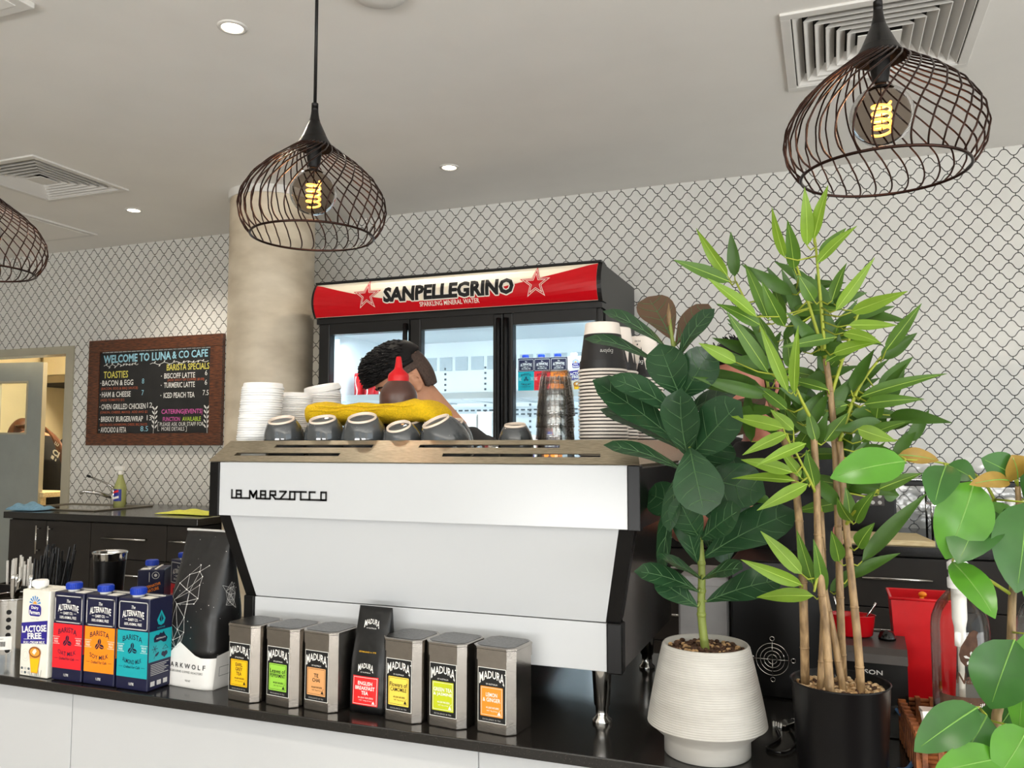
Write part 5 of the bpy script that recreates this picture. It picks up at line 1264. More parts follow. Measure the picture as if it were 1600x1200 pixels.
# ------------------------------------------------------------------ right-hand end of the counter, behind the plants
bx_ = thing('terminal_housing', 'black metal box with a round wire fan guard behind the white pot', 'equipment box', (-.105, 1.875, CT))
b = MB(); b.b2((-.105, 0, 0), (.085, .22, .285), M['black_plastic'], .004); b.build('housing', bx_)
b = MB(); c_ = at(1207, 1030, 1.87); gx, gz = c_.x+.105, c_.z-CT
for r in (.033, .0245, .017, .0095): b.tube([(gx+r*math.cos(2*PI*i/40), -.006, gz+r*math.sin(2*PI*i/40)) for i in range(40)], .0011, M['chrome'], 6, True)
for a in (PI/2, PI, 0, -PI/2):
    b.tube([(gx, -.0075, gz), (gx+.036*math.cos(a), -.0075, gz+.036*math.sin(a))], .0011, M['chrome'], 6)
    b.tube([(gx+.042*math.cos(a)+.0045*math.cos(2*PI*i/14), -.004, gz+.042*math.sin(a)+.0045*math.sin(2*PI*i/14)) for i in range(14)], .0011, M['chrome'], 6, True)
    b.lathe([(0, .0), (.002, 0)], M['chrome'], 10, Matrix.Translation((gx+.042*math.cos(a), -.004, gz+.042*math.sin(a)))@Matrix.Rotation(PI/2, 4, 'X'))
b.build('fan_guard', bx_, 'round wire fan guard')
b = MB(); b.b2((-.33, 1.91, CT), (-.218, 2.10, CT+.24), M['grey_plastic'], .006); b.b2((-.325, 1.907, CT+.02), (-.222, 1.911, CT+.22), M['grey_plastic'], .001)
tag(b.build('grey_bin'), 'grey plastic box standing behind the fig stem beside the machine', 'box')
pt = thing('receipt_printer', 'black and grey receipt printer behind the black plant pot', 'receipt printer', (.055, 1.70, CT), R(-2))
b = MB(); b.prism([(0, .004), (.15, .004), (.15, .150), (.018, .150), (.004, .142), (0, .131)], 'x', -.070, .065, M['black_plastic']); b.build('body', pt)
b = MB(); b.prism([(-.002, .132), (.003, .147), (.020, .156), (.15, .158), (.15, .150), (.018, .149), (.006, .144), (.002, .132)], 'x', -.071, .066, M['printer_grey']); b.build('cover', pt, 'grey rounded cover')
b = MB(); dc = Decal(b, (.000, -.0003, .1155), (1, 0, 0), (0, 0, 1), (0, -1, 0)); dc.text('EPSON', .0, .0, .046, .0085, M['grey_line'], bold=.015); b.b2((-.055, -.001, .002), (.05, .0, .06), M['black_gloss']); b.build('front', pt)
bw = thing('spoon_pot', 'red oval pot holding spoons on top of the receipt printer', 'pot', (.030, 1.80, CT+.159))
b = MB(); b.lathe([(.034, 0), (.038, .003), (.043, .040), (.0445, .041), (.0405, .038), (.0355, .008), (0, .006)], M['red_gloss'], 40, sx=1, sy=.62, caps=False); b.lathe([(0, 0), (.034, 0)], M['red_gloss'], 40, sy=.62, caps=False); b.build('pot_body', bw)
for i, (x, tx, ty, lb) in enumerate(((.020, .0, .55, 'steel spoon leaning right in the red oval pot'), (-.028, .0, -.28, 'steel spoon leaning left in the red oval pot'))):
    b = MB(); b.tube([(0, 0, 0), (0, 0, .03), (0, 0, .058), (0, 0, .066)], [.003, .0028, .0048, .004], M['chrome'], 10, sq=.5); o = b.build('spoon'); tag(setloc(o, (.030+x*.5, 1.80, CT+.159+.009), (tx, ty, 0)), lb, 'spoon', 'spoons in the red pot')
b = MB(); b.lathe([(0, 0), (.016, 0), (.016, .004), (.012, .014), (0, .018)], M['black_gloss'], 24); tag(setloc(b.build('black_knob_cap'), (.092, 1.79, CT+.158)), 'small black domed cap between the red pot and the red caddy', 'cap')
cd = thing('red_caddy', 'tall red plastic caddy with an open top behind the syrup bottle', 'caddy', (.155, 1.88, CT))
b = MB(); bt, tp_ = [(-.040, -.04), (.055, -.04), (.055, .05), (-.040, .05)], [(-.052, -.055), (.065, -.055), (.065, .06), (-.052, .06)]
for a0, a1, z0_, z1_, in_ in ((bt, tp_, 0, .232, 0),):
    O = [(x, y, z0_) for x, y in a0]+[(x, y, z1_) for x, y in a1]; I_ = [(x*.95, y*.93, z0_+.003) for x, y in a0]+[(x*.95, y*.94, z1_) for x, y in a1]
    b.add(O+I_, [[3, 2, 1, 0], [0, 1, 5, 4], [1, 2, 6, 5], [2, 3, 7, 6], [3, 0, 4, 7], [8, 9, 10, 11], [9, 8, 12, 13], [10, 9, 13, 14], [11, 10, 14, 15], [8, 11, 15, 12], [4, 5, 13, 12], [5, 6, 14, 13], [6, 7, 15, 14], [7, 4, 12, 15]], M['red'])
b.tube([(x*1.02, y*1.02, .231) for x, y in tp_], .0028, M['red'], 8, True); b.build('caddy_body', cd)
b = MB(); b.ball((0, 0, .0), (.008, .006, .006), M['soy_orange'], 14, 8); b.tube([(0, 0, 0), (-.02, 0, -.10)], .004, M['soy_orange'], 8); tag(setloc(b.build('orange_pen'), (.165, 1.885, CT+.232)), 'orange-topped pen standing in the red caddy', 'pen')
# wicker tray, napkins and the two syrup bottles
wt = thing('wicker_tray', 'brown woven wicker tray under the syrup bottles', 'tray', (.255, 1.61, CT), R(4))
b = MB(); TX0, TX1, TY0, TY1 = -.135, .17, -.085, .11
b.b2((TX0, TY0, .002), (TX1, TY1, .012), M['wicker'])
for k in range(8):
    z = .014+k*.0075; e = .002*math.sin(k*PI); q = .0015*k
    b.tube([(TX0-q, TY0-q, z), (TX1+q, TY0-q, z), (TX1+q, TY1+q, z), (TX0-q, TY1+q, z)], .0045, M['wicker'], 6, True)
for i in range(14):
    x = TX0+(TX1-TX0)*i/13
    for y in (TY0-.006, TY1+.006): b.b2((x-.004, y-.006, .004), (x+.004, y+.006, .074), M['wicker'])
for i in range(10):
    y = TY0+(TY1-TY0)*i/9
    for x in (TX0-.006, TX1+.006): b.b2((x-.006, y-.004, .004), (x+.006, y+.004, .074), M['wicker'])
b.build('basket', wt)
for i, (loc, rot, lb) in enumerate((((.150, 1.565, CT+.068), (R(72), 0, R(25)), 'white paper napkin standing up at the tray corner'), ((.225, 1.60, CT+.0665), (0, R(1), R(8)), 'white paper napkin lying flat under the syrup bottles'))):
    b = MB(); s_ = (.045, .05) if i == 0 else (.17, .13); b.box((0, 0, .004), (s_[0], s_[1], .008), M['paper_white'], .001); o = b.build('paper_napkin'); tag(setloc(o, loc, rot), lb, 'napkin', 'paper napkins on the wicker tray')
def syrup(label, x, y, print_m, text, mult=1):
    t = thing('syrup_bottle', label, 'syrup bottle', (x, y, CT+.0755), group='pump syrup bottles')
    b = MB(); b.lathe([(.040, 0), (.0445, .003), (.0450, .010), (.0450, .150), (.043, .168), (.035, .190), (.022, .206), (.015, .214), (.0145, .228)], M['clear'], 44, caps=False); b.lathe([(0, .0005), (.042, .0005)], M['clear'], 44, caps=False); b.build('bottle', t)
    b = MB(); b.lathe([(0, .004), (.0425, .004), (.0435, .010), (.0435, .024)], M['syrup'], 44); b.build('syrup', t, 'last amber syrup at the bottom')
    b = MB(); b.lathe([(.0165, .216), (.0170, .219), (.0170, .232), (.0145, .234), (.0145, .246), (.0165, .2465), (.0165, .258), (.012, .262), (.008, .264), (.008, .278)], M['lid_white'], 28); b.box((0, -.012, .281), (.018, .05, .010), M['lid_white'], .003); b.lathe([(.0118, .216), (.0118, .165), (.009, .150), (.009, .12)], M['lid_white'], 20); b.lathe([(.005, .12), (.005, .012)], M['straw_clear'], 12); b.build('pump', t, 'white pump')
    b = MB(); rr = .0454
    dc = Decal(b, (0, 0, 0), (1, 0, 0), (0, 0, 1), fn=lambda u, v, off: Vector(((rr+off)*math.sin(u/rr+.12), -(rr+off)*math.cos(u/rr+.12), v)))
    for i in range(16): dc.rect(-.048+.006*i, .022, -.042+.006*i, .048, M['stone_dark'], .0003)
    bird = [(-.014, .115), (-.011, .128), (-.004, .140), (.003, .152), (.010, .156), (.017, .152), (.013, .149), (.015, .138), (.014, .122), (.009, .108), (.004, .098), (-.006, .098), (-.012, .105)]
    n_ = len(bird); b.add([dc.p(u_, v_, .0004) for u_, v_ in bird]+[dc.p(.003, .125, .0004)], [[n_, i, (i+1) % n_] for i in range(n_)], print_m); b.build('bird_print', t); b = MB(); dc.mb = b
    for a in range(5): q = R(90+a*72); dc.poly([(.004, .110), (.004+.009*math.cos(q-.25), .110+.009*math.sin(q-.25)), (.004+.012*math.cos(q), .110+.012*math.sin(q)), (.004+.009*math.cos(q+.25), .110+.009*math.sin(q+.25))], M['grey_line'], .0008)
    dc.text('Naked', .006, .078, .050, .018, M['stone_dark'], .0004, bold=.02, slant=.2); dc.text(text, .010, .034, .034, .010, M['white'], .0008, slant=.3)
    b.build('name_print', t); return t
syrup('clear vanilla syrup bottle with white pump and dark bird print on the tray', .195, 1.60, M['stone_dark'], 'Vanilla')
syrup('clear syrup bottle with red-brown bird print at the right edge of the tray', .325, 1.62, M['bam_d'] if False else M['wicker'], 'Caramel')
# cables
def cable(name, label, pts, r, m):
    b = MB(); P = [Vector(p) for p in pts]; S = []
    for i in range(len(P)-1):
        p0, p1, p2, p3 = P[max(0, i-1)], P[i], P[i+1], P[min(len(P)-1, i+2)]
        for k in range(8):
            t = k/8; S.append(.5*((2*p1)+(p2-p0)*t+(2*p0-5*p1+4*p2-p3)*t*t+(3*p1-p0-3*p2+p3)*t**3))
    S.append(P[-1]); b.tube(S, r, m, 8); tag(b.build(name), label, 'cable')
z_ = CT+.004
cable('network_cable', 'blue cable curling on the counter right of the black pot', [(.085, 1.73, z_+.06), (.115, 1.66, z_+.035), (.122, 1.60, z_+.012), (.105, 1.545, z_), (.088, 1.53, z_)], .0035, M['cable_blue'])
cable('power_cable', 'black cable loop on the counter between the two plant pots', [(-.115, 1.70, z_), (-.10, 1.62, z_), (-.118, 1.56, z_), (-.09, 1.545, z_), (-.07, 1.60, z_+.003), (-.085, 1.68, z_)], .0028, M['black_gloss'])
b = MB(); b.b2((-.012, -.02, .0), (.012, .02, .008), M['chrome'], .002)
for i in range(4): b.lathe([(.003, .0), (.003, .012), (0, .014)], M['chrome'], 10, Matrix.Translation((-.008+.005*i, -.028, 0)))
b.tube([(.009*math.cos(2*PI*i/20), .032+.009*math.sin(2*PI*i/20), .004) for i in range(20)], .002, M['chrome'], 6, True)
tag(setloc(b.build('cable_clamp'), (-.093, 1.70, CT+.0005), (0, 0, R(-30))), 'small metal clamp with pins on the counter between the pots', 'clamp')

# ------------------------------------------------------------------ on the right back bench
pA, pB = atz(1340, 853, BT), atz(1465, 858, BT)
cbx0 = pA.x-.08
b = MB(); b.prism([(cbx0, BY+.03), (pB.x, BY+.03), (pB.x-.04, BY+.36), (cbx0, BY+.36)], 'z', BT+.001, BT+.022, M['cutting']); tag(b.build('chopping_board'), 'pale wooden chopping board on the right back bench', 'chopping board')
dv = thing('coffee_grinder', 'dark bench appliance with small round buttons behind the bamboo', 'appliance', (at(1352, 800, 4.3).x, 4.22, BT))
b = MB(); b.b2((-.17, 0, 0), (.13, .3, .30), M['black_plastic'], .01); b.build('body', dv)
b = MB(); b.b2((-.12, -.006, .13), (.08, .001, .22), M['printer_grey'], .002)
for i in range(5): b.lathe([(.0055, 0), (.009, 0), (.009, .003), (.0055, .003)], M['grey_line'], 16, Matrix.Translation((-.06+.03*i, -.006, .145))@Matrix.Rotation(PI/2, 4, 'X'))
for i in range(2): b.lathe([(.0055, 0), (.009, 0), (.009, .003), (.0055, .003)], M['grey_line'], 16, Matrix.Translation((.06, -.006, .175+.028*i))@Matrix.Rotation(PI/2, 4, 'X'))
b.b2((-.02, -.008, .182), (.035, -.005, .202), M['white']); b.build('button_panel', dv)
rk = thing('bench_rack', 'black-topped rack on thin chrome posts on the right back bench', 'rack', (at(1500, 770, 4.3).x, 4.2, BT))
b = MB(); b.b2((-.24, -.02, .225), (.4, .26, .25), M['black_plastic'], .004); b.b2((-.24, -.02, .25), (.4, .26, .256), M['chrome'], .002); b.build('rack_top', rk)
b = MB(); b.b2((-.13, -.01, .135), (.4, .25, .145), M['chrome'], .002); b.build('rack_shelf', rk)
for x in (-.128, .39):
    for y in (.0, .24): b = MB(); b.tube([(x, y, .0), (x, y, .225)], .005, M['chrome'], 10); b.build('post', rk, 'thin chrome post')
eq = thing('label_printer', 'small black machine with a bright lime tag on the right back bench', 'appliance', (at(1553, 845, 4.05).x, 4.0, BT))
b = MB(); b.prism([(0, 0), (.13, 0), (.13, .07), (.05, .075), (.0, .035)], 'x', -.075, .075, M['black_gloss']); b.build('body', eq)
b = MB(); b.box((0, 0, 0), (.08, .004, .025), M['lime_tag']); o = b.build('lime_tag', eq, 'lime green tag'); setloc(o, (-.04, .05, .09), (R(-40), 0, R(8)))
b = MB(); b.tube([(-.05, -.012, .02), (.0, -.012, .03), (.06, -.012, .055)], .004, M['chrome'], 8); b.build('lever', eq)
bt_ = MB(); bt_.lathe([(.03, 0), (.033, .004), (.033, .10), (.02, .13), (.014, .14), (.014, .17)], M['lid_white'], 28); bt_.lathe([(.018, .17), (.018, .19), (.01, .195)], M['white'], 24); tag(setloc(bt_.build('squeeze_bottle'), (at(1576, 845, 4.0).x, 3.93, BT)), 'white squeeze bottle on the right back bench', 'bottle')

# ------------------------------------------------------------------ kitchen seen through the doorway
hd_ = thing('exhaust_hood', 'pale steel kitchen exhaust hood seen through the doorway', 'exhaust hood', (-6.6, 6.2, 0))
b = MB(); b.b2((-.9, 0, 2.10), (1.6, 1.3, 2.84), M['kitchen'], .005); b.build('canopy', hd_)
b = MB(); b.b2((-.88, .02, 2.02), (1.58, 1.3, 2.10), M['kitchen_steel']); b.b2((-.86, .0, 1.98), (1.56, 1.28, 2.02), M['cab_gap']); b.build('filter_bank', hd_)
b = MB(); b.tube([(-.0, -.012, 2.2), (.45, -.012, 2.3), (.9, -.012, 2.36), (1.6, -.012, 2.4)], .008, M['white'], 8); b.tube([(.62, -.012, 2.1), (.62, -.012, 2.34)], .008, M['white'], 8); b.build('wall_cable', hd_)
ko = thing('kitchen_unit', 'cream steel kitchen unit with a sloping rail and dark vent seen through the doorway', 'kitchen unit', (-6.4, 6.7, 0))
b = MB(); b.b2((-.9, 0, .0), (1.4, .6, 1.80), M['kitchen'], .004); b.build('body', ko)
b = MB(); b.b2((.30, -.01, 1.62), (.44, .0, 1.79), M['cab']); b.build('vent', ko)
b = MB(); b.tube([(-.6, -.04, 1.25), (.25, -.04, 1.60), (1.4, -.04, 1.62)], .018, M['kitchen_steel'], 10); b.build('rail', ko)
b = MB(); b.b2((.28, -.03, .6), (.30, .0, 1.62), M['kitchen_steel']); b.build('post', ko)
tb = thing('work_table', 'pale wooden-edged work table just inside the kitchen doorway', 'table', (at(85, 765, 5.0).x-.22, 5.0, 0))
b = MB(); b.b2((-.55, -.1, .97), (.22, .2, 1.01), M['cutting'], .003); b.build('tabletop', tb)
for x in (-.5, .16):
    for y in (-.07, .17): b = MB(); b.b2((x-.025, y-.025, 0), (x+.025, y+.025, .97), M['cutting']); b.build('leg', tb)
area('kitchen_light', (-5.8, 5.6, 2.78), (-5.8, 5.6, 0), .9, .5, 42, (1, .82, .55))
b = MB(); b.b2((-6.3, 5.3, 2.80), (-5.3, 5.9, 2.849), M['white_trim'], .004); b.b2((-6.25, 5.35, 2.795), (-5.35, 5.85, 2.80), M['led']); tag(b.build('kitchen_light_panel'), 'warm ceiling light panel in the kitchen', 'ceiling light')
# ------------------------------------------------------------------ plants
def leaf(mb, base, tip, w, m, vein=None, shape='lance', nrm=None, bend=.08, fold=.18, veins=0, twist=0, rv=.0011):
    base, tip = Vector(base), Vector(tip); d = tip-base; L = d.length
    if nrm is None: nrm = Vector((0, -1, .35))
    d.normalize(); s = d.cross(nrm).normalized(); n = s.cross(d).normalized()
    NT = 10; rows = []
    for i in range(NT+1):
        t = i/NT
        if shape == 'lance': hw = math.sin(PI*t**.72)**.85*(1-.25*t) if 0 < t < 1 else 0
        elif shape == 'fiddle': hw = (math.sin(PI*min(1, t**1.35*.96+.02))**.62)*(.62+.38*t) if 0 < t < 1 else (0 if t == 1 else .05)
        else: hw = math.sin(PI*t**.85)**.7 if 0 < t < 1 else 0
        hw = max(hw, .03)*w/2
        c = base+d*(t*L)+n*(bend*L*(4*t*(1-t))*.5-bend*L*t*t*.5)
        tw = twist*t; s2 = s*math.cos(tw)+n*math.sin(tw); n2 = n*math.cos(tw)-s*math.sin(tw)
        wob = .06*math.sin(t*11+L*90)
        rows.append((c, [c+s2*(u*hw)+n2*(fold*abs(u)*hw+(wob*hw if abs(u) == 1 else 0)) for u in (-1, -.55, 0, .55, 1)], s2, n2, hw))
    vs_ = [p for r in rows for p in r[1]]; fs = []
    for i in range(NT):
        for k in range(4): q = i*5+k; fs.append([q, q+1, q+6, q+5])
    mb.add(vs_, fs, m, True)
    if vein:
        mb.tube([r[0] for r in rows[:-1]], [rv*(1-.75*i/NT) for i in range(NT)], vein, 5)
        for k in range(veins):
            i = 1+int(k*(NT-3)/max(1, veins-1)); c, ps, s2, n2, hw = rows[i]; c2, ps2 = rows[min(NT-1, i+2)][:2]
            for sg, a, e in ((-1, 1, 0), (1, 3, 4)):
                mb.tube([c, (ps2[a]*.5+ps[a]*.5)+n2*.0004, ps2[e]*.8+ps2[a]*.2+n2*.0004], [rv*.55, rv*.4, rv*.2], vein, 4)
    return rows
def nearest(p, samples): return min(samples, key=lambda q: (q-p).length)
def gravel(parent, r, z, seed, mats, n=150, name='gravel'):
    rnd = random.Random(seed); b = MB(); b.lathe([(0, z), (r, z-.002)], mats[0], 36, caps=False)
    for i in range(n):
        q = r*.97*math.sqrt(rnd.random()); a = rnd.random()*2*PI; s_ = rnd.uniform(.0025, .0055)
        b.ball((q*math.cos(a), q*math.sin(a), z+s_*.3), (s_, s_*rnd.uniform(.6, 1), s_*.7), mats[1+i % (len(mats)-1)], 7, 5)
    o = b.build(name, parent); o['kind'] = 'stuff'; return o

# fiddle-leaf fig in the ribbed white pot
fgc = Vector((-.214, 1.512, CT))
fg = thing('fiddle_leaf_fig', 'fiddle-leaf fig with dark glossy leaves in a ribbed white pot', 'potted plant', fgc)
b = MB(); pr = [(.070, 0), (.0735, .002), (.0735, .026), (.0765, .031), (.0985, .050)]
nrib = 34
for i in range(nrib+1):
    t = i/nrib; z = .052+t*.128; r = .1015-.0265*t**1.15; pr += [(r+.0009, z), (r+.0007, z+.0016), (r-.0010, z+.0022)]
pr += [(.0745, .1835), (.0725, .1860), (.0700, .1845), (.0690, .165), (0, .165)]
b.lathe(pr, M['pot_white'], 72, caps=False); b.lathe([(0, 0), (.07, 0)], M['pot_white'], 72, caps=False); b.build('pot', fg, 'ribbed white ceramic pot')
gravel(fg, .069, .176, 5, [M['soil'], M['soil'], M['stone_dark'], M['pebbles'], M['stone_dark']], 170)
FYc = 1.512
sp_ = [Vector((fgc.x, FYc, CT+.17)), at(1096, 960, FYc), at(1096, 880, FYc), at(1086, 780, FYc), at(1076, 715, FYc), at(1066, 630, FYc), at(1054, 555, FYc), at(1045, 492, FYc)]
stem = curve_pts(sp_)
b = MB(); n = len(stem); b.tube([p-fgc for p in stem], [.0078*(1-.62*i/n) for i in range(n)], M['fig_stem'], 12)
for q in (960, 925, 880, 840, 790, 745, 700, 650, 600, 560): 
    p = nearest(at(1090, q, FYc), stem)-fgc; b.ball(p, .0085*(1-.4*(960-q)/400), M['fig_stem'], 10, 6)
b.build('stem', fg)
# base pixel, tip pixel, distance of base and tip, width (m), kind, facing
FL = [((1042, 545), (945, 482), 1.50, 1.45, .052, 0, (.2, -.6, .9)), ((1030, 572), (917, 522), 1.50, 1.44, .046, 0, (.1, -.5, .9)), ((1050, 530), (1012, 462), 1.53, 1.58, .075, 1, (.3, -.8, .3)),
      ((1056, 540), (1105, 472), 1.52, 1.56, .055, 1, (-.4, -.8, .2)), ((1060, 560), (1112, 480), 1.51, 1.50, .045, 0, (-.6, -.7, .1)), ((1064, 622), (1030, 538), 1.50, 1.45, .078, 0, (-.2, -.9, .35)), ((1064, 624), (1112, 545), 1.50, 1.46, .075, 0, (.3, -.9, .3)),
      ((1066, 655), (955, 585), 1.50, 1.44, .060, 0, (.1, -.7, .7)), ((1058, 690), (928, 592), 1.51, 1.45, .082, 0, (.25, -.8, .6)), ((1058, 700), (940, 635), 1.53, 1.49, .060, 0, (.2, -.6, .8)), ((1076, 715), (1060, 610), 1.49, 1.44, .080, 0, (-.25, -.9, .3)),
      ((1075, 718), (1156, 628), 1.49, 1.43, .090, 0, (.1, -.95, .35)), ((1072, 738), (946, 690), 1.50, 1.43, .050, 0, (.05, -.55, .85)), ((1085, 690), (1190, 640), 1.54, 1.56, .070, 1, (0, -.8, .5)), ((1090, 730), (1130, 680), 1.53, 1.55, .090, 0, (.1, -.9, .3)),
      ((1085, 745), (1195, 770), 1.52, 1.50, .088, 0, (.1, -.95, .3)), ((1078, 700), (1100, 802), 1.47, 1.41, .088, 2, (.05, -1, .25)), ((1062, 735), (1045, 830), 1.49, 1.46, .050, 0, (-.6, -.8, .1)), ((1065, 750), (1030, 900), 1.52, 1.50, .058, 0, (-.7, -.7, .1)),
      ((1095, 842), (1058, 778), 1.50, 1.45, .062, 0, (-.3, -.8, .55)), ((1096, 842), (1156, 795), 1.49, 1.44, .066, 0, (.25, -.8, .6)), ((1090, 880), (1062, 770), 1.51, 1.49, .060, 0, (-.2, -.95, .2)), ((1098, 872), (1242, 795), 1.52, 1.54, .078, 0, (.2, -.8, .6)),
      ((1097, 905), (1030, 868), 1.50, 1.44, .052, 0, (-.2, -.6, .8)), ((1098, 905), (1158, 885), 1.49, 1.44, .052, 0, (.2, -.6, .8)), ((1092, 925), (994, 888), 1.50, 1.45, .050, 0, (0, -.6, .8)), ((1090, 948), (1022, 902), 1.50, 1.47, .050, 0, (-.2, -.7, .7)),
      ((1104, 940), (1222, 902), 1.51, 1.52, .062, 0, (.1, -.7, .7)), ((1096, 840), (1150, 860), 1.55, 1.58, .066, 0, (.2, -.9, .3)), ((1086, 800), (1010, 770), 1.55, 1.58, .07, 0, (-.2, -.9, .3)),
      ((1092, 690), (1196, 618), 1.56, 1.62, .056, 1, (.1, -.7, .7)), ((1070, 650), (1150, 606), 1.55, 1.60, .05, 0, (.1, -.7, .7)), ((1088, 800), (1170, 720), 1.55, 1.60, .085, 0, (.1, -.95, .3)), ((1090, 790), (1185, 830), 1.56, 1.62, .075, 0, (.1, -.95, .3))]
for k, (bp, tp2, yb, yt, w_, kind, nr) in enumerate(FL):
    B = at(*bp, yb); T_ = at(*tp2, yt); q = nearest(B, stem); b = MB()
    b.tube([q-fgc, (q+B)/2-fgc+Vector((0, 0, .004)), B-fgc], [.003, .0026, .0022], M['fig_stem'], 7)
    leaf(b, B-fgc, T_-fgc, w_*1.12, M['fig_under'] if kind == 1 else M['fig'], M['fig_vein'], 'fiddle', Vector(nr), .10+.05*math.sin(k*2.1), .14, 5, .18*math.sin(k*1.3), .0014)
    b.build('leaf', fg)
b = MB(); p = at(1045, 492, FYc)-fgc; b.tube([p+Vector((0, 0, -.02)), p, p+Vector((0, 0, .022))], [.004, .0042, .0006], M['cane'], 8); b.build('leaf_bud', fg, 'pale brown leaf bud')

# artificial bamboo in the black pot
bbc = Vector((.004, 1.475, CT))
bb = thing('bamboo_plant', 'bright green bamboo plant with tan canes in a black pot', 'potted plant', bbc)
b = MB(); b.lathe([(0, 0), (.066, 0), (.067, .002), (.0755, .150), (.0770, .152), (.0750, .153), (.0735, .150), (.071, .13), (0, .13)], M['pot_black'], 56, caps=False); b.build('pot', bb, 'plain black pot')
gravel(bb, .0715, .139, 9, [M['pebbles'], M['stone_pale'], M['stone_pale'], M['stone_dark'], M['pebbles']], 190, 'pebbles')
PB = CT+.14
def cane_base(px, py): return atz(px, py, PB)
CN = [((1258, 1068), [(1256, 960, 1.45), (1252, 860, 1.46), (1240, 740, 1.49), (1215, 660, 1.52), (1203, 625, 1.53)], .0072), ((1298, 1088), [(1290, 980, 1.43), (1280, 880, 1.43), (1276, 760, 1.45), (1270, 660, 1.46)], .0070), ((1280, 1076), [(1286, 990, 1.455), (1287, 900, 1.46), (1283, 800, 1.48)], .0058),
      ((1320, 1078), [(1302, 990, 1.46), (1288, 920, 1.45), (1282, 840, 1.44)], .0060), ((1318, 1062), [(1314, 980, 1.49), (1311, 880, 1.50), (1306, 720, 1.50), (1298, 620, 1.49), (1290, 560, 1.48)], .0066), ((1346, 1080), [(1340, 1000, 1.46), (1330, 900, 1.47), (1322, 820, 1.48), (1312, 690, 1.49)], .0068)]
samples = []
for (bp, pts, r) in CN:
    P = curve_pts([cane_base(*bp)-Vector((0, 0, .02))]+[at(*p) for p in pts]); samples += P; n = len(P)
    b = MB(); b.tube([p-bbc for p in P], [r*(1-.25*i/n) for i in range(n)], M['cane'], 12)
    for i in range(5, n-1, 7): b.tube([P[i]-bbc+Vector((0, 0, -.002)), P[i]-bbc, P[i]-bbc+Vector((0, 0, .002))], [r*(1-.25*i/n), r*(1.12-.25*i/n), r*(1-.25*i/n)], M['cane'], 12)
    b.build('cane', bb)
gs = [[(1290, 560, 1.48), (1283, 480, 1.46), (1276, 400, 1.45), (1272, 360, 1.45)], [(1290, 560, 1.48), (1262, 470, 1.48), (1240, 400, 1.49)], [(1312, 690, 1.49), (1340, 610, 1.50), (1375, 560, 1.51), (1400, 535, 1.52)], [(1203, 625, 1.53), (1185, 520, 1.53), (1150, 440, 1.52)], [(1270, 660, 1.46), (1250, 620, 1.44), (1238, 590, 1.43)], [(1283, 800, 1.48), (1270, 760, 1.44), (1240, 700, 1.42)], [(1322, 820, 1.48), (1335, 800, 1.44), (1372, 765, 1.42)], [(1282, 880, 1.43), (1272, 925, 1.42)], [(1298, 620, 1.49), (1330, 520, 1.5), (1345, 480, 1.5)]]
for g in gs:
    b = MB(); P = curve_pts([at(*p) for p in g]); samples += P; b.tube([p-bbc for p in P], [.0032*(1-.5*i/len(P)) for i in range(len(P))], M['twig'], 7)
    b.build('green_stem', bb)
l_, m_, d_ = M['bam_l'], M['bam_m'], M['bam_d']
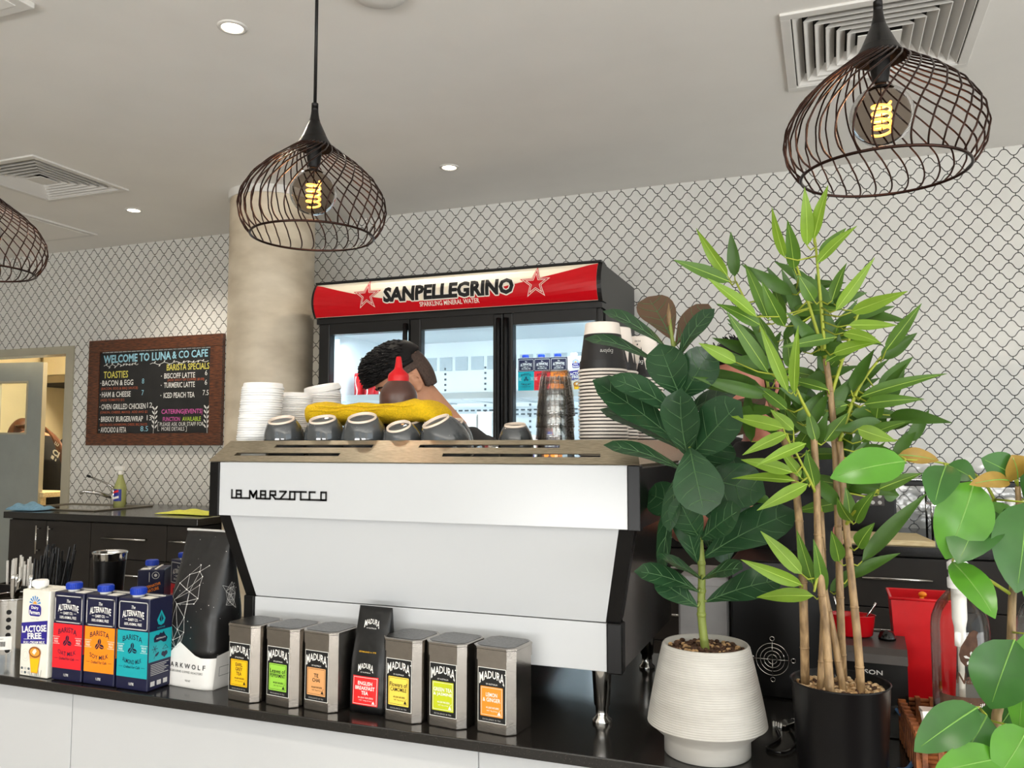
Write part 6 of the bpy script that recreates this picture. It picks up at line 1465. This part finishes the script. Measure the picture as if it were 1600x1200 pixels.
BL = [((1137, 432), (1087, 357), l_), ((1140, 440), (1053, 406), m_), ((1148, 432), (1142, 362), d_), ((1182, 495), (1106, 434), l_), ((1271, 374), (1293, 289), l_), ((1261, 384), (1258, 293), l_), ((1226, 402), (1205, 324), l_), ((1241, 420), (1231, 345), m_), ((1276, 412), (1338, 351), l_), ((1280, 400), (1322, 356), m_),
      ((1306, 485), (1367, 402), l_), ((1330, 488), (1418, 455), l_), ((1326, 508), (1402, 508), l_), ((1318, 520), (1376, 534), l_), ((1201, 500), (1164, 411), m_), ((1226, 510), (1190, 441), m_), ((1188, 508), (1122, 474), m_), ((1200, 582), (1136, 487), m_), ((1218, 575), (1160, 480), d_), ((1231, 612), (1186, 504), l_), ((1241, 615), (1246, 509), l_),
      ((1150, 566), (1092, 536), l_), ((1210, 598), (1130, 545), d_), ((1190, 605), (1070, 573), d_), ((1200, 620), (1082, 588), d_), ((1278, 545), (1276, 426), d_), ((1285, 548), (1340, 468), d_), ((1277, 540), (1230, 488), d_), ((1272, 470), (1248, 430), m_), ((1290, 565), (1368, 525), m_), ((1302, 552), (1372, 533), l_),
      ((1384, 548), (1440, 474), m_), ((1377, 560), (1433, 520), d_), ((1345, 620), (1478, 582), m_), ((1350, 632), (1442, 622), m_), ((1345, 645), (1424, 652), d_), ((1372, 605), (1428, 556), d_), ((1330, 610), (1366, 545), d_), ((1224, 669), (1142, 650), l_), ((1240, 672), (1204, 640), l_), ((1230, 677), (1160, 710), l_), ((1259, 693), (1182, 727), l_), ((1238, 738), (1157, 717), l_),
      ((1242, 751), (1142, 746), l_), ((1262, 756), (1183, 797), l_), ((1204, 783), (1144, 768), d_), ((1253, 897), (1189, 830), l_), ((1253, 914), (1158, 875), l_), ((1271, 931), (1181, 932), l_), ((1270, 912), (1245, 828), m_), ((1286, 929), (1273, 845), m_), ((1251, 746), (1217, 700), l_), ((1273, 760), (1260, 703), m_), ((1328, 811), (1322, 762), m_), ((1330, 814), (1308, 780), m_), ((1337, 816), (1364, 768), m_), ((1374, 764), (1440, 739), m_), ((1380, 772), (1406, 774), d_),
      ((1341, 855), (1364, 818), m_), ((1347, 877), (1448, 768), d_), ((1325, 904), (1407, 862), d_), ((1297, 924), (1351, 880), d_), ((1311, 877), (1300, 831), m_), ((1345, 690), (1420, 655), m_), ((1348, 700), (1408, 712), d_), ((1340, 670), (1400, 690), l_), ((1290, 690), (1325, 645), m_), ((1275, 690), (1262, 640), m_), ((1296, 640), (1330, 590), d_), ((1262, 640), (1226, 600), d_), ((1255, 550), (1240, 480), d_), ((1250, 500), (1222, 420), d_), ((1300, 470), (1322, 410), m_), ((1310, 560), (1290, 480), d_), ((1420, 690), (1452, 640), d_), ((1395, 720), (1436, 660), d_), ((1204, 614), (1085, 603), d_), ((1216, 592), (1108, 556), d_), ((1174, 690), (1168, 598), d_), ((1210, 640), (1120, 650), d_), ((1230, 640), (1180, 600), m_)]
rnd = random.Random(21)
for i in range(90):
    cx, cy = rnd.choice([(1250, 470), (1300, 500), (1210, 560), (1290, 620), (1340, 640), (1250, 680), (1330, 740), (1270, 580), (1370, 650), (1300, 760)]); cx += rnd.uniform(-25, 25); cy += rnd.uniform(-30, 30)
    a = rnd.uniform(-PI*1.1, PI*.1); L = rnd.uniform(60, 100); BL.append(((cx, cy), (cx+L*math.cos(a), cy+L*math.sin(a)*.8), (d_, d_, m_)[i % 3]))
b = MB()
for k, (bp, tp2, m) in enumerate(BL):
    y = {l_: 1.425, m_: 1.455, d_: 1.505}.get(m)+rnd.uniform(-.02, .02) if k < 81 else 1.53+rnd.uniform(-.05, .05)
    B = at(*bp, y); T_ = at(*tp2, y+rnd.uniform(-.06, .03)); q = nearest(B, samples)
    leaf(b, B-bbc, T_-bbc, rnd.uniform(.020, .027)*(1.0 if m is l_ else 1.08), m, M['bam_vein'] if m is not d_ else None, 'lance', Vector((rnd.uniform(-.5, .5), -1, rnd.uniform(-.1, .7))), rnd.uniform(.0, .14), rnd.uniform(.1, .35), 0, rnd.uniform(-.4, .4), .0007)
    b.tube([q-bbc, (q*.4+B*.6)-bbc+Vector((0, 0, -.006)), B-bbc], [.0016, .0013, .0010], M['twig'], 5)
b.build('foliage', bb)

# ficus in the foreground, standing on the floor in front of the counter
fxc = Vector((.255, 1.10, 0))
fx = thing('ficus_plant', 'leafy green ficus in front of the counter at the right edge', 'potted plant', fxc)
b = MB(); b.lathe([(0, 0), (.13, 0), (.135, .01), (.17, .56), (.174, .58), (.168, .585), (.162, .57), (.15, .52), (0, .52)], M['pot_black'], 48, caps=False); b.build('planter', fx)
gravel(fx, .155, .535, 13, [M['soil'], M['soil'], M['stone_dark'], M['pebbles']], 90)
FY2 = 1.10
br = [[Vector((.255, FY2, .52)), Vector((.262, FY2, .75)), at(1565, 1190, 1.09), at(1578, 1050, 1.09), at(1582, 930, 1.10), at(1592, 820, 1.10), at(1590, 760, 1.10)], [at(1582, 930, 1.10), at(1560, 800, 1.09), at(1528, 745, 1.08), at(1475, 724, 1.07), at(1415, 718, 1.06)], [at(1565, 1190, 1.09), at(1545, 1130, 1.07), at(1530, 1105, 1.06)], [at(1582, 930, 1.10), at(1520, 890, 1.08), at(1490, 872, 1.07)]]
smp = []; b = MB()
for k, g in enumerate(br):
    P = curve_pts(g); smp += P; n = len(P); r0 = .007 if k == 0 else .0022
    b.tube([p-fxc for p in P], [r0*(1-.6*i/n) for i in range(n)], M['cane'] if k == 0 else M['twig'], 8)
b.build('stem', fx)
rl, rd, rb_ = M['rub_l'], M['rub_d'], M['rub_b']
XL = [((1414, 721), (1299, 744), 1.05, .046, rl), ((1404, 711), (1467, 718), 1.07, .021, rb_), ((1478, 728), (1460, 785), 1.06, .038, rd), ((1480, 727), (1523, 748), 1.07, .028, rd), ((1522, 752), (1480, 874), 1.04, .060, rl), ((1540, 790), (1498, 876), 1.07, .058, rd), ((1582, 742), (1535, 716), 1.08, .036, rd), ((1590, 748), (1583, 712), 1.09, .036, rb_), ((1576, 751), (1520, 754), 1.07, .020, rb_),
      ((1592, 800), (1500, 832), 1.08, .040, rl), ((1604, 785), (1590, 925), 1.05, .062, rd), ((1488, 878), (1556, 962), 1.05, .036, rl), ((1585, 1000), (1546, 1108), 1.04, .064, rd), ((1527, 1105), (1430, 1172), 1.03, .044, rd), ((1542, 1118), (1488, 1205), 1.05, .055, rd), ((1602, 990), (1592, 1150), 1.06, .034, rl), ((1565, 1185), (1462, 1206), 1.02, .040, rl), ((1604, 1140), (1560, 1215), 1.04, .05, rl),
      ((1585, 1100), (1530, 1180), 1.10, .05, rd), ((1600, 860), (1572, 800), 1.11, .05, rd), ((1606, 1040), (1640, 1120), 1.08, .05, rl), ((1606, 900), (1660, 960), 1.08, .055, rl), ((1600, 780), (1660, 740), 1.10, .055, rd), ((1570, 1200), (1620, 1260), 1.1, .05, rd), ((1560, 1215), (1500, 1290), 1.1, .05, rd)]
for k, (bp, tp2, y, w_, m) in enumerate(XL):
    B = at(*bp, y); T_ = at(*tp2, y-.03+.03*math.sin(k*2.2)); q = nearest(B, smp); b = MB()
    b.tube([q-fxc, (q+B)/2-fxc, B-fxc], [.0014, .0012, .001], M['twig'], 6)
    leaf(b, B-fxc, T_-fxc, w_, m, M['rub_vein'], 'oval', Vector((.3*math.sin(k*1.9), -1, .45)), .12, .16, 0, .15*math.sin(k), .0010); b.build('leaf', fx)

# ------------------------------------------------------------------ people
def head_shape(b, m, M4, hair=None, hairm=None):
    """face towards -Y, up +Z, centre between the ears"""
    prof = [(-.128, .024, -.088, -.030), (-.116, .040, -.099, -.005), (-.100, .050, -.1005, .015), (-.082, .056, -.096, .035), (-.068, .060, -.0985, .052), (-.052, .063, -.0975, .066), (-.034, .0665, -.0955, .078), (-.014, .070, -.0935, .088), (.006, .0725, -.0905, .094), (.024, .0740, -.0895, .098), (.042, .075, -.0965, .100), (.062, .0745, -.0945, .100), (.082, .070, -.085, .095), (.100, .061, -.068, .083), (.114, .045, -.046, .062), (.122, .026, -.022, .036), (.125, .004, 0, .008)]
    n = 40; loops = []
    for z, w_, yf, yb in prof:
        L = []
        for i in range(n):
            a = 2*PI*i/n; c_, s_ = math.cos(a), math.sin(a); e = .88
            x = abs(c_)**e*(1 if c_ > 0 else -1)*w_; yc = (yf+yb)/2; y = yc+abs(s_)**e*(1 if s_ > 0 else -1)*(yb-yf)/2
            if s_ < 0:
                nose = math.exp(-((x)/.0135)**2)*max(0, 1-abs(z+.018)/.045)**.8*.026*(1.25 if z < -.01 else .8)
                sock = (math.exp(-((abs(x)-.031)/.016)**2))*math.exp(-((z-.016)/.014)**2)*.011
                lip = math.exp(-(x/.022)**2)*(math.exp(-((z+.063)/.006)**2)+.9*math.exp(-((z+.078)/.006)**2))*.006
                y += sock-nose-lip
            L.append((x, y, z))
        loops.append(L)
    b.loft(loops, m, True, True, M4)
    for sx in (-1, 1):                                # ears
        P = [(sx*(.078+.012*max(0, math.cos(t))), .016+.017*math.cos(t), -.008+.030*math.sin(t)) for t in [PI*(-.62+1.35*i/14) for i in range(15)]]
        b.tube(P, .0048, m, 8, M=M4)
        b.ball((sx*.077, .016, -.008), (.005, .014, .026), m, 12, 8, M4); b.ball((sx*.080, .009, -.036), (.006, .008, .009), m, 10, 6, M4); b.tube([(sx*.080, .012, .006), (sx*.083, .020, -.006), (sx*.080, .012, -.022)], .0034, m, 6, M=M4)
    return prof
def eyes_and_brows(parent, M4):
    b = MB()
    for sx in (-1, 1):
        b.ball((sx*.031, -.0760, .014), (.0125, .0085, .0050), M['white'], 14, 8, M4); b.ball((sx*.031, -.0828, .0135), (.0055, .0022, .0045), M['black'], 10, 6, M4)
        b.tube([(sx*.014, -.0945, .036), (sx*.03, -.0945, .041), (sx*.047, -.084, .037)], [.003, .0036, .002], M['hair_black'], 6, M=M4)
    b.build('eyes', parent)
def hand(b, W, D, U, m, s=1, curl=.5, thumb=1):
    """W wrist, D towards the fingers, U back of the hand"""
    D, U = D.normalized(), U.normalized(); S = D.cross(U).normalized()
    b.tube([W-D*.01, W+D*.03, W+D*.062, W+D*.088], [.024*s, .034*s, .039*s, .036*s], m, 12, sq=.42)
    for k, (off, L) in enumerate(((-.030, .068), (-.0105, .078), (.0095, .072), (.028, .056))):
        p = W+D*.085+S*off; a = 0; P = [p-D*.012]; q = p
        for j in range(4):
            P.append(q); a += curl*(.35+.15*k) if j else 0; q = q+(D*math.cos(a)-U*math.sin(a))*L/3
        b.tube(P, [.0095*s, .0092*s, .0085*s, .0078*s, .0066*s][:len(P)], m, 8)
    p = W+D*.03-S*.030*thumb; b.tube([p, p+D*.028-S*.020*thumb, p+D*.052-S*.026*thumb-U*.012, p+D*.070-S*.022*thumb-U*.02], [.013, .0115, .0098, .0078], m, 8)
def torso_loops(secs, n=28):
    L = []
    for c_, r, f, a, d in secs:
        c_, r, f = Vector(c_), Vector(r).normalized(), Vector(f).normalized()
        L.append([c_+r*(a*abs(math.cos(t))**.85*(1 if math.cos(t) > 0 else -1))+f*(d*abs(math.sin(t))**.9*(1 if math.sin(t) > 0 else -1)) for t in [2*PI*i/n for i in range(n)]])
    return L
def fuse(o, vox, smooth=4):
    r = o.modifiers.new('fuse', 'REMESH'); r.mode = 'VOXEL'; r.voxel_size = vox; r.use_smooth_shade = True
    s = o.modifiers.new('soften', 'SMOOTH'); s.iterations = smooth; s.factor = .5
def person(label, cat_loc, face, pel, chest, neckb, headc, headrot, arms, skin, shirt_len=0, hair=None, long_hair=False, legs_spread=.1):
    """face: unit vector the body faces; joints in world space"""
    o0 = Vector(cat_loc); t = thing('person', label, 'person', o0)
    F = Vector(face).normalized(); S = F.cross(Vector((0, 0, 1))).normalized()          # S = the person's right
    pel, chest, neckb, headc = [Vector(v)-o0 for v in (pel, chest, neckb, headc)]
    HM = Matrix.Translation(headc)@headrot
    b = MB(); head_shape(b, skin, HM)
    nb = HM@Vector((0, .025, -.07)); b.tube([neckb-Vector((0, 0, .05)), neckb, (neckb+nb)/2, nb, HM@Vector((0, .02, -.02))], [.066, .060, .055, .055, .05], skin, 16)
    sp = (chest-pel).normalized(); fw = (F-sp*F.dot(sp)).normalized()
    b.loft(torso_loops([(pel-sp*.08, S, fw, .14, .10), (pel, S, fw, .165, .115), (pel*.5+chest*.5, S, fw, .14, .10), (chest, S, fw, .165, .115), (chest*.4+neckb*.6, S, fw, .14, .085), (neckb, S, fw, .06, .05)]), skin)
    for sg in (-1, 1):
        hip = pel+S*sg*.09-sp*.03; foot = Vector((hip.x+S.x*sg*legs_spread*.4, hip.y+S.y*sg*legs_spread*.4, .06)); foot -= Vector((0, 0, o0.z)); knee = (hip+foot)/2+F*.03
        b.tube([hip, knee, foot], [.085, .058, .042], skin, 14); b.tube([foot-F*.05, foot+F*.06, foot+F*.17], [.04, .042, .03], skin, 12, sq=.7)
    for sg, (el, ha, dirh, uph, curl) in zip((-1, 1), arms):
        sh_ = chest*.45+neckb*.55+S*sg*.165; el, ha = Vector(el)-o0, Vector(ha)-o0
        b.ball(sh_, .062, skin, 14, 10); b.tube([sh_, (sh_+el)/2, el, (el+ha)/2, ha], [.054, .048, .040, .036, .026], skin, 14); hand(b, ha, Vector(dirh), Vector(uph), skin, 1, curl, sg)
    body = b.build('body', t); fuse(body, .0055, 2)
    eyes_and_brows(t, HM)
    b = MB(); g = 1.12
    b.loft(torso_loops([(pel-sp*.06, S, fw, .182, .132), (pel, S, fw, .186, .135), (pel*.5+chest*.5, S, fw, .17, .125), (chest, S, fw, .190, .135), (chest*.45+neckb*.55, S, fw, .165, .10), (neckb*.92+chest*.08, S, fw, .085, .075)]), M['shirt'])
    for sg, (el, ha, dirh, uph, curl) in zip((-1, 1), arms):
        sh_ = chest*.45+neckb*.55+S*sg*.165; el = Vector(el)-o0; b.ball(sh_, .076, M['shirt'], 14, 10); b.tube([sh_, sh_*.3+el*.7], [.072, .062], M['shirt'], 16)
    sh = b.build('t_shirt', t, 'black short-sleeved t-shirt'); fuse(sh, .010, 3)
    b = MB(); b.loft(torso_loops([(pel-sp*.11, S, fw, .15, .12), (pel-sp*.05, S, fw, .172, .125), (pel+sp*.03, S, fw, .17, .122)]), M['trousers'])
    for sg in (-1, 1):
        hip = pel+S*sg*.09-sp*.03; foot = Vector((hip.x+S.x*sg*legs_spread*.4, hip.y+S.y*sg*legs_spread*.4, .09-o0.z)); b.tube([hip, (hip+foot)/2+F*.03, foot], [.098, .074, .066], M['trousers'], 16)
    tr = b.build('trousers', t); fuse(tr, .012, 3)
    for sg in (-1, 1):
        b = MB(); hip = pel+S*sg*.09-sp*.03; foot = Vector((hip.x+S.x*sg*legs_spread*.4, hip.y+S.y*sg*legs_spread*.4, .048-o0.z)); b.tube([foot-F*.075, foot-F*.03, foot+F*.07, foot+F*.17, foot+F*.205], [.03, .047, .05, .042, .02], M['shoe'], 14, sq=.8); b.build('shoe', t)
    return t, HM
def hair_cap(parent, HM, m, mask, thick, name, tufts=0, seed=1, sway=(0, .5, .3), label=None):
    """shell over the skull where mask(x, y, z) holds, thickness thick(x, y, z)"""
    b = MB(); nu, nv = 84, 56; P = {}
    def skull(th, ph): c_ = max(0, math.cos(ph))**.62; return Vector((.0785*c_*math.cos(th), .003+.1010*c_*math.sin(th), .018+.110*math.sin(ph)))
    for j in range(nv+1):
        for i in range(nu): th, ph = 2*PI*i/nu, -PI/2+PI*j/nv; p = skull(th, ph); P[i, j] = p
    out = []; idx = {}
    for k, p in P.items():
        nrm = Vector((p.x/.0755**2, (p.y-.004)/.0985**2, (p.z-.018)/.108**2)).normalized()
        idx[k] = len(out); out.append(p+nrm*thick(p.x, p.y, p.z)); out.append(p*.93)
    fs = []
    on = lambda i, j: all(mask(*P[(q[0]) % nu, q[1]]) for q in ((i, j), (i+1, j), (i, j+1), (i+1, j+1)))
    for j in range(nv):
        for i in range(nu):
            if not on(i, j): continue
            a, b_, c_, d = [idx[q] for q in ((i, j), ((i+1) % nu, j), ((i+1) % nu, j+1), (i, j+1))]; fs.append([a, b_, c_, d]); fs.append([d+1, c_+1, b_+1, a+1])
            for (p, q), nb in (((a, b_), (i, j-1)), ((b_, c_), (i+1, j)), ((c_, d), (i, j+1)), ((d, a), (i-1, j))):
                if not (0 <= nb[1] < nv) or not on(nb[0] % nu, nb[1]): fs.append([p, p+1, q+1, q])
    b.add(out, fs, m, True, HM); rnd = random.Random(seed); keys = [k for k in P if mask(*P[k])]
    for i in range(tufts):
        p = P[rnd.choice(keys)]; nrm = Vector((p.x/.0755**2, (p.y-.004)/.0985**2, (p.z-.018)/.108**2)).normalized(); th = thick(p.x, p.y, p.z)
        a0 = p+nrm*(th*.5); d = (nrm*.45+Vector((sway[0]+rnd.uniform(-.4, .4), sway[1]*-1+rnd.uniform(-.3, .3), sway[2]+rnd.uniform(-.2, .3)))).normalized(); L = th*.8+rnd.uniform(.010, .024)
        b.tube([a0, a0+d*L*.5, a0+d*L*.85-nrm*.003, a0+d*L-nrm*.008], [.0034, .003, .0018, .0004], m, 4, M=HM)
    return b.build(name, parent, label)

# barista bending over the machine, seen in profile facing left
E1 = at(635, 600, 2.56)
hc = Vector((E1.x, 2.56, E1.z))
hrot = Euler((R(24), 0, R(-84)), 'XYZ').to_matrix().to_4x4()
hrot = Matrix.Rotation(R(-52), 4, 'Z')@Matrix.Rotation(R(34), 4, 'X')
nk = at(698, 660, 2.60); sh_ = at(760, 690, 2.6)
bar, HM = person('person with short black hair in a black t-shirt, head bowed behind the espresso machine', (hc.x+.38, 2.62, 0), (-1, -.12, 0), (hc.x+.42, 2.66, .96), (hc.x+.29, 2.65, 1.24), (nk.x+.01, 2.615, 1.435), hc, hrot,
                 [((hc.x+.05, 2.40, 1.12), (hc.x-.10, 2.28, 1.18), (-.9, -.3, -.1), (0, 0, 1), .7), ((hc.x+.05, 2.86, 1.12), (hc.x-.15, 2.66, 1.16), (-.9, -.3, -.1), (0, 0, 1), .7)], M['skin'])
hair_cap(bar, HM, M['hair_black'], lambda x, y, z: z > .052+.02*(y > .05), lambda x, y, z: .013+.009*max(0, min(1, (-y+.05)/.12))+.008*max(0, (z-.06)/.06), 'hair_top', 2600, 3, (0, 1.0, .25), 'longer black hair on top')
hair_cap(bar, HM, M['hair_fade'], lambda x, y, z: z <= .085 and (y > -.045+.25*max(0, z-.03)) and z > (-.055+.3*max(0, .075-y) if y > .040 else (.030 if y > -.006 else -.004+.2*max(0, -y-.01))), lambda x, y, z: .0045, 'hair_sides', 0, 3, label='short faded sides')
# second worker, mostly hidden behind the plants
E2 = at(1168, 603, 2.42)
hc2 = Vector((E2.x, 2.42, E2.z))
h2 = Matrix.Rotation(R(-50), 4, 'Z')@Matrix.Rotation(R(10), 4, 'X')
hb = at(1150, 800, 2.22)
p2, HM2 = person('person in black standing behind the fig and bamboo, face glimpsed between the leaves', (hc2.x+.07, 2.46, 0), (-.75, -.65, 0), (hc2.x+.07, 2.50, .92), (hc2.x+.06, 2.49, 1.24), (hc2.x+.04, 2.47, 1.41), hc2, h2,
                 [((hc2.x+.20, 2.46, 1.12), (hc2.x+.16, 2.60, .90), (-.3, .5, -.7), (0, 1, .2), .6), ((hc2.x-.20, 2.50, 1.13), (hb.x+.03, 2.24, hb.z), (-.2, -.9, .1), (0, 0, 1), .6)], M['skin_pink'])
hair_cap(p2, HM2, M['hair_black'], lambda x, y, z: z > .070 or (y > .0 and z > -.05), lambda x, y, z: .012, 'hair', 60, 5, (0, .1, .2))
# kitchen worker with long brown hair seen through the doorway, bending to the left
kc = at(34, 678, 5.62); ck = at(84, 724, 5.50); pk3 = at(104, 810, 5.50); nk3 = at(64, 678, 5.58)
k3 = Matrix.Rotation(R(160), 4, 'Z')@Matrix.Rotation(R(30), 4, 'X')
p3, HM3 = person('person with long brown hair in a black printed t-shirt in the kitchen doorway', (pk3.x, 5.55, 0), (-.45, .9, 0), (pk3.x, 5.54, pk3.z), (ck.x, 5.52, ck.z+.02), (nk3.x, 5.58, nk3.z), kc, k3,
                 [((ck.x-.40, 5.75, 1.10), (ck.x-.45, 6.02, 1.06), (-.2, .9, 0), (0, 0, 1), .6), ((ck.x+.10, 5.82, 1.10), (ck.x-.06, 6.02, 1.06), (-.3, .9, 0), (0, 0, 1), .6)], M['skin'])
hair_cap(p3, HM3, M['hair_brown'], lambda x, y, z: z > .06 or (y > -.01 and z > -.08), lambda x, y, z: .016, 'hair', 0, 5)
b = MB(); o3 = Vector(p3.location)
for k in range(16):
    a = (k % 8)/7-.5; d = k//8
    p0 = HM3@Vector((.06*a*2, .085+.01*d, .03)); q1 = at(74+8*a, 672+8*a, 5.42-.012*d)-o3; q2 = at(98+9*a, 712, 5.33-.012*d)-o3; q3 = at(108+6*a, 766+12*math.sin(k*2.3), 5.31)-o3
    b.tube(curve_pts([p0, q1, q2, q3], 5), [.011]*10+[.009]*5+[.003], M['hair_brown'], 6)
b.build('long_hair', p3, 'long brown hair hanging over the shoulder')
b = MB(); c_ = at(88, 708, 5.30)-o3; U_ = Vector((1, .0, -.55)).normalized(); dc = Decal(b, c_, U_, Vector((.5, 0, 1)), Vector((0, -1, .1)))
dc.text('CI', 0, 0, .085, .05, M['white'], .004, bold=.04); dc.text('LU', -.03, .07, .05, .028, M['white'], .004, bold=.04); dc.rect(-.035, -.065, .0, -.035, M['white'], .004); dc.rect(.02, -.062, .035, -.042, M['white'], .004)
b.build('shirt_print', p3, 'white print on the back')
